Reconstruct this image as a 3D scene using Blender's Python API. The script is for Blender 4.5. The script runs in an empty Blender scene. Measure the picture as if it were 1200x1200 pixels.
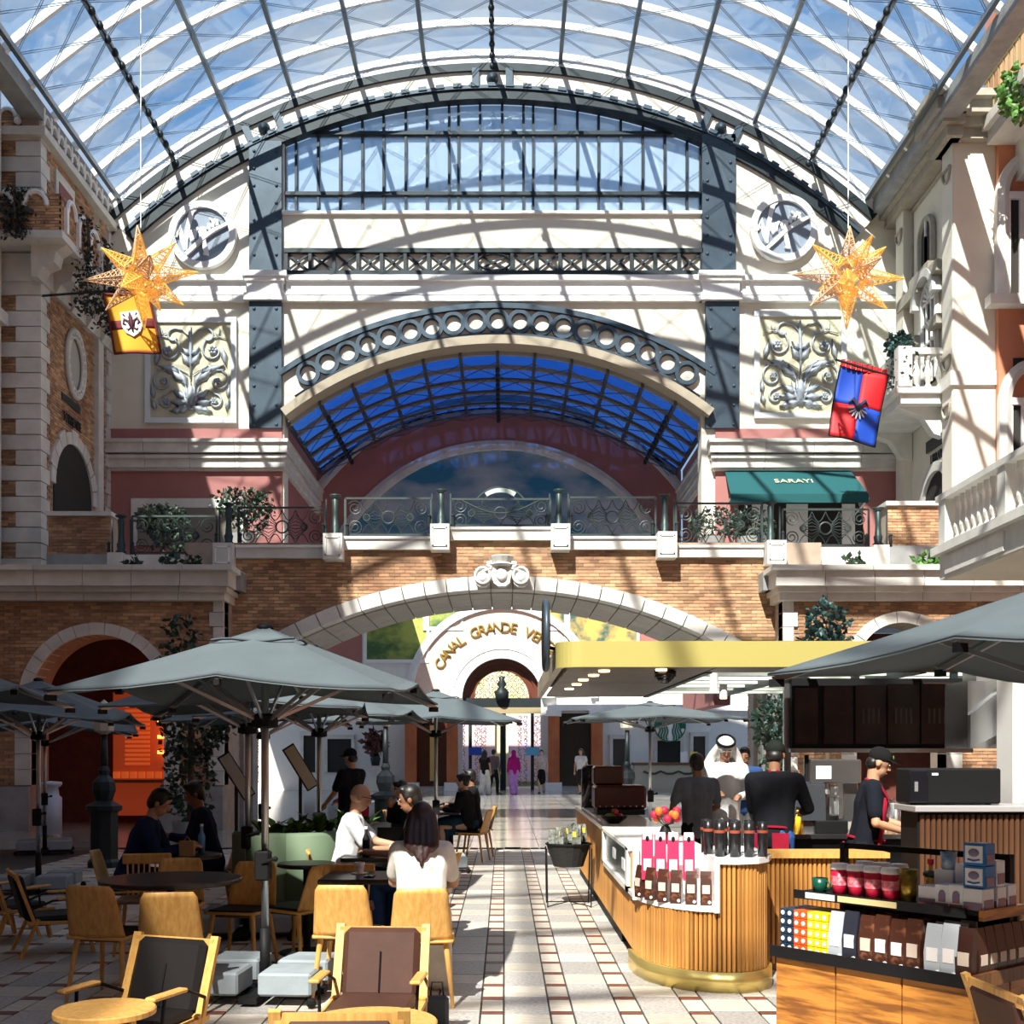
import bpy, math, random
from mathutils import Vector, Matrix
random.seed(11)
S = bpy.context.scene
C = S.collection
pi = math.pi
# ---------------------------------------------------------------- camera, sky, sun, exposure
F, EYE, CX, CY = 1350.0, 1.65, 591.0, 881.0      # focal length in px (1200 px frame), eye height, vanishing point
cam_d = bpy.data.cameras.new('camera'); cam = bpy.data.objects.new('camera', cam_d); C.objects.link(cam)
cam_d.sensor_width = 36; cam_d.lens = 36*F/1200; cam_d.shift_x = (600-CX)/1200; cam_d.shift_y = (CY-600)/1200
cam_d.clip_end = 400
cam.location = (0, 0, EYE); cam.rotation_euler = (pi/2, 0, 0); S.camera = cam
S.view_settings.view_transform = 'Standard'; S.view_settings.look = 'None'
S.view_settings.exposure = 0.3; S.view_settings.gamma = 1; S.view_settings.use_curve_mapping = False
W = bpy.data.worlds.new('sky'); S.world = W; W.use_nodes = True
def world():
    nt = W.node_tree; n = nt.nodes; L = nt.links
    bg = n['Background']; tc = n.new('ShaderNodeTexCoord'); mp = n.new('ShaderNodeMapping'); mp.inputs['Scale'].default_value = (1.4, 2.2, 3.2)
    nz = n.new('ShaderNodeTexNoise'); nz.inputs['Scale'].default_value = 2.6; nz.inputs['Detail'].default_value = 8; nz.inputs['Roughness'].default_value = .62
    cr = n.new('ShaderNodeValToRGB'); cr.color_ramp.elements[0].position = .42; cr.color_ramp.elements[1].position = .68
    cr.color_ramp.elements[0].color = (.27, .55, 1, 1); cr.color_ramp.elements[1].color = (.95, 1, 1.06, 1)
    L.new(tc.outputs['Generated'], mp.inputs[0]); L.new(mp.outputs[0], nz.inputs['Vector']); L.new(nz.outputs['Fac'], cr.inputs[0])
    L.new(cr.outputs[0], bg.inputs[0]); bg.inputs[1].default_value = .56
world()
sun_d = bpy.data.lights.new('sun', 'SUN'); sun_d.energy = 9.0; sun_d.angle = math.radians(.6); sun_d.color = (1, .93, .82)
sun = bpy.data.objects.new('sun', sun_d); C.objects.link(sun)
ELEV = math.radians(47); SD = Vector((.33*math.cos(ELEV), .944*math.cos(ELEV), -math.sin(ELEV))).normalized()
sun.rotation_euler = SD.to_track_quat('-Z', 'Y').to_euler(); sun.location = (-8, -20, 40)
# ---------------------------------------------------------------- helpers
def PX(x, Y): return (x-CX)*Y/F
def PZ(y, Y): return EYE+(CY-y)*Y/F
def GY(y): return F*EYE/(y-CY)                    # depth of a floor point seen at row y
V = Vector
class MB:
    def __init__(s): s.v = []; s.f = []
    def add(s, vs, fs):
        o = len(s.v); s.v += [tuple(p) for p in vs]; s.f += [tuple(i+o for i in f) for f in fs]; return s
    def box(s, x0, x1, y0, y1, z0, z1, m=None):
        vs = [V((x, y, z)) for x in (x0, x1) for y in (y0, y1) for z in (z0, z1)]
        if m: vs = [m @ v for v in vs]
        return s.add(vs, [(0,1,3,2),(4,6,7,5),(0,4,5,1),(2,3,7,6),(0,2,6,4),(1,5,7,3)])
    def bev(s, x0, x1, y0, y1, z0, z1, b, m=None):     # box with chamfered vertical and horizontal edges
        xs = (x0, x0+b, x1-b, x1); ys = (y0, y0+b, y1-b, y1); zs = (z0, z0+b, z1-b, z1)
        ring = lambda z, e: [V((x, y, z)) for x, y in ((xs[1], ys[0]) , (xs[2], ys[0]), (xs[3], ys[1]), (xs[3], ys[2]), (xs[2], ys[3]), (xs[1], ys[3]), (xs[0], ys[2]), (xs[0], ys[1]))] if not e else [V((x, y, z)) for x, y in ((xs[1], ys[1]), (xs[2], ys[1]), (xs[2], ys[1]), (xs[2], ys[2]), (xs[2], ys[2]), (xs[1], ys[2]), (xs[1], ys[2]), (xs[1], ys[1]))]
        R = [ring(zs[0], 1), ring(zs[1], 0), ring(zs[2], 0), ring(zs[3], 1)]
        vs = [p for r in R for p in r]
        if m: vs = [m @ v for v in vs]
        fs = [(k*8+i, k*8+(i+1) % 8, (k+1)*8+(i+1) % 8, (k+1)*8+i) for k in range(3) for i in range(8)]
        return s.add(vs, fs+[tuple(range(7, -1, -1)), tuple(range(24, 32))])
    def prism(s, poly, a, b, ax='y', m=None):          # polygon extruded along an axis; poly = XZ for y, XY for z, YZ for x
        n = len(poly)
        mk = {'y': lambda p, t: V((p[0], t, p[1])), 'z': lambda p, t: V((p[0], p[1], t)), 'x': lambda p, t: V((t, p[0], p[1]))}[ax]
        vs = [mk(p, a) for p in poly]+[mk(p, b) for p in poly]
        if m: vs = [m @ v for v in vs]
        return s.add(vs, [tuple(range(n-1, -1, -1)), tuple(range(n, 2*n))]+[(i, (i+1) % n, n+(i+1) % n, n+i) for i in range(n)])
    def tube(s, pts, r, n=6, closed=False):
        pts = [V(p) for p in pts]; k = len(pts); rs = r if isinstance(r, (list, tuple)) else [r]*k
        vs = []; up = V((0, 0, 1)); t0 = (pts[1]-pts[0]).normalized()
        if abs(t0.z) > .9: up = V((0, 1, 0))
        nrm = (up-t0*up.dot(t0)).normalized()
        for i, p in enumerate(pts):
            a = pts[i-1] if i > 0 else (pts[-1] if closed else p); b = pts[i+1] if i < k-1 else (pts[0] if closed else p)
            t = (b-a)
            if t.length < 1e-9: t = V((0, 0, 1))
            t.normalize(); nn = nrm-t*nrm.dot(t)
            if nn.length > 1e-6: nrm = nn.normalized()
            bt = t.cross(nrm)
            for j in range(n):
                an = 2*pi*j/n; vs.append(p+(nrm*math.cos(an)+bt*math.sin(an))*rs[i])
        fs = []
        for i in range(k if closed else k-1):
            i2 = (i+1) % k
            for j in range(n): fs.append((i*n+j, i*n+(j+1) % n, i2*n+(j+1) % n, i2*n+j))
        if not closed: fs += [tuple(range(n-1, -1, -1)), tuple(range((k-1)*n, k*n))]
        return s.add(vs, fs)
    def cyl(s, p0, p1, r0, r1=None, n=12): return s.tube([p0, p1], [r0, r0 if r1 is None else r1], n)
    def bar(s, p0, p1, w, h, up=(0, 0, 1)):            # rectangular bar
        p0, p1 = V(p0), V(p1); t = (p1-p0).normalized(); u = V(up)
        if abs(t.dot(u)) > .98: u = V((0, 1, 0))
        sd = t.cross(u).normalized()*w/2; u = sd.cross(t).normalized()*h/2
        vs = [p+a*sd+b*u for p in (p0, p1) for a, b in ((-1,-1),(1,-1),(1,1),(-1,1))]
        return s.add(vs, [(3,2,1,0),(4,5,6,7)]+[(i,(i+1)%4,4+(i+1)%4,4+i) for i in range(4)])
    def ball(s, c, r, n=8, k=6, m=None):
        c = V(c); rx, ry, rz = r if isinstance(r, (tuple, list)) else (r, r, r)
        vs = [V((0, 0, rz))]
        for i in range(1, k):
            a = pi*i/k
            for j in range(n):
                b = 2*pi*j/n; vs.append(V((rx*math.sin(a)*math.cos(b), ry*math.sin(a)*math.sin(b), rz*math.cos(a))))
        vs.append(V((0, 0, -rz)))
        vs = [(m @ v if m else v)+c for v in vs]
        fs = [(0, 1+j, 1+(j+1) % n) for j in range(n)]
        for i in range(k-2):
            for j in range(n): fs.append((1+i*n+j, 1+(i+1)*n+j, 1+(i+1)*n+(j+1) % n, 1+i*n+(j+1) % n))
        o = 1+(k-2)*n; fs += [(len(vs)-1, o+(j+1) % n, o+j) for j in range(n)]
        return s.add(vs, fs)
    def lathe(s, prof, c=(0, 0, 0), n=16, a0=0, a1=2*pi):
        c = V(c); full = abs(a1-a0-2*pi) < 1e-6; m = n if full else n+1; k = len(prof); vs = []
        for r, z in prof:
            for j in range(m):
                a = a0+(a1-a0)*j/n; vs.append(c+V((r*math.cos(a), r*math.sin(a), z)))
        fs = [(i*m+j, i*m+(j+1) % m, (i+1)*m+(j+1) % m, (i+1)*m+j) for i in range(k-1) for j in range(n)]
        if full: fs += [tuple(range(m-1, -1, -1)), tuple(range((k-1)*m, k*m))]
        return s.add(vs, fs)
    def arc(s, cx, cz, r0, r1, a0, a1, y0, y1, n=24):   # band of a ring in the XZ plane, angles from +Z clockwise, depth y0..y1
        P = lambda r, a: (cx+r*math.sin(a), cz+r*math.cos(a))
        A = [a0+(a1-a0)*i/n for i in range(n+1)]
        vs = []
        for a in A:
            for r in (r0, r1):
                x, z = P(r, a)
                vs += [V((x, y0, z)), V((x, y1, z))]
        fs = []
        for i in range(n):
            o = i*4; q = o+4
            fs += [(o, q, q+2, o+2), (o+1, o+3, q+3, q+1), (o, o+1, q+1, q), (o+2, q+2, q+3, o+3)]
        if abs(abs(a1-a0)-2*pi) > 1e-6: fs += [(0, 2, 3, 1), (n*4, n*4+1, n*4+3, n*4+2)]
        return s.add(vs, fs)
    def xf(s, m): s.v = [tuple(m @ V(p)) for p in s.v]; return s
    def mesh(s, name):
        me = bpy.data.meshes.new(name); me.from_pydata(s.v, [], s.f); me.update(); return me
    def build(s, name, m, parent=None, smooth=False):
        me = s.mesh(name); me.materials.append(m)
        if smooth: me.polygons.foreach_set('use_smooth', [True]*len(me.polygons))
        return link(name, me, parent)
def link(name, me, parent=None):
    o = bpy.data.objects.new(name, me); C.objects.link(o)
    if parent: o.parent = parent
    return o
def tag(o, label=None, cat=None, group=None, kind=None):
    if label: o['label'] = label
    if cat: o['category'] = cat
    if group: o['group'] = group
    if kind: o['kind'] = kind
    return o
def thing(name, label, cat, loc=(0, 0, 0), rz=0, group=None, kind=None):
    o = bpy.data.objects.new(name, None); C.objects.link(o); o.empty_display_size = .1
    o.location = loc; o.rotation_euler = (0, 0, rz)
    return tag(o, label, cat, group, kind)
def dup(root, loc=None, rz=None, label=None, group=None, scale=None):
    def cp(o, par):
        c = o.copy(); C.objects.link(c); c.parent = par
        for ch in [q for q in KIDS.get(o.name, o.children)]: cp(ch, c)
        return c
    r = cp(root, None)
    if loc is not None: r.location = loc
    if rz is not None: r.rotation_euler = (0, 0, rz)
    if scale: r.scale = scale
    if label: r['label'] = label
    if group: r['group'] = group
    return r
KIDS = {}
TS = bpy.data.scenes.new('scratch')                     # small scene used only to evaluate modifiers and text quickly
def evaluated(o):
    TS.collection.objects.link(o); vl = TS.view_layers[0]; vl.update(); dg = vl.depsgraph; dg.update()
    me = bpy.data.meshes.new_from_object(o.evaluated_get(dg)); bpy.data.objects.remove(o); return me
def RZ(a): return Matrix.Rotation(a, 4, 'Z')
def RX(a): return Matrix.Rotation(a, 4, 'X')
def RY(a): return Matrix.Rotation(a, 4, 'Y')
def T(x, y, z): return Matrix.Translation((x, y, z))
# ---------------------------------------------------------------- materials (procedural)
MATS = {}
def mat(name, col, rough=.5, metal=0, var=0., scale=4, stretch=(1, 1, 1), col2=None, bump=0, bscale=30, island=0, emit=None, estr=1, sheen=0, spec=None, lo=.35, hi=.65):
    if name in MATS: return MATS[name]
    m = bpy.data.materials.new(name); m.use_nodes = True; nt = m.node_tree; n = nt.nodes; L = nt.links
    b = n['Principled BSDF']; b.inputs['Roughness'].default_value = rough; b.inputs['Metallic'].default_value = metal
    if spec is not None: b.inputs['Specular IOR Level'].default_value = spec
    c3 = (*col, 1); src = None
    tc = n.new('ShaderNodeTexCoord')
    if col2 is None and var: col2 = tuple(max(0, c*(1-var)) for c in col)
    if col2 is not None:
        mp = n.new('ShaderNodeMapping'); mp.inputs['Scale'].default_value = stretch
        nz = n.new('ShaderNodeTexNoise'); nz.inputs['Scale'].default_value = scale; nz.inputs['Detail'].default_value = 6; nz.inputs['Roughness'].default_value = .6
        cr = n.new('ShaderNodeValToRGB'); cr.color_ramp.elements[0].position = lo; cr.color_ramp.elements[1].position = hi
        cr.color_ramp.elements[0].color = (*col2, 1); cr.color_ramp.elements[1].color = c3
        L.new(tc.outputs['Object'], mp.inputs[0]); L.new(mp.outputs[0], nz.inputs['Vector']); L.new(nz.outputs['Fac'], cr.inputs[0]); src = cr.outputs[0]
    if island:
        g = n.new('ShaderNodeNewGeometry'); oi = n.new('ShaderNodeObjectInfo'); ad = n.new('ShaderNodeMath'); ad.operation = 'ADD'
        fr = n.new('ShaderNodeMath'); fr.operation = 'FRACT'; mr = n.new('ShaderNodeMapRange')
        mr.inputs['To Min'].default_value = 1-island; mr.inputs['To Max'].default_value = 1+island*.6
        L.new(g.outputs['Random Per Island'], ad.inputs[0]); L.new(oi.outputs['Random'], ad.inputs[1]); L.new(ad.outputs[0], fr.inputs[0]); L.new(fr.outputs[0], mr.inputs['Value'])
        mx = n.new('ShaderNodeVectorMath'); mx.operation = 'SCALE'
        if src: L.new(src, mx.inputs[0])
        else: mx.inputs[0].default_value = col
        L.new(mr.outputs[0], mx.inputs['Scale']); src = mx.outputs[0]
    if src: L.new(src, b.inputs['Base Color'])
    else: b.inputs['Base Color'].default_value = c3
    if bump:
        bz = n.new('ShaderNodeTexNoise'); bz.inputs['Scale'].default_value = bscale; bz.inputs['Detail'].default_value = 4
        mp2 = n.new('ShaderNodeMapping'); mp2.inputs['Scale'].default_value = stretch
        bp = n.new('ShaderNodeBump'); bp.inputs['Strength'].default_value = bump; bp.inputs['Distance'].default_value = .02
        L.new(tc.outputs['Object'], mp2.inputs[0]); L.new(mp2.outputs[0], bz.inputs['Vector']); L.new(bz.outputs['Fac'], bp.inputs['Height']); L.new(bp.outputs[0], b.inputs['Normal'])
    if emit: b.inputs['Emission Color'].default_value = (*emit, 1); b.inputs['Emission Strength'].default_value = estr
    if sheen: b.inputs['Sheen Weight'].default_value = sheen
    MATS[name] = m; return m
def glass(name, tint, refl=.08, rough=.02):
    if name in MATS: return MATS[name]
    m = bpy.data.materials.new(name); m.use_nodes = True; nt = m.node_tree; n = nt.nodes; L = nt.links
    n.remove(n['Principled BSDF']); out = n['Material Output']
    t = n.new('ShaderNodeBsdfTransparent'); t.inputs[0].default_value = (*tint, 1)
    g = n.new('ShaderNodeBsdfGlossy'); g.inputs['Roughness'].default_value = rough
    mx = n.new('ShaderNodeMixShader'); mx.inputs[0].default_value = refl
    L.new(t.outputs[0], mx.inputs[1]); L.new(g.outputs[0], mx.inputs[2]); L.new(mx.outputs[0], out.inputs[0])
    MATS[name] = m; return m
cream = mat('cream_plaster', (.80, .76, .64), .75, var=.12, scale=.7, bump=.05)
stone = mat('pale_stone', (.74, .73, .68), .6, var=.22, scale=1.6, bump=.1, island=.08)
stoneg = mat('grey_stone', (.36, .37, .37), .7, var=.3, scale=2, bump=.1, island=.1)
brick = mat('brick', (.58, .36, .20), .85, col2=(.32, .165, .09), scale=1.2, island=.42, bump=.2)
mortar = mat('mortar', (.42, .34, .27), .95, var=.2)
pink = mat('pink_plaster', (.40, .165, .15), .8, var=.12, scale=.8)
salmon = mat('salmon_plaster', (.62, .24, .13), .8, var=.15, scale=.8)
steel = mat('blue_grey_painted_steel', (.055, .085, .115), .45, .35, var=.35, scale=1.3)
irond = mat('dark_iron', (.022, .032, .038), .5, .4, var=.3)
iron = mat('green_grey_wrought_iron', (.05, .075, .075), .5, .3, var=.3)
white = mat('white_paint', (.85, .85, .83), .4, var=.05)
whiteg = mat('white_gloss', (.9, .9, .88), .2)
rib_white = mat('white_steel', (.88, .9, .92), .4)
black = mat('black_matt', (.008, .008, .009), .6, spec=.2)
blackg = mat('black_gloss', (.01, .01, .013), .15)
dark_in = mat('dark_interior', (.02, .018, .016), .8)
gold = mat('brushed_gold', (.78, .60, .20), .32, .75, var=.12, scale=3, stretch=(1, 1, 30))
goldp = mat('pale_gold_paint', (.52, .45, .14), .45, .3)
canvas = mat('grey_canvas', (.095, .122, .135), .85, var=.15, scale=2, bump=.04, bscale=200)
canvasw = canvas
oak = mat('oak', (.72, .41, .12), .45, col2=(.56, .28, .065), scale=5, stretch=(9, 9, .7), bump=.03)
oakd = mat('dark_oak', (.19, .085, .028), .45, col2=(.10, .04, .013), scale=5, stretch=(9, 9, .7))
slatm = mat('honey_slat_wood', (.60, .29, .07), .45, col2=(.42, .18, .04), scale=4, stretch=(8, 8, .6), island=.28)
veneer = mat('figured_veneer', (.54, .22, .04), .35, col2=(.20, .07, .015), scale=2.6, stretch=(.9, .9, 9), lo=.40, hi=.56)
brown = mat('brown_leather', (.075, .032, .022), .6, var=.2, spec=.25, bump=.05, bscale=120)
darkl = mat('black_leather', (.009, .007, .007), .6, spec=.2)
alu = mat('aluminium', (.55, .57, .58), .3, .9)
stainless = mat('stainless', (.6, .6, .6), .25, .95, var=.1)
concrete = mat('concrete', (.30, .345, .375), .8, var=.2, bump=.1)
sage = mat('sage_upholstery', (.13, .19, .115), .7, var=.1)
saged = mat('dark_sage_upholstery', (.10, .15, .115), .7)
leafd = mat('dark_leaf', (.025, .06, .035), .5, island=.5)
leafg = mat('green_leaf', (.10, .26, .05), .5, island=.5)
leafb = mat('blue_green_leaf', (.03, .085, .08), .5, island=.5)
bark = mat('bark', (.09, .06, .04), .9)
def text(name, body, m, parent, size, mtx, ext=.01, align='CENTER'):
    cu = bpy.data.curves.new(name, 'FONT'); cu.body = body; cu.size = size; cu.extrude = ext; cu.align_x = align; cu.align_y = 'CENTER'; cu.resolution_u = 3
    o = bpy.data.objects.new(name, cu); me = evaluated(o)
    me.transform(mtx); me.materials.clear(); me.materials.append(m)
    return link(name, me, parent)
FACE = RX(pi/2)                                        # text plane turned to face -Y (the camera side)
# ================================================================ SETTING: floor
def bricks(mb, u0, u1, z0, z1, P, skip=None, L=.225, H=.072, d=.022):
    """running-bond bricks on a plane; P(u, z, out) -> world point, out = distance proud of the wall"""
    r = 0; z = z0
    while z < z1-.01:
        u = u0-(L/2 if r % 2 else 0); zt = min(z+H-.012, z1)
        while u < u1:
            a, b = max(u, u0), min(u+L-.012, u1)
            if b-a > .03 and not (skip and skip((a+b)/2, (z+zt)/2)):
                e = d*random.uniform(.55, 1.1)
                q = [P(a, z, 0), P(b, z, 0), P(b, zt, 0), P(a, zt, 0), P(a, z, e), P(b, z, e), P(b, zt, e), P(a, zt, e)]
                mb.add(q, [(4,5,6,7),(0,1,5,4),(1,2,6,5),(2,3,7,6),(3,0,4,7)])
            u += L
        z += H; r += 1
    return mb
tile_w = mat('travertine_tile', (.68, .62, .52), .5, col2=(.48, .43, .36), scale=9, stretch=(1, 3, 1), island=.22, bump=.08, bscale=60)
tile_g = mat('granite_tile', (.54, .51, .47), .45, col2=(.28, .27, .26), scale=38, island=.18)
tile_r = mat('red_porphyry_tile', (.21, .065, .045), .45, var=.35, scale=20, island=.25)
tile_pol = mat('polished_floor', (.42, .40, .37), .14, col2=(.30, .29, .27), scale=3, island=.15)
tile_dk = mat('dark_floor_joint', (.05, .045, .042), .7)
floor = MB().box(-16, 16, -14, 60, -.3, -.012).build('floor', tile_dk)
tag(floor, 'pale travertine paving with small dark red insets running up the arcade', 'floor', kind='structure')
def paving():
    P, Q = .44, .434; near = []; rest = {'w': MB(), 'g': MB(), 'r': MB()}
    mats = {'w': tile_w, 'g': tile_g, 'r': tile_r}; g = .006
    cells = []
    y = 4.2; k = 0
    while y < 19.5:
        for i in range(-16, 14):
            x0 = .29+i*P                               # narrow strip x0..x0+.147, wide field to x0+.44
            cells.append(('r', x0, x0+.147, y, y+.10)); cells.append(('w', x0, x0+.147, y+.10, y+Q))
            if (k+i) % 2 == 0: cells.append(('g', x0+.147, x0+P, y, y+Q+.10))
            else: cells.append(('w', x0+.147, x0+P, y+.10, y+Q))
        y += Q; k += 1
    vis = []
    for c in cells:
        cx, cy = (c[1]+c[2])/2, (c[3]+c[4])/2
        if abs(cx)/cy > .47: (rest[c[0]].box(c[1]+g, c[2]-g, c[3]+g, c[4]-g, -.012, 0) if abs(cx)/cy < 1.0 else None); continue
        px = CX+cx*F/cy; py = CY+F*EYE/cy
        area = (c[2]-c[1])*(c[4]-c[3])/cy**3
        score = area*(1 if (540 < px < 920 or (px < 130 and py > 1030)) else .25)
        if py > 1215: score = 0
        vis.append((score, c))
    vis.sort(key=lambda t: -t[0])
    cache = {}
    for n, (s, c) in enumerate(vis):
        w, d = c[2]-c[1], c[4]-c[3]
        if n < 300:
            key = (c[0], round(w, 3), round(d, 3))
            if key not in cache:
                me = MB().bev(-w/2+g, w/2-g, -d/2+g, d/2-g, -.012, 0, .002).mesh('paving_tile'); me.materials.append(mats[c[0]]); cache[key] = me
            o = link('paving_tile', cache[key], floor); o.location = ((c[1]+c[2])/2, (c[3]+c[4])/2, random.uniform(-.001, .001))
        else: rest[c[0]].box(c[1]+g, c[2]-g, c[3]+g, c[4]-g, -.012, 0)
    for k2, nm in (('w', 'paving_travertine'), ('g', 'paving_granite'), ('r', 'paving_red_insets')):
        tag(rest[k2].build(nm, mats[k2], floor), kind='stuff')
    far = MB(); y = 19.5
    while y < 58:
        x = -15
        while x < 15:
            if abs(x+.6)/y < .5: far.box(x+.005, x+1.195, y+.005, y+.595, -.012, 0)
            x += 1.2
        y += .6
    tag(far.build('paving_polished', tile_pol, floor), kind='stuff')
paving()
# ================================================================ SETTING: glass roof
RC = V((-.342, 0, 5.22)); RR = 16.48; NP = 12; DA = math.radians(6.85)
roof_glass = glass('roof_glass', (.93, .97, 1), .06)
roof = thing('ceiling', 'barrel vaulted glass roof with white ribs over the hall', 'roof', kind='structure')
def rp(r, k, Y): a = k*DA; return V((RC.x+r*math.sin(a), Y, RC.z+r*math.cos(a)))
def vault():
    ys = [33.0-1.4*i for i in range(34)]
    rib = MB().arc(RC.x, RC.z, RR-.16, RR+.02, -6.25*DA, 6.25*DA, -.055, .055, 40).mesh('rib'); rib.materials.append(rib_white)
    for i_, Y in enumerate(ys):
        if i_ > 7 and i_ % 2 == 0: continue          # unseen ribs left out to lighten their shadows on the near floor
        o = link('rib', rib, roof); o.location = (0, Y-.06, 0)
    grey = mat('grey_purlin', (.16, .19, .22), .4, .5)
    for k in range(-6, 7):
        m = MB(); m.bar(rp(RR-.2, k, -13.3), rp(RR-.2, k, 33), .11, .13); m.build('purlin', grey, roof)
        for Y in ys:
            if Y > 24 and abs(k) < 6: pass
    pane = {}
    far = MB(); fcab = MB()
    for i in range(33):
        Y0, Y1 = ys[i+1], ys[i]
        for k in range(-6, 6):
            a, b = rp(RR+.05, k+.02, 0), rp(RR+.05, k+.98, 0)
            if Y0 > 23:
                if k not in pane:
                    q = MB(); off = (a+b)/2-RC; off.y = 0; off.normalize(); off *= .012
                    vs = [p+V((0, t, 0))+e for e in (V(), off) for t in (.01, 1.39) for p in (a, b)]
                    q.add(vs, [(0,1,3,2),(4,6,7,5),(0,4,5,1),(2,3,7,6),(0,2,6,4),(1,5,7,3)])
                    me = q.mesh('pane'); me.materials.append(roof_glass); pane[k] = me
                o = link('pane', pane[k], roof); o.location = (0, Y0, 0)
                c = MB()
                for d in (-.035, .035):
                    c.tube([rp(RR-.3, k+.02, Y0+.05+d), rp(RR-.3, k+.98, Y1-.05+d)], .011, 4); c.tube([rp(RR-.3, k+.98, Y0+.05+d), rp(RR-.3, k+.02, Y1-.05+d)], .011, 4)
                c.build('brace_cable', mat('cable_steel', (.25, .38, .55), .4, .5), roof)
            else:
                far.add([a+V((0, Y0, 0)), b+V((0, Y0, 0)), b+V((0, Y1, 0)), a+V((0, Y1, 0))], [(0,1,2,3)])
    tag(far.build('pane_field', roof_glass, roof), kind='stuff')
    for k in (-5, 0, 5):                               # strings of small lamps under three purlins
        t = thing('light_string', {-5: 'string of small dark lamps under the roof on the left side', 0: 'string of small dark lamps along the crown of the glass roof', 5: 'string of small dark lamps under the roof on the right side'}[k], 'light string', tuple(rp(RR-.36, k, 33)), group='lamp strings under the glass roof')
        o0 = rp(RR-.36, k, 33); m = MB(); m.tube([(0, .2, 0), rp(RR-.36, k, 22)-o0], .03, 6); m.build('rail', irond, t)
        for j in range(20):
            p = rp(RR-.46, k, 33-.1-j*.52)-o0; b = MB(); b.lathe([(.03, .1), (.06, .06), (.085, 0), (.075, -.07), (.03, -.11)], p, 10); b.build('lamp', irond, t, True)
    # eaves gutters on both side walls
    for sgn in (-1, 1):
        p = rp(RR, 6.2*sgn, 0); MB().box(p.x-.25, p.x+.25, -13, 33, p.z-.35, p.z+.05).build('gutter', stoneg, roof)
vault()
# ================================================================ SETTING: end facade with the two round signs
YF = 33.0; sF = YF/F
fx = lambda x: PX(x, YF); fz = lambda y: PZ(y, YF)
AX, AZ = fx(577), fz(735)
wf = MB()
def circ(x, R, cx=577, cy=735): return cy-math.sqrt(max(R*R-(x-cx)**2, 0))
def upto(x0, x1, R, n=14): return [(fx(x0+(x1-x0)*i/n), fz(circ(x0+(x1-x0)*i/n, R))) for i in range(n+1)]
wf.prism([(fx(137), fz(640)), (fx(137), fz(640))][:1]+upto(120, 333, 640)+[(fx(333), fz(640)), (fx(120), fz(640))], YF, YF+.6)
wf.prism(upto(822, 1062, 640)+[(fx(1062), fz(640)), (fx(822), fz(640))], YF, YF+.6)
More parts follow.
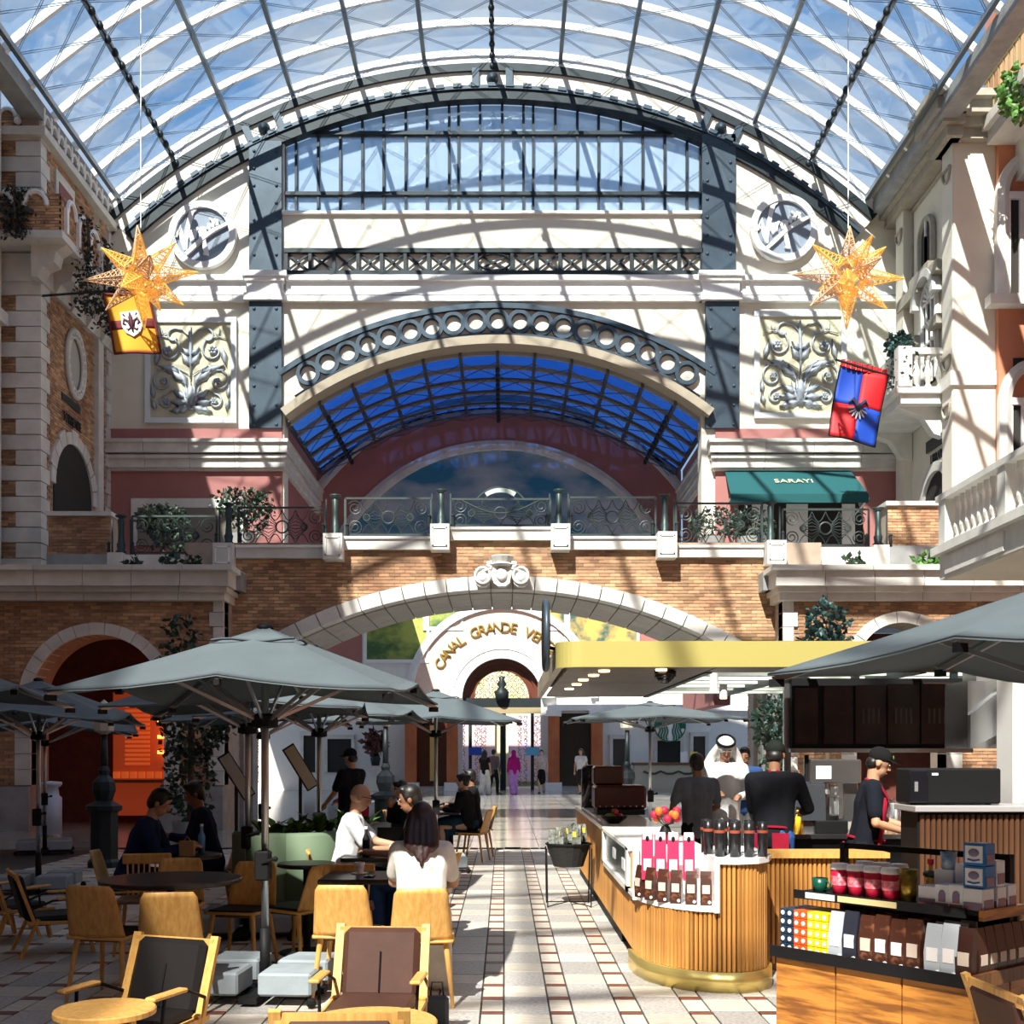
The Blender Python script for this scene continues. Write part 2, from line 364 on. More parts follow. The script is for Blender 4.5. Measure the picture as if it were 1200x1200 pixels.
# band over the lower arch (extrados radius px 452, centre (583,810))
lo = [(fx(583+408*math.sin(a)), fz(810-408*math.cos(a))) for a in [math.radians(-37.5+75*i/30) for i in range(31)]]
wf.prism([(fx(332), fz(249)), (fx(824), fz(249)), (fx(824), lo[-1][1]), *reversed(lo), (fx(332), lo[0][1])], YF+.002, YF+.598)
wf.prism(upto(980, 1066, 672)+[(fx(1066), fz(380)), (fx(980), fz(380))], YF+.2, YF+.62)
wf.prism(upto(96, 170, 672)+[(fx(170), fz(380)), (fx(96), fz(380))], YF+.2, YF+.62)
wall = wf.build('wall_facade', cream)
tag(wall, 'tall cream end wall with steel arches carrying two round signs', 'wall', kind='structure')
def facade():
    AR = lambda R0, R1, y0, y1, m, nm, a=43: MB().arc(AX, AZ, R0*sF, R1*sF, -math.radians(a), math.radians(a), y0, y1, 64).build(nm, m, wall)
    AR(659, 674, YF-.06, YF+.7, white, 'outer_archivolt')
    AR(650, 659, YF-.12, YF+.1, irond, 'outer_arch_rim')
    AR(630, 650, YF-.04, YF+.3, cream, 'arch_band')
    AR(617, 630, YF-.12, YF+.2, irond, 'inner_arch_girder')
    AR(628, 632, YF-.17, YF-.1, steel, 'girder_flange')
    for i in range(-22, 23):                            # cleats on the girder
        a = i*math.radians(1.85); m = MB(); m.box(-.12, .12, -.2, -.12, -.05, .05); m.xf(T(AX+632*sF*math.sin(a), YF, AZ+632*sF*math.cos(a)) @ RY(a)); m.build('girder_cleat', steel, wall)
    for a in (-24.6, 0, 24.6):                           # bosses between paired stubs
        r = math.radians(a); M0 = T(AX+641*sF*math.sin(r), YF-.04, AZ+641*sF*math.cos(r)) @ RY(r)
        m = MB(); m.lathe([(.0, .0), (.17, 0), (.17, .06), (.12, .1), (.12, .14), (.06, .2), (0, .22)], n=20); m.xf(M0 @ RX(pi/2)); m.build('boss', steel, wall, True)
        for sx in (-.48, .48): m = MB(); m.box(sx-.1, sx+.1, -.1, .02, -.28, .28); m.xf(M0); m.build('arch_stub', steel, wall)
    # riveted steel pilasters with moulded collars
    for (xa, xb, yt) in ((293, 331, 168), (822, 861, 160)):
        lx = 4 if xa > 600 else 0
        for (y0, y1, d) in ((yt, 325, 0), (352, 503, lx)):
            p = MB(); p.box(fx(xa+d), fx(xb+d), YF-.14, YF+.1, fz(y1), fz(y0)); po = p.build('pilaster', steel, wall)
            r = MB(); n = int((y1-y0)/19.5)
            for i in range(n):
                for xx in (xa+6+d, xb-6+d): r.ball((fx(xx), YF-.14, fz(y0+12+i*(y1-y0-16)/(n-1))), (.05, .04, .05), 8, 4)
            tag(r.build('rivets', steel, po, True), kind='stuff')
        for (y0, y1, e, pr) in ((322, 328, 7, .34), (328, 333, 4, .28), (333, 347, 2, .22), (347, 355, 5, .28)):
            MB().box(fx(xa-e+lx/2), fx(xb+e+lx/2), YF-pr, YF+.1, fz(y1), fz(y0)).build('pilaster_collar', white, wall)
    # long moulding at collar height
    for (xa, xb) in ((120, 289), (336, 822), (868, 1062)):
        for (y0, y1, pr) in ((325, 331, .2), (331, 344, .08), (344, 347, .13), (349, 355, .16)):
            MB().box(fx(xa), fx(xb), YF-pr, YF+.05, fz(y1), fz(y0)).build('moulding', white, wall)
    # lattice girder
    for (y0, y1) in ((293, 298), (319, 324)): MB().box(fx(334), fx(823), YF-.14, YF-.02, fz(y1), fz(y0)).build('girder_chord', irond, wall)
    xs = [338+28.2*i for i in range(8)]+[338+28.2*7+22+18*0]; xs = [336, 364, 392, 420, 447.5, 475, 502.5, 530, 558, 600, 628, 656, 684, 712, 739.5, 767, 795, 822]
    for i, x in enumerate(xs): MB().box(fx(x-2), fx(x+2), YF-.12, YF-.03, fz(319), fz(298)).build('girder_post', irond, wall)
    for x0, x1 in zip(xs, xs[1:]):
        m = MB()
        for d in (-1, 1):
            a, b = V((fx(x0+2+d), YF-.07, fz(318))), V((fx(x1-2+d), YF-.07, fz(299))); m.bar(a, b, .03, .03, (0, 1, 0)); m.bar(V((a.x, a.y+.03, b.z)), V((b.x, b.y+.03, a.z)), .03, .03, (0, 1, 0))
        if x1-x0 > 40:
            c = [(fx(579+19*math.cos(t)), YF-.08, fz(308.5-9.5*math.sin(t))) for t in [2*pi*i/24 for i in range(24)]]; m.tube(c, .035, 6, True)
        m.build('cross_brace', irond, wall)
    # ring girder over the passage
    cxx, czz = fx(583), fz(810)
    for (r0, r1, d) in ((447, 453, .16), (411, 418, .16)): MB().arc(cxx, czz, r0*sF, r1*sF, -math.radians(34.5), math.radians(34.5), YF-d, YF-.02, 48).build('ring_girder_flange', steel, wall)
    MB().arc(cxx, czz, 402*sF, 412*sF, -math.radians(37.6), math.radians(37.6), YF-.4, YF+.6, 48).build('passage_archivolt', mat('tan_plaster', (.42, .36, .27), .8, var=.1), wall)
    ring = MB().arc(0, 0, .235, .345, 0, 2*pi, -.13, -.02, 24); ring.arc(0, 0, .215, .24, 0, 2*pi, -.09, -.02, 24); me = ring.mesh('girder_ring'); me.materials.append(steel)
    for i in range(-9, 10):
        a = math.radians(3.42*i); o = link('girder_ring', me, wall); o.location = (cxx+432.5*sF*math.sin(a), YF, czz+432.5*sF*math.cos(a))
    # pink storey below: plaster, two-step stone cornice
    for (xa, xb) in ((120, 331), (838, 1062)):
        MB().box(fx(xa), fx(xb), YF-.06, YF+.2, fz(650), fz(503)).build('pink_plaster', pink, wall)
        out = -1 if xa < 500 else 1
        for (y0, y1, pr) in ((519, 523, .5), (523, 534, .42), (536, 540, .34), (540, 550, .25), (550, 553, .16)):
            n = 4
            for i in range(n):
                x0, x1 = xa+(xb-xa)*i/n, xa+(xb-xa)*(i+1)/n
                MB().box(fx(x0)+.006, fx(x1)-.006, YF-pr, YF+.05, fz(y1), fz(y0)).build('cornice_stone', stone, wall)
    # shop fronts of the upper storey
    MB().box(fx(155), fx(290), YF-.12, YF, fz(640), fz(585)).build('shop_surround', stone, wall)
    MB().box(fx(163), fx(282), YF-.14, YF-.05, fz(640), fz(596)).build('shop_opening', mat('shop_shade', (.20, .18, .15), .6), wall)
    MB().box(fx(865), fx(1010), YF-.12, YF-.02, fz(640), fz(583)).build('shop_opening', dark_in, wall)
    for (x0, x1) in ((880, 905), (920, 945), (985, 1000)): MB().box(fx(x0), fx(x1), YF-.16, YF-.1, fz(640), fz(592)).build('shop_pillar', white, wall)
facade()
# big segmental window
win = thing('window_1', 'wide arched window of tall panes at the top of the end wall', 'window', (0, 0, 0), kind='structure')
def bigwin():
    g = glass('window_glass', (.80, .92, 1), .25, .03)
    nt = g.node_tree; out = nt.nodes['Material Output']; old = out.inputs[0].links[0].from_socket       # pale blue diffuse film, coloured to stand in for reflected sky
    df = nt.nodes.new('ShaderNodeBsdfDiffuse'); df.inputs[0].default_value = (.62, .76, .90, 1); mx = nt.nodes.new('ShaderNodeMixShader'); mx.inputs[0].default_value = .34
    nt.links.new(old, mx.inputs[1]); nt.links.new(df.outputs[0], mx.inputs[2]); nt.links.new(mx.outputs[0], out.inputs[0])
    xs = [332, 346, 372, 398, 424, 449, 475, 500, 526, 537, 562.5, 588.5, 613.5, 625, 651, 677, 702, 728, 754, 780, 806, 822]
    rows = [249, 225, 154]
    for x0, x1 in zip(xs, xs[1:]):
        tops = [circ(x0, 616), circ(x1, 616)]
        for j, yb in enumerate(rows):
            yt = rows[j+1] if j < 2 else None
            if yt is None and min(tops) > yb-1: continue
            z = [fz(yb), fz(yb), fz(tops[1] if yt is None else max(yt, tops[1])), fz(tops[0] if yt is None else max(yt, tops[0]))]
            MB().prism([(fx(x0), z[0]), (fx(x1), z[1]), (fx(x1), z[2]), (fx(x0), z[3])], YF+.2, YF+.215).build('pane', g, win)
    for x in xs: MB().box(fx(x)-.035, fx(x)+.035, YF+.1, YF+.3, fz(249), fz(circ(x, 616))).build('mullion', irond, win)
    for y in (225, 154): MB().box(fx(332), fx(822), YF+.06, YF+.26, fz(y+2), fz(y-2)).build('transom', irond, win)
    MB().box(fx(331), fx(823), YF-.1, YF+.5, fz(252), fz(248.5)).build('window_sill', white, win)
bigwin()
# barrel skylight of the passage behind, its side walls and painted end wall
YE = 39.0
sky2 = thing('ceiling_passage', 'blue tinted barrel skylight over the passage beyond the ring arch', 'skylight', kind='structure')
def passage():
    cx0, cz0 = fx(583), fz(810); R = 402*sF
    P = lambda r, a, Y: V((cx0+r*math.sin(a), Y, cz0+r*math.cos(a)))
    tint = glass('blue_tinted_glass', (.24, .45, .80), .06)
    n = 12; A = [math.radians(-38+76*i/n) for i in range(n+1)]
    barm = mat('dark_skylight_bar', (.10, .11, .12), .5, .4)
    Ys = [33.3, 34.5, 35.7, 36.9, 38.1, 39.0]
    for a in A: MB().bar(P(R-.05, a, 33.2), P(R-.05, a, YE), .09, .14).build('glazing_bar', barm, sky2)
    for Y in Ys: MB().arc(cx0, cz0, R-.1, R+.02, A[0], A[-1], Y-.05, Y+.05, 40).build('skylight_rib', mat('grey_rib', (.30, .31, .33), .5), sky2)
    for i in range(n):
        for j in range(5):
            a, b = A[i]+.004, A[i+1]-.004
            q = [P(R+.03, a, Ys[j]+.02), P(R+.03, b, Ys[j]+.02), P(R+.03, b, Ys[j+1]-.02), P(R+.03, a, Ys[j+1]-.02)]
            up = [p+V((0, 0, .012)) for p in q]
            MB().add(q+up, [(0,1,2,3),(7,6,5,4),(0,4,5,1),(1,5,6,2),(2,6,7,3),(3,7,4,0)]).build('pane', tint, sky2)
            c = MB(); c.tube([P(R-.3, a, Ys[j]), P(R-.3, b, Ys[j+1])], .014, 4); c.tube([P(R-.3, b, Ys[j]), P(R-.3, a, Ys[j+1])], .014, 4); c.build('brace_cable', barm, sky2)
    for Y in Ys[1:5]: MB().arc(cx0, cz0, R-.42, R-.36, A[0], A[-1], Y-.03, Y+.03, 30).build('tension_arch', barm, sky2)
    for k, s in ((1, -1), (-2, 1), (6, 0)):
        a = A[k]
        for j in range(12): MB().ball(P(R-.5, a, 33.4+j*.46), (.07, .07, .1), 8, 5).build('lamp', irond, sky2, True)
    for nm, X, sg in (('wall_passage_left', fx(331), -1), ('wall_passage_right', fx(838), 1)):
        w = MB(); w.box(min(X, X+sg*.5), max(X, X+sg*.5), YF+.3, YE, 3.0, cz0+R*math.cos(A[0])+.05)
        o = w.build(nm, pink); tag(o, 'pink side wall of the passage on the '+('left' if sg < 0 else 'right')+' with a stone cornice', 'wall', kind='structure')
        for (y0, y1, pr) in ((519, 523, .5), (523, 534, .42), (536, 540, .34), (540, 550, .25), (550, 553, .16)):
            MB().box(min(X, X-sg*pr*.5), max(X, X-sg*pr*.5), YF-pr, YE, fz(y1), fz(y0)).build('cornice_stone', stone, o)
    ex = lambda x: PX(x, YE); ez = lambda y: PZ(y, YE)
    arcp = [(cx0+(R+.1)*math.sin(a), cz0+(R+.1)*math.cos(a)) for a in [math.radians(-38.5+77*i/30) for i in range(31)]]
    e = MB().prism([(arcp[0][0], ez(690))]+arcp+[(arcp[-1][0], ez(690))], YE, YE+.4); eo = e.build('wall_end', pink)
    tag(eo, 'dark pink arched end wall of the passage around a painted sky', 'wall', kind='structure')
    cx, cz = ex(585), ez(735)
    for (r0, r1, d, m) in ((207, 214, .12, stone), (214, 219, .06, stone), (262, 268, .10, stone), (268, 272, .05, stone)):
        MB().arc(cx, cz, r0*YE/F, r1*YE/F, -math.radians(76), math.radians(76), YE-d, YE+.02, 40).build('arch_moulding', m, eo)
    mm = bpy.data.materials.new('painted_sky'); mm.use_nodes = True; nt = mm.node_tree; nn = nt.nodes; L = nt.links; b = nn['Principled BSDF']; b.inputs['Roughness'].default_value = .8
    tc = nn.new('ShaderNodeTexCoord'); mp = nn.new('ShaderNodeMapping'); mp.inputs['Scale'].default_value = (.35, 1, .7); nz = nn.new('ShaderNodeTexNoise'); nz.inputs['Scale'].default_value = 1.1; nz.inputs['Detail'].default_value = 8
    cr = nn.new('ShaderNodeValToRGB'); E = cr.color_ramp.elements; E[0].position = .42; E[0].color = (.03, .20, .36, 1); E[1].position = .70; E[1].color = (.62, .66, .68, 1)
    L.new(tc.outputs['Object'], mp.inputs[0]); L.new(mp.outputs[0], nz.inputs['Vector']); L.new(nz.outputs['Fac'], cr.inputs[0]); L.new(cr.outputs[0], b.inputs['Base Color'])
    m = MB(); pts = [(cx+207*YE/F*math.sin(a), cz+207*YE/F*math.cos(a)) for a in [math.radians(-76+152*i/40) for i in range(41)]]
    m.prism(pts, YE-.04, YE+.02); m.build('mural', mm, eo)
passage()
# ================================================================ SETTING: brick arcades, bridge, entrance
XZ = lambda Y: (lambda u, z, o: V((u, Y-o, z)))        # wall facing the camera
def YZ(X, sg): return lambda u, z, o: V((X+sg*o, u, z))  # wall facing +X (sg=1) or -X (sg=-1)
def arcade(name, side, label):
    Y = 24.0; ax = lambda x: PX(x, Y); az = lambda y: PZ(y, Y); s = Y/F
    L = side < 0
    cx, cz, R0, R1 = (ax(115), az(822), 78*s, 92*s) if L else (ax(1056), az(783), 53*s, 66*s)
    xin = ax(263) if L else ax(917); xo = -15. if L else 15.
    zt = az(703)
    hole = [(cx+R0*math.sin(a), cz+R0*math.cos(a)) for a in [math.radians(-90+180*i/24) for i in range(25)]]
    xa, xb = min(xin, xo), max(xin, xo)
    poly = [(xa, 0), (hole[0][0], 0)]+hole+[(hole[-1][0], 0), (xb, 0), (xb, zt+.3), (xa, zt+.3)]
    w = MB().prism(poly, Y, Y+.9).build(name, mortar); tag(w, label, 'wall', kind='structure')
    vis = (max(xa, -11.2), min(xb, 11.2))
    sk = lambda x, z: (math.hypot(x-cx, z-cz) < R1-.02 and z > cz) or (abs(x-cx) < (R1 if z > 1.35 else R1) and z <= cz and abs(x-cx) < R1+.0) or abs(x-xin) < (.30 if int(z/.3) % 2 else .22)
    b = bricks(MB(), vis[0], vis[1], .95, zt, XZ(Y), sk); tag(b.build('bricks', brick, w), kind='stuff')
    for i in range(15):                                 # voussoirs
        a0, a1 = math.radians(-90+12*i), math.radians(-90+12*(i+1))
        MB().arc(cx, cz, R0, R1, a0+.004, a1-.004, Y-.07-.02*(i % 2), Y+.5, 3).build('voussoir', stone, w)
    for sg in (-1, 1):                                  # block jambs of the arch
        z = .95
        while z < cz-.05:
            z1 = min(z+.33, cz); x0 = cx+sg*R0; x1 = cx+sg*(R1+.08)
            if abs(x0) < 11.5: MB().box(min(x0, x1), max(x0, x1), Y-.06, Y+.5, z+.006, z1-.006).build('jamb_stone', stone, w)
            z = z1
    z = .95; k = 0
    while z < zt-.05:                                   # corner quoins
        z1 = min(z+.30, zt); wd = .30 if k % 2 else .22; x0, x1 = xin, xin+side*wd
        MB().box(min(x0, x1), max(x0, x1), Y-.06, Y+.35, z+.006, z1-.006).build('quoin', stone, w); z = z1; k += 1
    for i in range(8):                                  # plinth slabs, not across the arch
        x0 = vis[0]+(vis[1]-vis[0])*i/8; x1 = vis[0]+(vis[1]-vis[0])*(i+1)/8
        if abs((x0+x1)/2-cx) < R0: continue
        MB().box(x0+.005, x1-.005, Y-.12, Y+.1, 0, .93).build('plinth_slab', stoneg, w)
    xe = ax(280) if L else ax(897)
    for (y0, y1, pr, ex) in ((667, 673, .62, 0), (673, 690, .5, .1), (690, 696, .36, .17), (696, 705, .22, .24)):
        e0 = xe+side*ex; n = 6
        for i in range(n):
            x0, x1 = e0+(side*11.6-e0)*i/n, e0+(side*11.6-e0)*(i+1)/n
            MB().box(min(x0, x1)+.006, max(x0, x1)-.006, Y-pr, Y+1.6, az(y1), az(y0)).build('cornice_stone', stone, w)
    # terrace slab and low parapet above
    MB().box(min(xe, xo), max(xe, xo), Y+.2, 33, az(690), az(668)).build('terrace_slab', stoneg, w)
    # interior of the arch: red-brown back wall
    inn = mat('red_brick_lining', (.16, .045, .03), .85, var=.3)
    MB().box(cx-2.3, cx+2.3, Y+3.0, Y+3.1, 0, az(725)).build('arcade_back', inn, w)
    return w, cx, R0
arcL, aLx, aLr = arcade('wall_arcade_left', -1, 'brick ground floor wall on the left with a round stone arch')
arcR, aRx, aRr = arcade('wall_arcade_right', 1, 'brick ground floor wall on the right with a round stone arch')
YB = 24.7; bx = lambda x: PX(x, YB); bz = lambda y: PZ(y, YB); sB = YB/F
def bridge():
    cx, cz = bx(588), bz(1229); Ri, Ro = 539*sB, 553*sB
    x0, x1 = bx(266), bx(913); yd = YB+3.1
    am = math.asin((cx-x0)/Ri)
    A = [-am+2*am*i/40 for i in range(41)]
    top = bz(636)
    sof = [(cx+Ri*math.sin(a), cz+Ri*math.cos(a)) for a in A]
    w = MB().prism([(x0, top)]+[(x0, sof[0][1])]+sof[1:-1]+[(x1, sof[-1][1]), (x1, top)], YB, yd).build('wall_bridge', mortar)
    tag(w, 'brick footbridge with a wide shallow stone arch across the hall', 'bridge', kind='structure')
    sk = lambda x, z: math.hypot(x-cx, z-cz) < Ro
    tag(bricks(MB(), x0, x1, 2.6, top, XZ(YB), sk).build('bricks', brick, w), kind='stuff')
    n = 27
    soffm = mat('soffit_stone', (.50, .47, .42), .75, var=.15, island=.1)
    for i in range(n):
        a0, a1 = -am+2*am*i/n, -am+2*am*(i+1)/n
        MB().arc(cx, cz, Ri-.03, Ro, a0+.0012, a1-.0012, YB-.16-.015*(i % 2), YB+.3, 3).build('voussoir', stone, w)
    for i in range(n):
        a0, a1 = -am+2*am*i/n, -am+2*am*(i+1)/n
        for j in range(3):
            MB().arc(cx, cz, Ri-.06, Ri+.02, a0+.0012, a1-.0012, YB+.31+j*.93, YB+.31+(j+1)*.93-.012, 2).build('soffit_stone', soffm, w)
    # abutment piers
    for xa, xb in ((x0-.9, x0), (x1, x1+.9)):
        MB().box(xa, xb, YB-.02, yd, 0, top).build('abutment', mortar, w)
        X = x0 if xa < 0 else x1; sg = 1 if xa < 0 else -1
        tag(bricks(MB(), YB, yd, .9, sof[0][1]-.02, YZ(X, sg)).build('bricks', brick, w), kind='stuff')
        for k in range(3): MB().box(min(X, X+sg*.1), max(X, X+sg*.1), YB+.2+k*.95, YB+.65+k*.95, 0, sof[0][1]-.05).build('pier_pilaster', stoneg, w)
    # coping: raised centre, lower sides
    for xa, xb, y0, y1 in ((278, 382, 640, 655), (403, 505, 630, 645), (528, 645, 619, 634), (666, 768, 630, 645), (790, 893, 640, 654)):
        MB().box(bx(xa), bx(xb), YB-.14, YB+.5, bz(y1), bz(y0)).build('coping', stone, w)
        MB().box(bx(xa), bx(xb), YB-.18, YB+.5, bz(y0+3), bz(y0)).build('coping_lip', white, w)
        MB().box(bx(xa)-.3, bx(xb)+.3, YB-.01, YB+.45, bz(660), bz(y1)).build('parapet_fill', mortar, w)
        tag(bricks(MB(), bx(xa)-.2, bx(xb)+.2, top, bz(y1), XZ(YB-.01)).build('bricks', brick, w), kind='stuff')
    for xc, y0, y1 in ((266, 640, 668), (393, 629, 659), (516.5, 618, 648), (656, 618, 648), (779, 627, 657), (905, 637, 664)):
        b = MB(); b.box(bx(xc-11), bx(xc+11), YB-.42, YB+.5, bz(y1), bz(y0)); c = b.build('corbel_block', stone, w)
        m = MB(); 
        for q in ((-8.5, -7, 4, y1-y0-4), (7, 8.5, 4, y1-y0-4), (-8.5, 8.5, 4, 5.5), (-8.5, 8.5, y1-y0-5.5, y1-y0-4)): m.box(bx(xc+q[0]), bx(xc+q[1]), YB-.44, YB-.41, bz(y0+q[3]), bz(y0+q[2]))
        m.build('block_frame', white, c)
    # crest of three shields over the keystone
    t = thing('stone_crest', 'white carved crest of three shields above the bridge keystone', 'crest', (cx, YB-.36, bz(690)))
    for k, (dx, sc) in enumerate(((-.4, .85), (0, 1), (.4, .85))):
        pr = [(-.17, .42), (.17, .42), (.2, .25), (.17, .05), (.08, -.02), (-.08, -.02), (-.17, .05), (-.2, .25)]
        m = MB(); m.prism([(dx+p[0]*sc, p[1]*sc) for p in pr], -.12-(.06 if k == 1 else 0), .1); sh = m.build('shield', stone, t)
        m = MB(); m.ball((dx, -.14-(.06 if k == 1 else 0), .22*sc), (.12*sc, .06, .14*sc), 10, 6); m.build('boss', white, sh, True)
        m = MB(); m.tube([(dx+(.19*math.cos(a)*sc), -.14, .25*sc+.2*math.sin(a)*sc) for a in [2*pi*i/16 for i in range(16)]], .03, 6, True); m.build('scroll_rim', white, sh, True)
    m = MB(); m.lathe([(.2, .4), (.24, .44), (.2, .48), (.26, .6), (.22, .62), (.0, .6)], (0, -.1, 0), 12); m.build('crown', stone, t)
    for sg in (-1, 1):
        m = MB(); m.tube([(sg*(.2+.12*i/6+.1*math.sin(i)), -.15, .48-.025*i) for i in range(8)], [.05-.004*i for i in range(8)], 6); m.build('scroll', white, t, True)
bridge()
# entrance wall far behind the bridge
YN = 49.5; nx = lambda x: PX(x, YN); nz_ = lambda y: PZ(y, YN); sN = YN/F
def entrance():
    wh = mat('sunlit_white_wall', (.80, .79, .76), .7, var=.06)
    blush = mat('blush_plaster', (.80, .58, .48), .75, var=.08)
    cx = nx(588); zc = nz_(818); r = 46*sN
    arch = [(cx+r*math.sin(a), zc+r*math.cos(a)) for a in [math.radians(-90+180*i/28) for i in range(29)]]
    xl, xr = nx(300), nx(880)
    w = MB().prism([(xl, 0), (cx-r, 0)]+arch+[(cx+r, 0), (xr, 0), (xr, nz_(690)), (xl, nz_(690))], YN, YN+.8).build('wall_entrance', wh)
    tag(w, 'white and blush entrance wall seen under the bridge with gilt lettering', 'wall', kind='structure')
    MB().arc(cx, zc, 62*sN, 106*sN, -math.radians(88), math.radians(88), YN-.08, YN+.02, 40).build('lettering_band', blush, w)
    for (r0, r1, d) in ((46, 50, .35), (50, 57, .25), (57, 62, .3), (104, 108, .22), (108, 113, .14)):
        MB().arc(cx, zc, r0*sN, r1*sN, -math.radians(90), math.radians(90), YN-d, YN+.02, 40).build('archivolt', white, w)
    txt = 'CANAL GRANDE VENEZIA'; gilt = mat('gilt_letter', (.48, .33, .08), .35, .7)
    for i, ch in enumerate(txt):
        if ch == ' ': continue
        a = math.radians(-61+i*6.42); R = 82*sN
        text('letter', ch, gilt, w, .62, T(cx+R*math.sin(a), YN-.13, zc+R*math.cos(a)) @ RY(a) @ FACE, .04)
    # painted panels left and right of the arch
    gm = mat('green_painting', (.42, .48, .10), .7, col2=(.05, .13, .045), scale=.8, stretch=(1, 1, 1.4), lo=.38, hi=.62)
    pm = mat('gold_painting', (.62, .42, .10), .7, col2=(.03, .10, .09), scale=.75, lo=.42, hi=.56)
    def panel(xa, xb, ya, yb, m, sg):
        pts = [(nx(xa), nz_(yb)), (nx(xb), nz_(yb)), (nx(xb), nz_(ya)), (nx(xa), nz_(ya))]
        MB().prism(pts, YN-.05, YN).build('painted_panel', m, w)
        for k_, q in enumerate(((xa-4, xa, ya, yb), (xb, xb+3, ya, yb), (xa-4, xb+3, yb, yb+4), (xa-4, xb+3, ya-4, ya))): MB().box(nx(q[0]), nx(q[1]), YN-.1-.01*k_, YN, nz_(q[3]), nz_(q[2])).build('panel_frame', white, w)
    panel(430, 500, 700, 773, gm, -1); panel(500, 540, 700, 735, gm, -1); panel(640, 665, 700, 735, pm, 1); panel(665, 746, 700, 752, pm, 1)
    # the pink outer strips and string course
    MB().box(nx(310), nx(424), YN-.04, YN, nz_(782), nz_(700)).build('pink_plaster', pink, w)
    MB().box(nx(750), nx(870), YN-.04, YN, nz_(770), nz_(700)).build('pink_plaster', pink, w)
    for xa, xb in ((300, 536), (641, 880)): MB().box(nx(xa), nx(xb), YN-.3, YN, nz_(833), nz_(826)).build('string_course', white, w)
    # orange marble columns
    om = mat('orange_marble', (.55, .17, .06), .35, col2=(.36, .09, .03), scale=1.5, stretch=(1, 1, .5))
    for xc in (483, 531, 648, 698):
        c = nx(xc); b = MB(); b.box(c-.24, c+.24, YN-.85, YN-.4, .35, nz_(840)); o = b.build('marble_column', om, w)
        MB().box(c-.34, c+.34, YN-.95, YN-.3, 0, .35).build('column_base', white, o); MB().box(c-.32, c+.32, YN-.95, YN-.3, nz_(840), nz_(833)).build('column_capital', white, o)
    # left door with grey frame, side windows, right shop window
    def opening(xa, xb, ya, yb, m, fr=.14):
        MB().box(nx(xa), nx(xb), YN-.06, YN-.02, max(nz_(yb), .02), nz_(ya)).build('opening', m, w)
        x0, x1, z0, z1 = nx(xa), nx(xb), max(nz_(yb), .02), nz_(ya)
        f = MB(); f.box(x0-fr, x0, YN-.12, YN, z0, z1+fr); f.box(x1, x1+fr, YN-.12, YN, z0, z1+fr); f.box(x0-fr, x1+fr, YN-.15, YN, z1, z1+fr*1.3); f.build('opening_frame', stone, w)
    opening(384, 412, 866, 905, dark_in); opening(356, 370, 862, 905, dark_in)
    opening(487, 527, 842, 921, mat('brown_glazed_door', (.10, .03, .015), .2)); opening(654, 694, 836, 921, mat('dark_glass_door', (.03, .025, .02), .15))
    opening(718, 735, 866, 900, mat('shop_window', (.06, .055, .05), .2)); opening(770, 797, 868, 895, dark_in); opening(812, 826, 863, 900, mat('shop_window', (.06, .055, .05), .2))
    MB().box(nx(504), nx(512), YN-.14, YN-.06, nz_(915), nz_(850)).build('lit_pane', mat('lit_yellow', (.8, .6, .2), .5), w)
    # door with gilt lattice, light hall beyond
    d = thing('door_1', 'tall gilt lattice entrance doors under the lettered arch', 'door', kind='structure')
    hall = mat('bright_hall', (.80, .62, .50), .7, col2=(.55, .62, .25), scale=.8, stretch=(1, 1, .6))
    MB().box(cx-3.2, cx+3.2, YN+7, YN+7.2, 0, 7).build('hall_back', hall, d)
    for x, c2 in ((-1.25, 'p'), (1.2, 'p')): MB().box(cx+x-.9, cx+x+.9, YN+6.7, YN+7, .2, 3.4).build('shop_display', mat('lilac_display', (.55, .42, .60), .5, col2=(.70, .45, .40), scale=2), d)
    fan = mat('fanlight_red_brown', (.12, .035, .02), .4); lat = mat('gilt_lattice', (.20, .15, .05), .45, .4)
    for (r0, r1) in ((40, 46), (32, 34)): MB().arc(cx, zc, r0*sN, r1*sN, -pi/2, pi/2, YN+.1, YN+.3, 28).build('fanlight_ring', fan, d)
    m = MB().arc(cx, zc, 34*sN, 40*sN, -pi/2, pi/2, YN+.2, YN+.28, 28).build('fanlight_band', fan, d)
    MB().box(cx-r, cx+r, YN, YN+.4, nz_(836), nz_(829)).build('door_transom', mat('gold_transom', (.45, .38, .22), .4, .4), d); MB().box(cx-r, cx+r, YN, YN+.4, nz_(829), nz_(818)).build('door_transom', irond, d)
    def lattice(x0, x1, z0, z1, nm, clip=None):
        m = MB(); random.seed(3); st = .16
        nxx = max(1, int((x1-x0)/st)); nzz = int((z1-z0)/st)
        for i in range(nxx):
            for j in range(nzz):
                px, pz = x0+(i+.5)*(x1-x0)/nxx, z0+(j+.5)*(z1-z0)/nzz
                if clip and not clip(px, pz): continue
                q = random.random()*6; m.tube([(px+.085*math.cos(q+t*.9)*(1-t*.1), YN+.2, pz+.085*math.sin(q+t*.9)*(1-t*.1)) for t in range(6)], .016, 4)
        tag(m.build(nm, lat, d), kind='stuff')
    lattice(cx-r*.7, cx+r*.7, zc, zc+r*.7, 'fanlight_scrollwork', lambda x, z: math.hypot(x-cx, z-zc) < 32*sN)
    for xa, xb in ((535, 545), (556, 570), (606, 619), (626, 640)): lattice(nx(xa), nx(xb), .2, nz_(838), 'door_scrollwork')
    for xc in (536, 551, 588, 591, 624): MB().box(nx(xc)-.07, nx(xc)+.07, YN+.05, YN+.25, 0, nz_(836)).build('door_stile', irond, d)
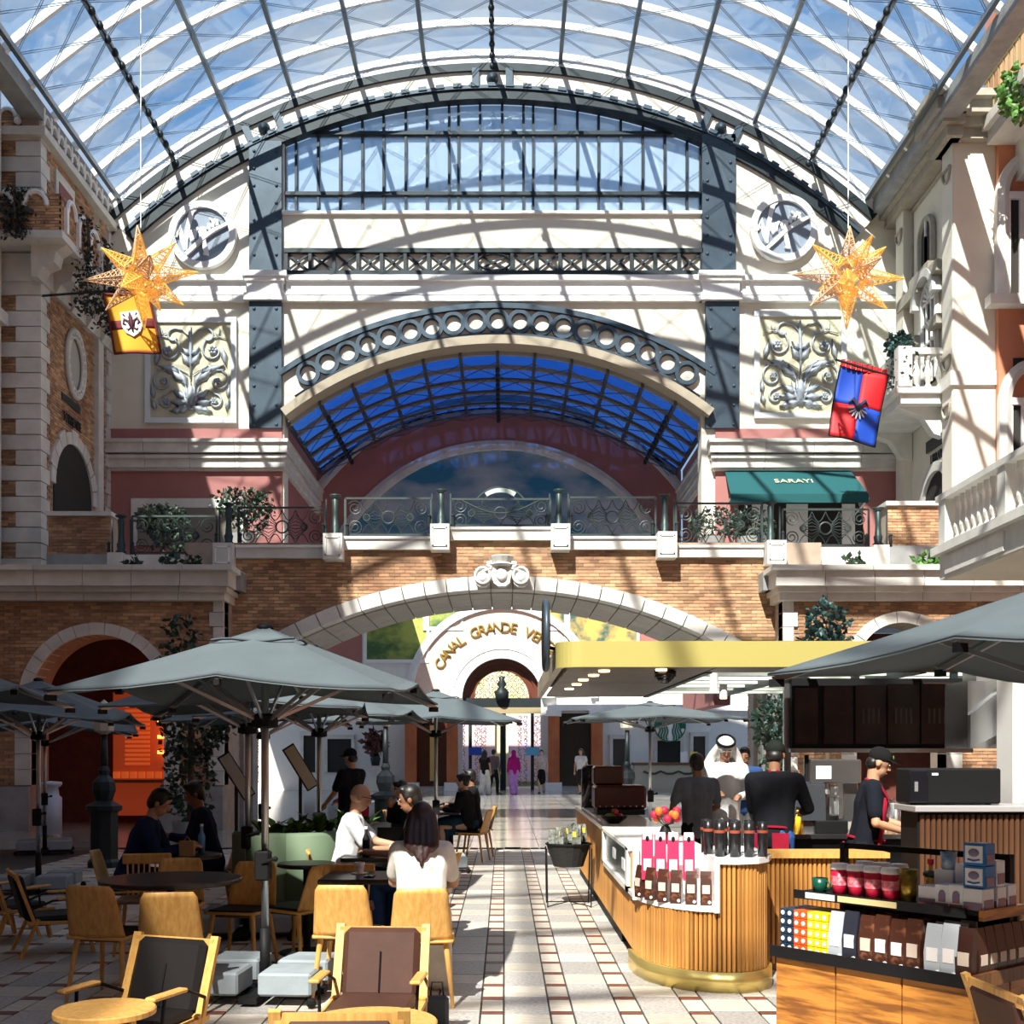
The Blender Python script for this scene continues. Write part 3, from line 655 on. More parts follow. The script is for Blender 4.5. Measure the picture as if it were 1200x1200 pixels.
    m = MB(); m.lathe([(.0, -.5), (.25, -.45), (.32, -.1), (.12, .1), (.22, .25), (.1, .4), (.14, .55), (0, .6)], (cx, YN-.1, nz_(818)+.35), 12); m.build('urn_finial', irond, d, True)
    for xc, col in ((557, (.02, .08, .5)), (624, (.15, .5, .8))):
        t = thing('door_sign', 'dark blue panel sign on the left door' if xc < 600 else 'light blue panel sign on the right door', 'sign', (nx(xc), YN-.3, nz_(885)))
        MB().box(-.28, .28, -.03, .03, 0, .34).build('panel', mat('sign_%d' % xc, col, .3), t); MB().box(-.1, .1, .03, .3, .1, .2).build('bracket', irond, t)
entrance()
sl_ = MB(); sl_.box(-12, -4.3, 39.6, 49.4, 8.2, 8.5); tag(sl_.build('ceiling_shade_slab_left', cream), 'added slab shading the left part of the entrance wall', 'ceiling', kind='structure')  # slab added above the view to keep sun off this part of the wall
# ================================================================ SETTING: left brick tower, right palace, salmon house
def tower():
    X, Y0, ZT = -11.3, 28.0, 17.3
    w = MB(); w.box(-17, X, Y0, 33.2, 5.6, ZT); wo = w.build('wall_tower_left', mortar); tag(wo, 'brick tower on the left with pale quoins and a planted balcony', 'wall', kind='structure')
    TX = lambda px: -X*F/(CX-px)                       # depth on the side wall seen at column px
    def ZY(py, Y): return PZ(py, Y)
    ay0, ay1 = TX(62), TX(106); acy = (ay0+ay1)/2; ar = (ay1-ay0)/2; acz = 8.35
    sk = lambda y, z: (14.3 < z < 16.35 and 28.85 < y < 30.2) or (math.hypot(y-acy, z-acz) < ar+.3 and z > acz) or (abs(y-acy) < ar+.1 and z <= acz) or y < 28.55 or 13.05 < z < 13.75 or math.hypot((y-30.2)/.62, (z-11.8)/.9) < 1 or 31.7 < y < 32.2 or y > 32.5
    tag(bricks(MB(), Y0, 33, 5.7, ZT, YZ(X, 1), sk).build('bricks', brick, wo), kind='stuff')
    tag(bricks(MB(), -13.4, X, 5.7, ZT, XZ(Y0), lambda x, z: x > X-.5 or 13.05 < z < 13.75).build('bricks', brick, wo), kind='stuff')
    z = 5.6; k = 0
    while z < 16.7:                                     # corner quoins wrap both faces
        if not 12.9 < z < 13.75:
            a = .95 if k % 2 else .55; b = .5 if k % 2 else .3
            MB().box(X-a, X+.06, Y0-.06, Y0+b, z+.01, z+.36).build('quoin', stone, wo)
            MB().box(X-.2, X+.05, 32.6+(.0 if k % 2 else .18), 33, z+.01, z+.36).build('quoin', stone, wo)
        z += .375; k += 1
    MB().box(-17, X+.12, Y0-.12, 33, 13.05, 13.72).build('string_course', stone, wo)
    MB().box(-17, X+.22, Y0-.22, 33, 16.55, 16.75).build('battlement_cornice', stone, wo)
    MB().box(X-.1, X+.12, 31.75, 32.15, 5.6, 13.1).build('pilaster', stone, wo)
    for i in range(11):                                 # pointed hoods of the blind battlement
        y = Y0+.1+i*.45
        m = MB(); m.tube([(X+.07, y+.2+.18*math.cos(a), 17.25+.18*math.sin(a)-.2) for a in [pi*j/8 for j in range(9)]], .045, 6); m.bar((X+.05, y, 16.95), (X+.05, y, 17.35), .09, .09); m.build('battlement_hood', white, wo)
    for i in range(3):
        x = X-.25-i*.5
        m = MB(); m.tube([(x+.2*math.cos(a), Y0-.07, 17.05+.2*math.sin(a)) for a in [pi*j/8 for j in range(9)]], .05, 6); m.ball((x-.25, Y0-.07, 16.95), .09); m.build('battlement_hood', white, wo)
    # window with pink reveal
    MB().box(X-.02, X+.06, 28.9, 30.15, 14.2, 16.3).build('window_surround', stone, wo); MB().box(X-.02, X+.075, 29.08, 29.98, 14.2, 16.05).build('window_reveal', mat('pink_reveal', (.28, .09, .09), .7), wo)
    # oval window
    m = MB()
    for (r, t) in ((.62, .07), (.5, .05)): m.tube([(X+.06, 30.2+r*math.cos(a), 11.8+1.4*r*math.sin(a)) for a in [2*pi*i/28 for i in range(28)]], t, 6, True)
    ov = m.build('oval_frame', stone, wo, True); m = MB(); m.ball((X, 30.2, 11.8), (.04, .48, .68), 16, 8); m.build('oval_pane', mat('pale_pane', (.45, .44, .40), .3), ov)
    for i in range(22):
        a = 2*pi*i/22; MB().ball((X+.1, 30.2+.56*math.cos(a), 11.8+.78*math.sin(a)), .045, 6, 4).build('oval_bead', white, ov)
    MB().box(X, X+.035, 29.35, 30.6, 10.62, 10.82).build('slot', irond, wo)
    MT = T(X+.06, 29.98, 10.22) @ RZ(pi/2) @ FACE @ Matrix.Diagonal((.7, 1, 1, 1))
    text('lettering', 'TORRENTE', irond, wo, .36, MT, .012)
    for i in range(11):                                 # stepped voussoirs of the side arch
        a0, a1 = -pi/2+pi*i/11, -pi/2+pi*(i+1)/11; e = .30+.08*(i % 2)
        m = MB().arc(0, 0, ar, ar+e, a0+.01, a1-.01, 0, .1, 2); m.xf(T(X+.08, acy, acz) @ RZ(pi/2)); m.build('voussoir', stone, wo)
    m = MB(); m.prism([(acy-ar, 7.0), (acy-ar, acz)]+[(acy+ar*math.sin(a), acz+ar*math.cos(a)) for a in [-pi/2+pi*i/16 for i in range(17)]]+[(acy+ar, 7.0)], X, X+.03, 'x'); m.build('arch_recess', dark_in, wo)
    # balcony with brick parapet, hooped openings, consoles
    b = thing('tower_balcony', 'brick balcony with white hoops and stone consoles on the left tower', 'balcony', (X, Y0, 13.75), kind='structure')
    MB().box(-4, .9, -.9, 4.3, 0, .18).build('slab', stone, b)
    for (x0, x1, y0, y1) in ((-3, .85, -.85, -.72), (.72, .85, -.85, 4.2)):
        q = MB(); q.box(x0, x1, y0, y1, .18, 1.05); p = q.build('parapet', mortar, b)
        if x1-x0 > 1: bk = bricks(MB(), x0, x1, .2, 1.05, XZ(y0))
        else: bk = bricks(MB(), y0, y1, .2, 1.05, YZ(x1, 1))
        tag(bk.build('bricks', brick, p), kind='stuff')
    for i in range(6):
        y = -.6+i*.78; m = MB(); m.tube([(.9, y+.28+.27*math.cos(a), .75+.33*math.sin(a)) for a in [pi*j/10 for j in range(11)]], .06, 6); m.bar((.9, y-.05, .2), (.9, y-.05, .8), .1, .12); m.build('hoop', white, b)
    for i in range(3):
        x = .55-i*.8; m = MB(); m.tube([(x-.28+.27*math.cos(a), -.9, .75+.33*math.sin(a)) for a in [pi*j/10 for j in range(11)]], .06, 6); m.build('hoop', white, b)
    for i in range(5):
        y = -.5+i*1.1; m = MB(); m.prism([(0, -.75), (.15, -.75), (.3, -.5), (.55, -.4), (.6, -.15), (.85, 0), (0, 0)], y, y+.45, 'y'); m.build('console', stone, b)
    # planter wall on the terrace in front of the tower
    p0 = MB(); Y = 27.2; p0.box(PX(57, Y), PX(130, Y), Y, Y+.5, PZ(668, Y), PZ(604, Y)); pw = p0.build('wall_planter_left', mortar); tag(pw, 'low brick wall with stone cap below the tower arch on the left terrace', 'wall', kind='structure')
    tag(bricks(MB(), PX(57, Y), PX(130, Y), PZ(650, Y), PZ(606, Y), XZ(Y)).build('bricks', brick, pw), kind='stuff')
    MB().box(PX(55, Y), PX(132, Y), Y-.1, Y+.6, PZ(605, Y), PZ(600, Y)).build('wall_cap', stone, pw); MB().box(PX(56, Y), PX(131, Y), Y-.08, Y, PZ(668, Y), PZ(650, Y)).build('wall_base', stoneg, pw)
    # cream house further left; unseen parts enlarged to shade the tower and block sky
    h = MB(); h.box(-17, -12.1, 15.4, 27.7, 0, 21); ho = h.build('wall_house_left', cream); tag(ho, 'edge of a cream house with a cornice at the far left', 'wall', kind='structure')
    for z in (11.9, 14.1): MB().box(-17, -11.95, 19, 27.75, z, z+.3).build('house_cornice', stone, ho)
    MB().box(-12.11, -12.06, 26.4, 27.3, 14.8, 16.6).build('house_window', dark_in, ho)
    h = MB(); h.box(-17, -7.35, -13, 15.5, 0, 17.6); ho = h.build('wall_shade_block_left', brick); tag(ho, 'unseen tall brick block added on the left to shade that side', 'wall', kind='structure')  # unseen block added outside the frame to darken the left side
tower()
def palace():
    X, Y0, ZT = 11.2, 28.5, 17.6
    sh = mat('palace_plaster', (.78, .74, .63), .75, var=.1, scale=.6)
    gr = mat('palace_grey_stone', (.40, .37, .30), .7, var=.2)
    w = MB(); w.box(X+.12, 17, Y0+.12, 33.3, 5.6, ZT); wo = w.build('wall_palace_right', sh); tag(wo, 'cream palace front on the right with arched windows and pilasters', 'wall', kind='structure')
    DX = lambda px: X*F/(px-CX)
    for (y0, y1) in ((28.5, 29.15), (32.0, 32.6)): MB().box(X-.12, X+.2, y0, y1, 5.6, 17).build('pilaster', sh, wo)
    MB().box(X-.10, 12.35, Y0-.02, Y0+.2, 5.6, 17).build('corner_pier', sh, wo)
    MB().box(X-.2, 12.4, Y0-.1, Y0+.6, 10.7, 11.05).build('pier_band', stone, wo)
    for (y, z) in ((28.82, 16.2), (28.82, 10.3), (28.82, 11.5), (32.3, 16.2), (32.3, 10.3)):
        m = MB(); m.tube([(X-.15, y+.24*math.cos(a), z+.32*math.sin(a)) for a in [pi+pi*i/10 for i in range(11)]], .035, 6); m.tube([(X-.15, y-.24, z), (X-.15, y+.24, z)], .035, 6); m.build('half_round', gr, wo)
    for (z0, z1, pr) in ((16.7, 16.95, .25), (16.95, 17.15, .4), (17.15, 17.45, .62), (17.45, 17.62, .8)):
        MB().box(X-pr, 17, Y0-pr, 33.2, z0, z1).build('crown_cornice', gr, wo)
        MB().box(X-pr-.15, X, Y0-pr-.15, 29.3, z0, z1).build('crown_cornice', gr, wo)
    for (y0, y1, z0, z1) in ((29.5, 31.9, 12.9, 16.6),):
        m = MB(); 
        for q in ((y0, y0+.06, z0, z1), (y1-.06, y1, z0, z1), (y0, y1, z1-.06, z1)): m.box(X+.06, X+.14, *q)
        m.build('panel_moulding', gr, wo)
    def win(yc, zb, zt, wd, nm, fan=False):
        r = wd/2; t = thing_part = MB(); zc = zt-r
        prof = [(yc-r, zb), (yc-r, zc)]+[(yc+r*math.sin(a), zc+r*math.cos(a)) for a in [-pi/2+pi*i/12 for i in range(13)]]+[(yc+r, zb)]
        t.prism(prof, X+.05, X+.14, 'x'); o = t.build(nm, dark_in, wo)
        f = MB(); f.tube([(X+.05, p[0], p[1]) for p in prof], .09, 6); f.build('window_frame', gr if not fan else stone, o)
        b = MB(); n = 3 if fan else 2
        for i in range(1, n): b.box(X, X+.06, yc-r+wd*i/n-.03, yc-r+wd*i/n+.03, zb, zc)
        for j in range(1, 5 if fan else 1): b.box(X, X+.06, yc-r, yc+r, zb+(zc-zb)*j/4.-.03, zb+(zc-zb)*j/4.+.03)
        if fan:
            for i in range(9): a = -pi/2+pi*i/8; b.bar((X+.03, yc, zc), (X+.03, yc+r*math.sin(a), zc+r*math.cos(a)), .05, .05, (1, 0, 0))
        else: b.box(X, X+.06, yc-.03, yc+.03, zb, zt)
        b.build('glazing_bars', white, o)
        return o
    win(30.7, 14.55, 15.85, .95, 'window'); win(30.45, 11.4, 14.05, 1.0, 'window', True)
    for (z0, z1, y0, y1) in ((14.25, 14.45, 30.0, 31.4), (13.95, 14.25, 29.4, 30.1), (13.95, 14.25, 30.8, 32.4), (12.6, 12.85, 29.4, 30.0), (12.6, 12.85, 30.95, 32.4)):
        MB().box(X-.18, X+.1, y0, y1, z0, z1).build('ledge', gr, wo)
    m = MB().arc(0, 0, .62, .82, -pi/2, pi/2, 0, .25, 14); m.xf(T(X+.05, 30.45, 13.55) @ RZ(pi/2)); m.build('window_hood', stone, wo)
    MB().box(X+.05, X+.1, 29.35, 30.75, 10.35-.75, 10.35-.45).build('slot', irond, wo)
    text('lettering', 'LIBRARIE', irond, wo, .36, T(X+.08, 30.0, 9.35) @ RZ(-pi/2) @ FACE @ Matrix.Diagonal((.7, 1, 1, 1)), .012)
    yc, r, zc = 30.0, .95, 8.0
    m = MB(); m.prism([(yc-r, 6.6), (yc-r, zc)]+[(yc+r*math.sin(a), zc+r*math.cos(a)) for a in [-pi/2+pi*i/16 for i in range(17)]]+[(yc+r, 6.6)], X+.08, X+.14, 'x'); m.build('arch_recess', dark_in, wo)
    m = MB().arc(0, 0, r, r+.25, -pi/2, pi/2, 0, .16, 18); m.xf(T(X+.14, yc, zc) @ RZ(pi/2)); m.build('arch_surround', stone, wo)
    # balcony with stone balusters
    b = thing('palace_balcony', 'small stone balcony with bulging balusters on the cream palace', 'balcony', (X, 29.2, 10.6), kind='structure')
    MB().box(-1.15, .1, 0, 3.3, -.12, .12).build('slab', stone, b); MB().box(-1.3, .1, -.1, 3.4, .12, .28).build('slab_lip', stone, b)
    MB().box(-1.2, -.95, -.05, 3.3, 1.12, 1.28).build('top_rail', stone, b); MB().box(-.9, .1, -.08, .15, 1.115, 1.275).build('top_rail', stone, b)
    bal = MB().lathe([(.085, 0), (.085, .06), (.05, .1), (.1, .28), (.105, .38), (.05, .6), (.045, .7), (.085, .78), (.085, .84)], n=10).mesh('baluster'); bal.materials.append(stone)
    for i in range(11): o = link('baluster', bal, b); o.location = (-1.07, .35+i*.27, .28)
    for i in range(3): o = link('baluster', bal, b); o.location = (-.75+i*.3, .04, .28)
    MB().box(-1.25, -.9, -.12, .2, .281, 1.30).build('pedestal', stone, b)
    MB().prism([(-1.1, -.12), (.1, -.12), (.1, -.9), (-.2, -.8), (-.5, -.35)], .3, .6, 'y').build('console', stone, b); MB().prism([(-1.1, -.12), (.1, -.12), (.1, -.9), (-.2, -.8), (-.5, -.35)], 2.7, 3., 'y').build('console', stone, b)
    # planter wall below
    Y = 27.2; p0 = MB(); p0.box(PX(1040, Y), PX(1112, Y), Y, Y+.5, PZ(668, Y), PZ(592, Y)); pw = p0.build('wall_planter_right', mortar); tag(pw, 'low sunlit brick wall with stone cap on the right terrace', 'wall', kind='structure')
    tag(bricks(MB(), PX(1040, Y), PX(1112, Y), PZ(640, Y), PZ(594, Y), XZ(Y)).build('bricks', brick, pw), kind='stuff')
    MB().box(PX(1037, Y), PX(1114, Y), Y-.1, Y+.6, PZ(593, Y), PZ(588, Y)).build('wall_cap', stone, pw); MB().box(PX(1041, Y), PX(1112, Y), Y-.08, Y, PZ(668, Y), PZ(640, Y)).build('wall_base', stoneg, pw)
    # salmon house
    Ys = 28.3; sx = lambda x: PX(x, Ys); sz = lambda y: PZ(y, Ys)
    s = MB(); s.box(sx(1170), 19, Ys, Ys+.8, 4, 20); so = s.build('wall_salmon_right', salmon); tag(so, 'salmon red house with pointed white windows at the right edge', 'wall', kind='structure')
    for (zb, yt, wid, cxp) in ((350, 188, 62, 1204), (540, 430, 60, 1206)):
        c = sx(cxp); hw = wid/2*Ys/F; zt = sz(yt); z0 = sz(zb); zc = zt-hw*1.45
        pts = [(c-hw, z0), (c-hw, zc)]+[(c-hw+hw*(1-math.cos(t))*1.0, zc+hw*1.45*math.sin(t)) for t in [pi/2*i/8 for i in range(1, 9)]]
        pts += [(2*c-p[0], p[1]) for p in reversed(pts[:-1])]
        m = MB(); m.tube([(p[0], Ys-.05, p[1]) for p in pts], .17, 6); fr = m.build('window_arch', stone, so)
        m = MB(); m.prism([(c-hw*.85, z0), (c+hw*.85, z0), (c+hw*.85, zc), (c-hw*.85, zc)], Ys-.04, Ys-.01); m.build('window_pane', dark_in, fr)
        m = MB()
        for k in (-1, -.33, .33, 1): m.box(c+k*hw*.8-.06, c+k*hw*.8+.06, Ys-.12, Ys, z0, zc+.1)
        m.box(c-hw, c+hw, Ys-.14, Ys, zc-.05, zc+.12); m.build('glazing_bars', white, fr)
        if zb == 350: MB().box(c-hw-.4, c+hw+.4, Ys-.35, Ys, z0-.25, z0).build('window_sill', stone, so)
    MB().box(sx(1187), sx(1215), Ys-.03, Ys, sz(430), sz(420)).build('slot', irond, so)
    b = thing('salmon_balcony', 'white balcony with deep moulded slab high on the salmon house', 'balcony', (sx(1185), Ys, sz(170)), kind='structure')
    MB().box(-.6, 3, -2.2, 0, 0, .3).build('slab', stone, b); MB().box(-.75, 3, -2.35, 0, .3, .55).build('slab_lip', stone, b)
    for x in (.1, 1.2): MB().prism([(-2.0, 0), (0, 0), (0, -.9), (-.4, -.9), (-.9, -.35), (-1.8, -.25)], x, x+.4, 'x').build('console', stone, b)
    for i in range(8): MB().cyl((-.65, -2.2+i*.28, .55), (-.65, -2.2+i*.28, 1.5), .025, n=6).build('railing_bar', mat('olive_iron', (.2, .18, .06), .5), b)
    MB().bar((-.65, -2.25, 1.5), (-.65, 0, 1.5), .06, .06).build('hand_rail', MATS['olive_iron'], b)
    # long balustraded gallery nearer on the right
    X2 = 7.56; g = thing('balustrade_gallery', 'pale stone gallery with a balustrade jutting in from the right', 'balustrade', (X2, 20, 0), kind='structure')
    zt, zb2 = PZ(582, 20), PZ(680, 20)
    MB().box(0, 6, -6, 0, zb2, zb2+.42).build('fascia', stone, g); MB().box(-.12, 6, -6, .12, zb2+.42, zb2+.56).build('fascia_lip', stone, g)
    MB().box(-.02, .3, -6, 0, zb2+.56, zb2+.62).build('bottom_rail', stone, g); MB().box(-.06, .34, -6, .06, zt-.1, zt).build('top_rail', stone, g)
    h = zt-.1-zb2-.62
    bal = MB().lathe([(.07, 0), (.07, .05), (.045, .09), (.085, h*.3), (.05, h*.62), (.05, h*.75), (.075, h-.1), (.075, h)], n=10).mesh('baluster'); bal.materials.append(stone)
    for i in range(22):
        if i % 9 == 8: continue
        o = link('baluster', bal, g); o.location = (.15, -.45-i*.24, zb2+.62)
    for y in (-.02, -2.4, -4.6): MB().box(-.03, .33, y-.28, y, zb2+.56, zt).build('pedestal', stone, g)
    MB().box(.03, 6, -5.9, -.1, zb2-.02, zb2).build('soffit', cream, g)
    m = MB(); m.box(-.03, 0, -2.6, -.3, zb2+.06, zb2+.36); m.build('fascia_panel', stone, g)
    # house behind the gallery, outside the frame
    h = MB(); h.box(12.5, 17, -13, 27, 0, 17.2); ho = h.build('wall_house_near_right', salmon); tag(ho, 'long salmon house on the right beside the viewer', 'wall', kind='structure')
palace()

h = MB(); h.box(-17, 17, -13.6, -13, 0, 16.5); tag(h.build('wall_back', brick), 'unseen brick wall added behind the viewer to cut sky light', 'wall', kind='structure')  # added out of view to lower the ambient sky light
# ================================================================ OUTDOOR-STYLE SEATING: parasols
def parasol(loc, label, side=2.1, rot=0, zc=2.02, zm=2.11, zp=2.51, name='parasol', flap=0, blocks=True):
    t = thing(name, label, 'parasol', (loc[0], loc[1], 0), rot, 'grey square parasols')
    h = side/2
    # canopy: rings from peak to edge, corners droop, slight sag between ribs; real thickness
    def edge(u):                                       # u 0..8 around the square
        k = int(u) % 8; f = u-int(u)
        pts = [(-h, -h, zc), (0, -h, zm), (h, -h, zc), (h, 0, zm), (h, h, zc), (0, h, zm), (-h, h, zc), (-h, 0, zm)]
        a, b = V(pts[k]), V(pts[(k+1) % 8]); p = a.lerp(b, f); return p
    n = 32; R = [0, .06, .25, .5, .75, .93, 1.0]
    vs = []; 
    for lay in (0, -.012):
        for j, r in enumerate(R):
            for i in range(n):
                u = i*8/n; e = edge(u); f = (u % 1); sag = -.035*math.sin(pi*f)*r
                z = zp+(e.z-zp)*(r**.92)+sag*(1-.3*r)+lay-(.0 if j < len(R)-1 else .0)
                vs.append((e.x*max(r, .012), e.y*max(r, .012), z))
    k = len(R); fs = []
    for lay in range(2):
        o = lay*k*n
        for j in range(k-1):
            for i in range(n):
                q = (o+j*n+i, o+j*n+(i+1) % n, o+(j+1)*n+(i+1) % n, o+(j+1)*n+i); fs.append(q if lay else q[::-1])
    for i in range(n): fs.append(((k-1)*n+i, (k-1)*n+(i+1) % n, k*n+(k-1)*n+(i+1) % n, k*n+(k-1)*n+i))
    fs.append(tuple(range(n))); fs.append(tuple(range(k*n+n-1, k*n-1, -1)))
    can = MB().add(vs, fs).build('canopy', canvas, t, True)
    m = MB(); m.lathe([(.06, zp-.03), (.055, zp+.0), (.03, zp+.012), (0, zp+.015)], n=14); m.build('vent_cap', black, can, True)
    for (x0, y0, x1, y1) in ((-.95, -1, .95, -1), (1, -.95, 1, .95)):   # seam of the wind flap
        a, b = V((x0*h*.28, y0*h*.28, 0)), V((x1*h*.28, y1*h*.28, 0)); pts = []
        for i in range(9):
            p = a.lerp(b, i/8); r = .28; z = zp+((zc+zm)/2-zp)*(r**.92)+.012; pts.append((p.x, p.y, z+.01*math.sin(i)))
        MB().tube(pts, .009, 4).build('flap_seam', mat('seam_grey', (.05, .065, .075), .8), can)
    hub = 1.86+(zc-2.02)
    for i in range(8):
        e = edge(i); d = V((e.x, e.y, 0)); tip = V((e.x*.985, e.y*.985, e.z-.035)); top = V((0, 0, zp-.07))
        rb = MB().bar(top+d*.03, tip, .022, .03).build('rib', alu if blocks else irond, t)
        MB().bar(tip+d*-.035-V((0, 0, .012)), tip+d*.01-V((0, 0, .012)), .034, .036).build('rib_end_cap', black, rb)
        mid = top.lerp(tip, .55); MB().bar(V((d.normalized().x*.05, d.normalized().y*.05, hub)), mid-V((0, 0, .02)), .016, .022).build('strut', alu, t)
    m = MB(); m.lathe([(.05, hub-.05), (.09, hub-.04), (.09, hub+.03), (.05, hub+.05)], n=12); m.build('hub', black, t)
    m = MB(); m.lathe([(.03, zp-.12), (.06, zp-.11), (.06, zp-.05), (.03, zp-.04)], n=12); m.build('top_hub', black, t)
    MB().cyl((0, 0, .42), (0, 0, zp-.05), .026, n=12).build('pole', alu, t, True)
    MB().cyl((0, 0, .05), (0, 0, .45), .036, n=12).build('pole_sleeve', black, t, True)
    m = MB(); m.bev(-.05, .05, -.09, .0, .78, .98, .01); m.cyl((.0, -.09, .9), (.09, -.11, .93), .012, n=6); m.ball((.1, -.11, .93), .02); m.build('crank_box', black, t)
    m = MB(); m.box(-.42, .42, -.06, .06, .02, .06); m.box(-.06, .06, -.42, .42, .02, .06); m.build('cross_base', black, t)
    if blocks:
        for sx in (-1, 1):
            for sy in (-1, 1): MB().bev(sx*.24-.175, sx*.24+.175, sy*.24-.175, sy*.24+.175, .07, .22, .015).build('ballast_block', concrete, t)
        for sx in (-1, 1):
            for sy in (-1, 1): MB().ball((sx*.42, sy*.42, .035), .035).build('caster', black, t)
    return t
parasol((-1.63, 7.85), 'large grey square parasol in front with a long wind flap seam', 2.1, math.radians(-4))
parasol((-2.32, 10.42), 'grey parasol directly behind the large front parasol, pole just left of it', 2.1, math.radians(5))
parasol((-3.12, 14.9), 'grey parasol far behind the front one above the leafy planter', 2.1, math.radians(2))
parasol((-2.05, 12.75), 'grey parasol right of the front pole behind the planter bench', 2.1, math.radians(-6))
parasol((-.95, 16.0), 'grey parasol nearest the entrance doors over the far cafe tables', 2.15, math.radians(6), zc=2.06)
parasol((-7.5, 18.8), 'grey parasol in front of the white jamb of the left arch', 2.8, math.radians(20), zc=1.95, zm=2.12, zp=2.45)
parasol((-5.5, 13.6), 'dark grey parasol overlapping others at the left edge, highest peak there', 2.1, math.radians(8), zc=2.0)
parasol((-4.42, 8.0), 'grey parasol cut off by the left edge of the picture', 2.1, math.radians(0))
parasol((2.53, 20.0), 'grey parasol beyond the kiosk in front of the green round logo', 2.75, math.radians(3), zc=2.2, zm=2.24, zp=2.52)
parasol((2.72, 4.95), 'big grey parasol close by at the right edge of the picture', 2.2, math.radians(27), zc=2.02, zm=2.1, zp=2.51)
# ================================================================ chairs
def shell_chair(loc, rz, label):                       # faces +Y locally
    t = thing('shell_chair', label, 'chair', (loc[0], loc[1], 0), rz, 'moulded oak cafe chairs')
    if not SH:
        def sheet(f, nu, nv, th, nm, m):
            a = [f(i/nu, j/nv) for j in range(nv+1) for i in range(nu+1)]; N = len(a)
            def nrm(i, j):
                du = f(min(i/nu+.02, 1), j/nv)-f(max(i/nu-.02, 0), j/nv); dv = f(i/nu, min(j/nv+.02, 1))-f(i/nu, max(j/nv-.02, 0)); return du.cross(dv).normalized()
            b = [a[j*(nu+1)+i]-nrm(i, j)*th for j in range(nv+1) for i in range(nu+1)]
            fs = []
            for j in range(nv):
                for i in range(nu):
                    q = (j*(nu+1)+i, j*(nu+1)+i+1, (j+1)*(nu+1)+i+1, (j+1)*(nu+1)+i); fs += [q, tuple(N+x for x in q[::-1])]
            ed = [i for i in range(nu+1)]+[j*(nu+1)+nu for j in range(1, nv+1)]+[nv*(nu+1)+i for i in range(nu-1, -1, -1)]+[j*(nu+1) for j in range(nv-1, 0, -1)]
            fs += [(ed[k], N+ed[k], N+ed[(k+1) % len(ed)], ed[(k+1) % len(ed)]) for k in range(len(ed))]
            me = MB().add(a+b, fs).mesh(nm); me.materials.append(m); me.polygons.foreach_set('use_smooth', [True]*len(me.polygons)); return me
        def back(u, v):
            w = .205-.035*v; rr = 1-max(0, (v-.86)/.14)**2*.13; x = (u*2-1)*w*rr
            return V((x, -.20-.10*v+.035*(1-(u*2-1)**2)*-1+.02, .43+.35*v))
        def seat(u, v):
            x = (u*2-1)*(.205+.015*math.sin(pi*v)); return V((x, -.21+.42*v, .435-.015*math.sin(pi*u)*math.sin(pi*v)+.01*v))
        SH['backrest'] = sheet(back, 10, 10, .014, 'backrest', oak); SH['seat'] = sheet(seat, 10, 8, .02, 'seat', oak)
        SH['pad'] = MB().bev(-.19, .19, -.16, .20, .43, .455, .012).mesh('seat_pad'); SH['pad'].materials.append(darkl)
        for k, (sx, sy) in enumerate(((-1, -1), (1, -1), (-1, 1), (1, 1))):
            me = MB().cyl((sx*.16, sy*.15, .42), (sx*.205, sy*.215, 0), .02, .012, 10).mesh('leg'); me.materials.append(oak); SH['leg%d' % k] = me
        SH['rail'] = MB().box(-.15, .15, -.15, .15, .395, .42).mesh('under_frame'); SH['rail'].materials.append(oakd)
    link('backrest', SH['backrest'], t); link('seat', SH['seat'], t); link('seat_pad', SH['pad'], t); link('under_frame', SH['rail'], t)
    for k in range(4): link('leg', SH['leg%d' % k], t)
    return t
SH = {}
shell_chair((-2.64, 7.75), math.radians(-12), 'oak shell chair at far left of the round dark table, back to camera')
shell_chair((-2.12, 7.42), math.radians(8), 'oak shell chair nearest the camera at the round dark table')
shell_chair((-2.02, 8.85), math.radians(168), 'oak shell chair behind the round dark table facing the camera, right one')
shell_chair((-2.62, 9.15), math.radians(185), 'oak shell chair behind the round dark table, only its top showing')
shell_chair((-1.05, 7.8), math.radians(-4), 'empty oak shell chair left of the woman in white')
shell_chair((-.55, 7.62), math.radians(4), 'oak shell chair carrying the woman in white')
shell_chair((-1.62, 9.0), math.radians(60), 'oak shell chair side-on below the ribbed bench')
shell_chair((-.48, 17.4), math.radians(75), 'oak shell chair of the dark-haired woman in a blue skirt')
shell_chair((-.42, 18.3), math.radians(100), 'oak shell chair of the guest in black farthest along the aisle')
shell_chair((-1.5, 17.2), math.radians(-90), 'oak shell chair across the far table from the blue skirt')
shell_chair((-.92, 11.5), math.radians(180), 'oak shell chair behind the small table of the bald man')
def spindle_chair(loc, rz, label):
    t = thing('spindle_chair', label, 'chair', (loc[0], loc[1], 0), rz, 'spindle-backed chairs')
    MB().bev(-.2, .2, -.2, .2, .42, .45, .012).build('seat', oakd, t)
    m = MB()
    for i in range(8): pass
    MB().bev(-.2, .2, -.275, -.245, .70, .79, .01).build('back_rail', oak, t)
    for i in range(8):
        x = -.16+i*.32/7; MB().cyl((x*.9, -.185, .44), (x, -.26, .72), .008, n=6).build('spindle', oak, t)
    for sx, sy in ((-1, -1), (1, -1), (-1, 1), (1, 1)): MB().cyl((sx*.16, sy*.16, .42), (sx*.2, sy*.21, 0), .018, .012, 8).build('leg', oak, t)
    return t
spindle_chair((-2.98, 9.5), math.radians(190), 'spindle-backed chair behind the round dark table on the left')
spindle_chair((-1.23, 9.1), math.radians(8), 'spindle-backed chair with its back turned beside the woman in white')
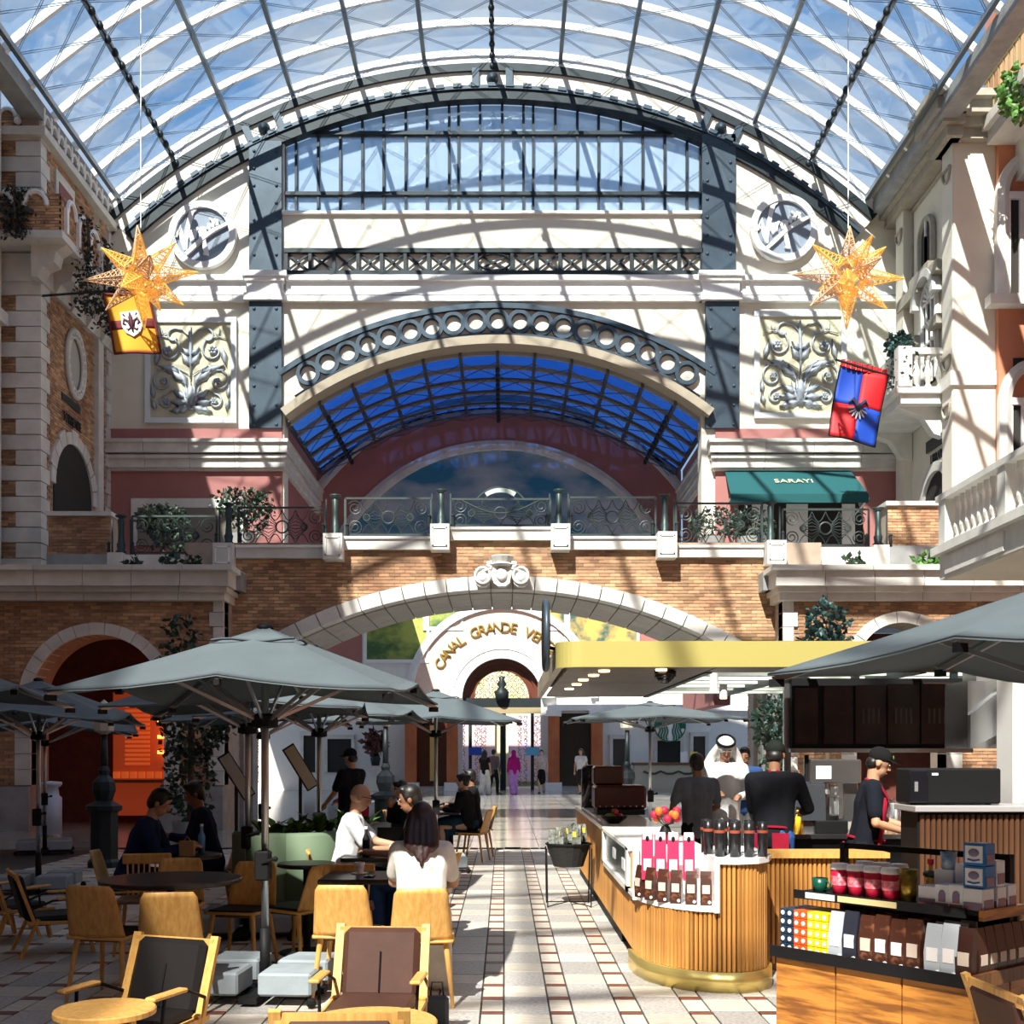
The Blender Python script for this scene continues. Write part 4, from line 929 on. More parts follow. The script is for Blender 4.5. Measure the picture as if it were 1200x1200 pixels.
def lounge_chair(loc, rz, label, cush):                # faces +Y locally
    t = thing('lounge_chair', label, 'armchair', (loc[0], loc[1], 0), rz, 'low wood-framed lounge chairs')
    t.scale = (.85, .85, .85)
    tilt = RX(math.radians(-16))
    m = MB(); m.bev(-.25, .25, -.04, .05, .0, .46, .035, T(0, -.2, .335) @ RX(math.radians(16))); b = m.build('back_cushion', cush, t)
    MB().tube([T(0, -.2, .335) @ RX(math.radians(16)) @ V((0, .056, z)) for z in (.04, .2, .30)], .006, 5).build('cushion_seam', black, b)
    m = MB(); m.bev(-.26, .26, -.2, .36, .29, .38, .03); m.build('seat_cushion', cush, t)
    for sx in (-1, 1):
        m = MB(); m.bar((sx*.285, -.13, .20), (sx*.285, -.345, .80), .03, .055, (1, 0, 0)); m.build('back_post', oak, t)
        m = MB(); m.bar((sx*.285, -.30, 0), (sx*.285, -.14, .36), .03, .045, (1, 0, 0)); m.build('leg', oak, t)
        m = MB(); m.bar((sx*.285, .36, 0), (sx*.285, .28, .34), .03, .045, (1, 0, 0)); m.build('leg', oak, t)
        m = MB(); m.bar((sx*.285, -.24, .33), (sx*.285, .40, .30), .03, .05, (1, 0, 0)); m.build('side_rail', oak, t)
        m = MB(); m.bev(sx*.31-.035, sx*.31+.035, .02, .34, .535, .56, .008); m.build('armrest', oak, t)
        m = MB(); m.tube([(sx*.30, -.22, .45), (sx*.31, -.02, .53), (sx*.31, .1, .535)], .011, 6); m.tube([(sx*.30, .22, .33), (sx*.31, .2, .54)], .011, 6); m.build('arm_bracket', black, t)
    MB().bar((-.285, -.33, .76), (.285, -.33, .76), .03, .05).build('top_rail', oak, t); MB().bar((-.285, .37, .29), (.285, .37, .29), .03, .05).build('front_rail', oak, t)
    for x in (-.06, .0, .12): MB().bar((x, -.165, .25), (x, -.31, .72), .03, .02, (1, 0, 0)).build('back_slat', oak, t)
    return t
lounge_chair((-.70, 6.2), math.radians(176), 'brown cushioned lounge chair facing the camera at bottom centre', brown)
lounge_chair((-1.84, 5.85), math.radians(160), 'black cushioned lounge chair at bottom left behind a small round table', darkl)
lounge_chair((-.63, 4.62), math.radians(2), 'lounge chair in front at the bottom edge, only its oak back rail in view', brown)
lounge_chair((-2.6, 5.0), math.radians(20), 'black lounge chair at the bottom left corner of the picture', darkl)
lounge_chair((-3.75, 9.5), math.radians(-60), 'dark lounge chair in shade near the left edge, front one', darkl)
lounge_chair((-4.4, 10.1), math.radians(-30), 'dark lounge chair in shade at the left edge, rear one', darkl)
lounge_chair((2.33, 4.83), math.radians(-86), 'oak framed chair at the bottom right corner before the coffee display', brown)
# ================================================================ tables
def round_table(loc, r, h, m, label, oakleg=False):
    t = thing('round_table', label, 'table', (loc[0], loc[1], 0), 0, 'round cafe tables')
    q = MB(); q.lathe([(r-.02, h-.035), (r, h-.028), (r, h-.006), (r-.006, h)], n=40); q.build('table_top', m, t, False)
    if oakleg:
        for i in range(3): a = i*2.094+.4; MB().cyl((.5*r*math.cos(a), .5*r*math.sin(a), h-.03), (.8*r*math.cos(a), .8*r*math.sin(a), 0), .018, .012, 8).build('leg', oak, t)
    else:
        MB().cyl((0, 0, .02), (0, 0, h-.03), .03, n=12).build('column', black, t); q = MB(); q.lathe([(.22, 0), (.22, .015), (.04, .04)], n=24); q.build('foot', black, t)
    return t
tabd = mat('dark_table_top', (.022, .016, .014), .3)
round_table((-2.4, 8.3), .50, .74, tabd, 'round dark brown table among four oak chairs')
round_table((-1.855, 5.35), .23, .46, oak, 'small round oak side table in the bottom left corner', True)
round_table((-.60, 5.18), .30, .44, oak, 'small round oak side table between the two lounge chairs at bottom centre', True)
round_table((-1.62, 9.45), .24, .74, tabd, 'dark round table before the ribbed green bench')
round_table((-2.86, 10.25), .34, .74, tabd, 'dark table of the man in the navy suit')
def rect_table(loc, w, d, h, rz, label):
    t = thing('cafe_table', label, 'table', (loc[0], loc[1], 0), rz, 'rectangular dark cafe tables')
    MB().bev(-w/2, w/2, -d/2, d/2, h-.035, h, .008).build('table_top', tabd, t)
    for sx in (-1, 1): MB().cyl((sx*w*.3, 0, .02), (sx*w*.3, 0, h-.03), .03, n=10).build('column', black, t); MB().bev(sx*w*.3-.05, sx*w*.3+.05, -d*.4, d*.4, 0, .025, .005).build('foot', black, t)
    return t
rect_table((-.83, 8.5), 1.0, .62, .74, 0, 'dark table in front of the woman in white')
rect_table((-1.03, 10.2), .75, .7, .74, 0, 'dark table between the bald man and the man in black')
rect_table((-1.0, 17.5), .65, .65, .74, 0, 'dark table of the two guests near the entrance')
rect_table((-1.45, 13.6), .65, .65, .74, 0, 'dark table of the long-haired woman behind the bald man')
# ================================================================ green planter bench
def bench():
    t = thing('planter_bench', 'curved sage green banquette wrapped around a raised planter', 'bench', (-1.95, 11.25, 0))
    # plan: rounded end towards the camera, back curve running away to the right
    path = [(-.45, -.55), (-.25, -.80), (.0, -.88), (.25, -.75), (.42, -.45), (.50, -.1), (.56, .3), (.60, .7), (.62, 1.1)]
    pts = [V((*p, 0)) for p in path]
    def off(i, d):
        a, b = pts[max(i-1, 0)], pts[min(i+1, len(pts)-1)]; tg = (b-a).normalized(); return pts[i]+V((tg.y, -tg.x, 0))*d
    def strip(i0, i1, d0, d1, z0, z1, nm, m, par, sm=True):
        b = MB(); idx = list(range(i0, i1+1)); vs = []
        for i in idx:
            A, B = off(i, d0), off(i, d1); vs += [V((A.x, A.y, z0)), V((B.x, B.y, z0)), V((B.x, B.y, z1-.03)), V((B.x*.8+A.x*.2, B.y*.8+A.y*.2, z1)), V((A.x, A.y, z1))]
        fs = []
        for k in range(len(idx)-1):
            for j in range(5): fs.append((k*5+j, k*5+(j+1) % 5, (k+1)*5+(j+1) % 5, (k+1)*5+j))
        n = len(vs); fs += [(4, 3, 2, 1, 0), (n-5, n-4, n-3, n-2, n-1)]
        return b.add(vs, fs).build(nm, m, par, sm)
    strip(0, 8, -.1, .02, 0, .78, 'planter_wall', saged, t)
    strip(0, 2, .02, .14, .08, .92, 'end_cushion', sage, t); strip(2, 4, .025, .15, .08, .92, 'end_cushion', sage, t)
    bk = strip(4, 8, .02, .10, .44, .9, 'ribbed_back', saged, t)
    for i in range(4, 8):
        for k in range(6):
            f = k/6; a, b = off(i, .10), off(i+1, .10); p = a.lerp(b, f); MB().cyl((p.x, p.y, .46), (p.x, p.y, .89), .026, n=8).build('back_rib', mat('grey_green_rib', (.19, .23, .20), .6), bk, True)
    strip(3, 8, .06, .60, .16, .45, 'seat_cushion', sage, t); strip(3, 8, .08, .5, 0, .16, 'bench_base', black, t)
    MB().prism([(p.x-.05, p.y+.05) for p in pts]+[(-.4, 1.1)], .5, .7, 'z').build('soil', mat('soil', (.03, .02, .015), .9), t)
bench()
# ================================================================ COFFEE KIOSK
def canopy():
    t = thing('kiosk_canopy', 'flat kiosk canopy with a gold fascia and slatted wood underside', 'canopy', (.51, 10, 0))
    Z0, Z1, XR, D = 2.383, 2.606, 6.6, 5.6; r = .16
    # gold fascia with a rounded near corner
    p = [(XR, 0)]+[(r-r*math.sin(a), r-r*math.cos(a)) for a in [pi/2*i/8 for i in range(9)]]
    def wall_strip(path, th, z0, z1, nm, m):
        b = MB(); vs = []; n = len(path)
        for i, q in enumerate(path):
            a, c = V((*path[max(i-1, 0)], 0)), V((*path[min(i+1, n-1)], 0)); tg = (c-a).normalized(); nn = V((tg.y, -tg.x, 0))*th; q = V((*q, 0))
            vs += [q+V((0, 0, z0)), q+V((0, 0, z1)), q+nn+V((0, 0, z1)), q+nn+V((0, 0, z0))]
        fs = [(k*4+j, k*4+(j+1) % 4, (k+1)*4+(j+1) % 4, (k+1)*4+j) for k in range(n-1) for j in range(4)]+[(3, 2, 1, 0), (n*4-4, n*4-3, n*4-2, n*4-1)]
        return b.add(vs, fs).build(nm, m, t)
    wall_strip(p, -.06, Z0, Z1, 'gold_fascia', goldp)
    wall_strip([(0, r), (0, D)], -.06, Z0, Z1-.03, 'side_fascia', mat('pale_wood_fascia', (.45, .38, .28), .5, var=.2, scale=4, stretch=(1, 1, 8)))
    MB().box(.06, XR, .06, D, Z1-.06, Z1-.03).build('roof_deck', stoneg, t) if False else None
    MB().box(.06, 1.35, .06, D, Z1-.08, Z1-.04).build('roof_deck', stoneg, t)
    MB().box(1.35, XR, .06, .75, Z1-.08, Z1-.04).build('roof_deck', stoneg, t)
    sl = mat('dark_soffit_slat', (.13, .09, .06), .45, var=.35, scale=4, stretch=(.7, 8, 8), island=.25)
    for i in range(30):
        y = .08+i*(D-.1)/30; MB().box(.06, 1.35, y, y+(D-.1)/30-.02, Z0+.01, Z0+.035).build('soffit_slat', sl, t)
    for i in range(4):
        y = .08+i*.18; MB().box(1.37, XR, y, y+.16, Z0+.01, Z0+.035).build('soffit_slat', sl, t)
    em = mat('downlight_glow', (1, .7, .3), .5, emit=(1, .62, .25), estr=6)
    for (x, y) in ((.4, .5), (.35, 1.1), (.3, 1.8), (.28, 2.6), (.9, .35), (.25, 3.5)):
        m = MB(); m.lathe([(.0, Z0-.006), (.05, Z0-.006), (.055, Z0+.02)], (x, y, 0), 14); m.build('downlight', em, t)
    wb = mat('white_pergola_beam', (.62, .70, .62), .5)
    for i in range(7): y = 1.0+i*.7; MB().box(1.35, XR, y, y+.15, Z0+.04, Z0+.12).build('pergola_beam', wb, t)
    for i in range(6): x = 1.37+i*1.0; MB().box(x, x+.06, .75, D, Z0, Z0+.1).build('pergola_joist', irond, t)
    m = MB(); m.ball((.95, .45, Z0-.03), (.09, .09, .09), 14, 8); m.cyl((.95, .45, Z0), (.95, .45, Z0-.06), .1, n=14); m.build('camera_dome', blackg, t, True)
    for (x, y) in ((XR-.3, 5.2), (XR-.3, 1.4)): MB().box(x-.05, x+.05, y-.05, y+.05, 0, Z0+.05).build('canopy_post', irond, t)
    for (x, y) in ((1.6, 1.6), (2.45, 1.3), (2.9, 1.2), (2.0, 3.2)):
        q = MB(); q.cyl((x, y, Z0-.12), (x, y, Z0+.06), .045, n=12); o = q.build('track_spot', white, t); MB().cyl((x, y, Z0-.125), (x, y, Z0-.12), .04, n=12).build('spot_lens', em, o)
    # round blade sign seen edge-on beside the canopy
    s = thing('blade_sign', 'black round blade sign seen edge-on at the canopy corner', 'sign', (.37, 10.3, 2.69))
    m = MB(); m.cyl((-.03, 0, 0), (.03, 0, 0), .30, n=36); m.build('disc', black, s); m = MB(); m.tube([(0, .3*math.cos(a), .3*math.sin(a)) for a in [2*pi*i/36 for i in range(36)]], .03, 6, True); m.build('rim', steel, s, True)
    MB().bar((0, .0, -.1), (.16, 0, -.14), .03, .03).build('bracket', black, s)
canopy()
def counter():
    t = thing('kiosk_counter', 'kiosk counter clad in honey wood slats on a gold plinth', 'counter', (0, 0, 0))
    path = [(1.0, 15.6), (1.0, 9.0), (1.0, 8.75), (1.02, 8.5), (1.07, 8.3), (1.16, 8.13), (1.29, 8.0), (1.45, 7.92), (1.6, 7.9), (1.73, 7.96), (1.82, 8.07), (1.86, 8.22), (1.87, 8.45), (1.87, 8.95)]
    P = [V((*q, 0)) for q in path]; cum = [0]
    for a, b in zip(P, P[1:]): cum.append(cum[-1]+(b-a).length)
    def pt(s):
        for i in range(len(P)-1):
            if s <= cum[i+1] or i == len(P)-2:
                f = (s-cum[i])/(cum[i+1]-cum[i]); q = P[i].lerp(P[i+1], f); tg = (P[i+1]-P[i]).normalized(); return q, V((tg.y, -tg.x, 0))  # point, outward? normal
    core = [(q[0]+.03, q[1]) for q in path[:4]]+[(1.1, 8.31), (1.185, 8.155), (1.305, 8.03), (1.455, 7.952), (1.6, 7.932), (1.715, 7.985), (1.79, 8.09), (1.83, 8.23), (1.84, 8.95), (1.5, 8.95), (1.5, 15.6)]
    lower = [(q[0]-.02, q[1]) for q in core]
    MB().prism(core, .14, .55, 'z').build('core', oakd, t)
    MB().prism([(1.03, 9.0), (1.5, 9.0), (1.5, 15.6), (1.03, 15.6)], .55, .88, 'z').build('core', oakd, t)
    MB().prism([(1.46, 7.955), (1.6, 7.935), (1.715, 7.985), (1.79, 8.09), (1.83, 8.23), (1.84, 8.95), (1.46, 8.95)], .55, .88, 'z').build('core', oakd, t)
    # gold plinth, slightly proud
    pl = MB(); vs = []; n = 70; s0, s1 = 6.75, cum[-1]
    for i in range(n+1):
        q, nn = pt(s0+(s1-s0)*i/n)
        for d, z in ((.05, 0), (-.035, 0), (-.035, .105), (-.02, .135), (.05, .14)): vs.append(q+V((0, 0, z))+nn*(d))
    fs = [(i*5+j, i*5+(j+1) % 5, (i+1)*5+(j+1) % 5, (i+1)*5+j) for i in range(n) for j in range(5)]+[(4, 3, 2, 1, 0), (n*5, n*5+1, n*5+2, n*5+3, n*5+4)]
    pl.add(vs, fs); pl.build('gold_plinth', gold, t, True); MB().box(1.02, 1.1, 10, 15.6, 0, .14).build('plinth', black, t)
    # slats
    s = 0; cache = {}
    while s < cum[-1]-.01:
        q, nn = pt(s+.014); far = q.y > 9.6
        w = .05 if far else .0265; st = w+.006
        niche = (q.y < 8.95 and q.x < 1.45); board = (9.15 < q.y < 11.2 and q.x < 1.01)
        h = .545 if niche else (.56 if board else .88)
        key = (round(w, 4), h)
        if key not in cache:
            m = MB(); m.prism([(-w/2, 0), (w/2, 0), (w/2, -.008), (w*.28, -.018), (-w*.28, -.018), (-w/2, -.008)], .14, h, 'z'); me = m.mesh('slat'); me.materials.append(slatm); cache[key] = me
        o = link('slat', cache[key], t); o.location = (q.x, q.y, 0); tg = V((-nn.y, nn.x, 0)); ang = math.atan2(tg.y, tg.x); o.rotation_euler = (0, 0, ang); 
        s += st
    # tops
    rt = [(1.472, 7.876), (1.6, 7.86), (1.75, 7.92), (1.85, 8.05), (1.9, 8.2), (1.91, 8.94), (1.472, 8.94)]
    MB().prism(rt, .88, .92, 'z').build('worktop', whiteg, t)
    MB().prism([(.96, 8.95), (1.55, 8.95), (1.55, 15.65), (.96, 15.65)], .88, .92, 'z').build('worktop', whiteg, t)
    # corner niche in white
    fl = [(.965, 8.98), (.965, 8.7), (1.0, 8.45), (1.08, 8.22), (1.2, 8.05), (1.32, 7.94), (1.46, 7.88), (1.46, 8.98)]
    MB().prism(fl, .55, .585, 'z').build('niche_floor', whiteg, t)
    MB().box(1.0, 1.46, 8.6, 8.63, .585, .95).build('niche_back', whiteg, t); MB().prism([(1.02, 8.6), (1.08, 8.33), (1.2, 8.26), (1.44, 8.26), (1.44, 8.6)], .585, .72, 'z').build('niche_step', whiteg, t)
    MB().box(1.435, 1.47, 7.865, 8.6, .548, .925).build('niche_post', whiteg, t); MB().box(.955, 1.0, 8.55, 8.62, .55, .95).build('niche_post', whiteg, t)
    # framed menu recess in the side
    for (y0, y1, z0, z1) in ((9.0, 11.3, .88, .91), (9.0, 11.3, .555, .6), (9.0, 9.12, .555, .9), (11.2, 11.3, .555, .9)): MB().box(.955, 1.02, y0, y1, z0, z1).build('recess_frame', whiteg, t)
    MB().box(.985, .995, 9.12, 11.2, .6, .88).build('recess_board', mat('dark_green_board', (.012, .03, .028), .25), t)
    for (y, z) in ((10.2, .7), (9.4, .68)): MB().box(.978, .986, y, y+.22, z, z+.09).build('price_card', white, t)
counter()
def slat_front(parent, x0, x1, y, z0, z1, m, st=.035, w=.027):
    me = MB().prism([(-w/2, 0), (w/2, 0), (w/2, -.01), (w*.28, -.02), (-w*.28, -.02), (-w/2, -.01)], z0, z1, 'z').mesh('slat'); me.materials.append(m)
    x = x0+st/2
    while x < x1: o = link('slat', me, parent); o.location = (x, y, 0); x += st
t = thing('service_counter', 'inner service counter with slatted front and oak ledge behind the display', 'counter', (0, 0, 0))
MB().box(1.98, 2.9, 8.72, 9.0, 0, .85).build('body', oakd, t); MB().box(1.95, 2.9, 8.66, 9.02, .85, .89).build('ledge', oak, t); slat_front(t, 1.98, 2.9, 8.72, .05, .85, slatm)
t = thing('oven_counter', 'dark slatted tall counter with grey top carrying the black oven', 'counter', (0, 0, 0))
dks = mat('dark_walnut_slat', (.12, .05, .022), .45, var=.3, stretch=(8, 8, .6), island=.3)
MB().box(2.96, 4.5, 8.25, 8.6, 0, 1.22).build('body', black, t); MB().bev(2.92, 4.5, 8.18, 8.64, 1.22, 1.265, .006).build('worktop', mat('grey_worktop', (.35, .34, .34), .4), t); slat_front(t, 2.97, 4.5, 8.25, .05, 1.2, dks, .04, .032)
t = thing('oven', 'black countertop oven on the dark slatted counter', 'oven', (2.92, 8.3, 1.265))
MB().bev(0, .66, 0, .3, .01, .265, .012).build('body', black, t); d = MB().bev(.0, .13, -.015, .01, .02, .25, .006).build('door', blackg, t); MB().box(.03, .055, -.018, -.014, .1, .17).build('control_panel', mat('grey_panel', (.2, .2, .2), .4), d)
MB().box(.16, .205, -.004, 0, .215, .232).build('badge', white, t)
for x in (.05, .6): MB().cyl((x, .08, 0), (x, .08, .012), .02, n=8).build('foot', black, t)
t = thing('menu_board', 'row of dark menu screens in a black frame under the canopy', 'screen', (0, 0, 0))
Ym = 11.0; mx = lambda x: PX(x, Ym); mz = lambda y: PZ(y, Ym)
scr = mat('dark_brown_screen', (.030, .022, .020), .2, col2=(.05, .028, .025), scale=3)
MB().box(mx(928), mx(1136), Ym, Ym+.08, mz(881), mz(795)).build('frame', black, t)
for i, (a, b) in enumerate(((931, 958), (965, 999), (1002, 1038), (1040, 1077), (1079, 1124))):
    s_ = MB().box(mx(a), mx(b), Ym-.015, Ym, mz(872), mz(806-i*1.5)).build('menu_screen', scr, t)
    for k in range(4):
        if i >= 2: xx = a+8+k*6; MB().box(mx(xx), mx(xx+2.5), Ym-.018, Ym-.015, mz(848), mz(830)).build('menu_picture', mat('faint_picture', (.075, .06, .055), .3), s_)
MB().box(mx(925), mx(1138), Ym-.05, Ym+.1, mz(882), mz(877)).build('frame_rail', stainless, t)
MB().box(mx(922), mx(930), Ym+.1, Ym+.16, 0, 2.42).build('steel_post', stainless, t)
for x in (940, 1120): MB().box(mx(x)-.03, mx(x)+.03, Ym+.02, Ym+.08, mz(796), 2.42).build('hanger', irond, t)
t = thing('extractor_hood', 'stainless steel hood with folded panels beside the menu screens', 'hood', (0, 0, 0))
Yh = 9.6; hx = lambda x: PX(x, Yh); hz = lambda y: PZ(y, Yh)
MB().prism([(hx(1134), hz(877)), (hx(1188), hz(877)), (hx(1188), hz(798)), (hx(1134), hz(798))], Yh, Yh+.5).build('body', stainless, t)
MB().prism([(hx(1134), hz(838)), (hx(1180), hz(800)), (hx(1164), hz(862)), (hx(1134), hz(877))], Yh-.06, Yh).build('folded_panel', alu, t)
MB().box(hx(1150), hx(1175), Yh+.1, Yh+.4, hz(799), 2.42).build('duct', stainless, t)
t = thing('white_column', 'white column behind the oven at the right edge', 'column', (PX(1197, 9.2), 9.2, 0)); MB().box(-.07, .3, 0, .3, 0, 2.38).build('shaft', white, t); MB().box(-.09, .32, -.02, .32, 0, .1).build('base', white, t)
# back bar and equipment
t = thing('back_bar', 'steel-topped back bar counter behind the baristas', 'counter', (0, 0, 0))
MB().box(2.35, 4.6, 10.5, 11.1, 0, .86).build('body', black, t); MB().box(2.32, 4.65, 10.45, 11.15, .86, .9).build('worktop', stainless, t)
t = thing('coffee_grinder', 'tall stainless coffee machine with white label panel on the back bar', 'machine', (PX(968, 10.7), 10.7, .9))
MB().bev(-.14, .16, -.16, .16, 0, .12, .01).build('base', black, t); MB().cyl((0, 0, .12), (0, 0, .33), .11, n=16).build('jug', glass('clear_jug', (.8, .82, .84), .25), t); MB().cyl((0, 0, .10), (0, 0, .16), .115, n=16).build('jug_base', black, t)
MB().bev(-.17, .30, -.1, .18, .46, .68, .012).build('head', stainless, t); MB().box(-.12, .02, -.104, -.1, .50, .62).build('label', white, t); MB().bev(.16, .3, 0, .16, .1, .5, .01).build('column', stainless, t); MB().cyl((-.18, 0, 0), (-.18, 0, .72), .02, n=8).build('lever', black, t); MB().cyl((0, 0, .36), (0, 0, .46), .05, .03, 12).build('spout', stainless, t)
t = thing('espresso_machine', 'dark espresso machine with curved chrome hood beside the barista in black', 'machine', (PX(928, 11.0), 10.8, .9))
MB().bev(-.2, .22, -.2, .2, 0, .12, .01).build('drip_tray', stainless, t); MB().prism([(-.2, .12), (-.2, .25), (.0, .33), (.2, .38), (.28, .48), (.0, .5), (-.22, .45), (-.25, .12)], .1-.2, .2, 'x', T(0, 0, 0) @ RZ(0)).build('body', mat('chrome_dark', (.2, .22, .26), .2, .8), t)
MB().bev(-.2, .25, -.12, .2, .3, .5, .03).build('hood', mat('chrome_dark', (.2, .22, .26), .2, .8), t)
for x in (-.1, .1): MB().cyl((x, -.22, .22), (x, -.08, .26), .015, n=8).build('group_handle', black, t)
amb = mat('amber_syrup', (.65, .25, .02), .25); yel = mat('yellow_syrup', (.8, .5, .03), .25)
for k in range(6):
    t = thing('syrup_bottle', ['amber', 'orange', 'dark amber', 'honey', 'golden', 'yellow'][k]+' syrup bottle on the back bar, '+['leftmost', 'second from left', 'third from left', 'fourth from left', 'fifth from left', 'rightmost'][k], 'bottle', (PX(917+4.2*k, 10.6), 10.56+.05*(k % 2), .9), 0, 'syrup bottles behind the bar')
    m = MB(); m.lathe([(.0, 0), (.03, 0), (.03, .14), (.013, .19), (.013, .22)], n=10); m.build('bottle', amb if k % 2 else yel, t, True); MB().cyl((0, 0, .22), (0, 0, .245), .016, n=8).build('cap', black, t)
for k in range(14):
    r, c = divmod(k, 7); cl = glass('clear_cup', (.86, .88, .92), .3)
    t = thing('cup_stack', 'cup stack on the back bar, %s row, %s' % (['front', 'back'][r], ['first', 'second', 'third', 'fourth', 'fifth', 'sixth', 'last'][c]+' from the left'), 'cups', (3.45+.10*c, 10.58+.2*r, .9), 0, 'cup stacks behind the barista')
    m = MB(); m.lathe([(.03, 0), (.042, .26+.05*((k*7) % 3)), (.045, .27+.05*((k*7) % 3))], n=10); m.build('cups', cl if k % 3 else white, t, True); MB().cyl((0, 0, 0), (0, 0, .05), .034, n=10).build('sleeve', mat('kraft', (.45, .28, .15), .8), t)
# things along the left run of the counter
t = thing('coffee_machine', 'dark red-brown coffee machine on the far end of the kiosk counter', 'machine', (1.35, 13.6, .92))
mah = mat('mahogany_enamel', (.09, .025, .02), .3); MB().bev(-.3, .3, -.25, .25, .06, .34, .03).build('body', mah, t); MB().bev(-.28, .28, -.28, .2, 0, .06, .01).build('drip_tray', irond, t); MB().bev(-.3, .05, -.1, .25, .34, .56, .02).build('hopper', mah, t)
for k in range(8): MB().ball((-.24+k*.07, -.255, .1), .014, 6, 4).build('knob', stainless, t)
for k in range(2):
    t = thing('dispenser', 'tall black drinks dispenser at the far end of the counter, '+('left one' if k == 0 else 'right one'), 'dispenser', (1.12+.25*k, 15.1, .92), 0, 'black dispensers'); m = MB(); m.lathe([(.0, 0), (.11, 0), (.11, .5), (.08, .55), (.0, .56)], n=14); m.build('urn', blackg, t, True); MB().cyl((0, -.16, .1), (0, -.08, .1), .02, n=6).build('tap', stainless, t)
t = thing('fruit_bowl', 'bowl of yellow and green fruit on the kiosk counter edge', 'bowl', (1.12, 11.75, .92)); m = MB(); m.lathe([(.05, 0), (.12, .05), (.14, .08), (.13, .08), (.05, .015)], n=14); m.build('bowl', black, t)
for k in range(9):
    a = k*2.4; f = tag(MB().ball((0, 0, 0), (.035, .035, .032), 8, 6).build('fruit', [mat('lemon', (.85, .6, .05), .5), mat('lime', (.15, .35, .05), .5), mat('plum', (.4, .02, .05), .5)][k % 3], None, True), ['lemon', 'lime', 'plum'][k % 3]+' heaped in the bowl on the counter', 'fruit', 'fruit in the counter bowl'); f.location = (1.12+.065*math.cos(a)*(k > 1), 11.75+.065*math.sin(a)*(k > 1), .99+.05*(k < 3))
t = thing('flower_vase', 'small vase of orange and red flowers behind the pink bags', 'vase', (1.28, 9.15, .92)); m = MB(); m.lathe([(.04, 0), (.06, .07), (.03, .14)], n=12); m.build('vase', black, t)
for k in range(9): a = k*.8; m = MB(); p = V((.09*math.cos(a), .06*math.sin(a), .2+.03*(k % 3))); m.ball(p, .035, 7, 5); f = m.build('flower', mat('orange_flower', (.75, .16, .02), .6) if k % 2 else mat('red_flower', (.55, .01, .05), .6), t, True); MB().tube([(0, 0, .13), p], .004, 4).build('stem', leafd, f)
# packs in the corner niche
pinkm = mat('pink_pack', (.72, .03, .10), .3); packw = mat('pack_white', (.85, .8, .8), .35); cocoa = mat('cocoa_pack', (.055, .018, .011), .35, col2=(.20, .075, .035), scale=22, lo=.34, hi=.46); cocow = mat('cream_print', (.6, .5, .42), .4)
def bag(name, label, cat, loc, rz, w, d, h, m, grp, lab=None, dot=None, labm=None):
    t = thing(name, label, cat, loc, rz, grp)
    b = MB(); b.add([(-w/2, -d/2, 0), (w/2, -d/2, 0), (w/2, d/2, 0), (-w/2, d/2, 0), (-w/2*1.04, -d/2*1.1, h*.45), (w/2*1.04, -d/2*1.1, h*.45), (w/2*1.04, d/2*1.1, h*.45), (-w/2*1.04, d/2*1.1, h*.45), (-w/2, -d*.2, h*.88), (w/2, -d*.2, h*.88), (w/2, d*.2, h*.88), (-w/2, d*.2, h*.88), (-w/2*.97, -.004, h), (w/2*.97, -.004, h), (w/2*.97, .004, h), (-w/2*.97, .004, h)],
        [(3,2,1,0),(12,13,14,15)]+[(a+i, a+(i+1) % 4, a+4+(i+1) % 4, a+4+i) for a in (0, 4, 8) for i in range(4)])
    b.build('pouch', m, t)
    if lab: q = MB(); q.prism([(-w*.34, -d/2*1.08-.003), (w*.34, -d/2*1.08-.003), (w*.34, -d/2*.9), (-w*.34, -d/2*.9)], h*lab[0], h*lab[1], 'z'); q.build('label', labm or packw, t)
    if dot: q = MB(); q.cyl((w*dot[0], -d/2*1.12-.004, h*dot[1]), (w*dot[0], -d/2, h*dot[1]), w*.14, n=10); q.build('emblem', packw, t)
    return t
ORD = ['first', 'second', 'third', 'fourth', 'fifth', 'sixth', 'seventh', 'eighth', 'ninth', 'tenth', 'eleventh', 'twelfth']
for k, (x, y) in enumerate(((1.045, 8.42), (1.135, 8.38), (1.225, 8.36), (1.335, 8.34))):
    b = bag('gift_bag', 'bright pink gift pack in the white counter niche, %s from the left' % ORD[k], 'gift pack', (x, y, .72), math.radians(-6), .082, .06, .33, pinkm, 'pink packs in the niche', (.2, .46))
    q = MB(); q.prism([(-.034, -.012), (.034, -.012), (.034, .012), (-.034, .012)], .24, .345, 'z'); c = q.build('clear_top', packw, b); q = MB(); q.ball((0, -.013, .295), (.014, .004, .022), 10, 6); q.build('mark', black, c)
for k, (x, y) in enumerate(((1.0, 8.45), (1.055, 8.28), (1.13, 8.17), (1.21, 8.10), (1.305, 8.04), (1.40, 8.0))):
    bag('chocolate_bag', 'brown printed coffee pouch in the white counter niche, %s from the left' % ORD[k], 'pouch', (x, y, .585), math.radians([-60, -45, -32, -22, -14, -8][k]), .078, .055, .235, cocoa, 'brown pouches in the niche', (.35, .6), (.3, .1), cocow)
tum = mat('black_tumbler', (.012, .012, .015), .3); band = mat('copper_band', (.35, .07, .03), .4)
k = 0
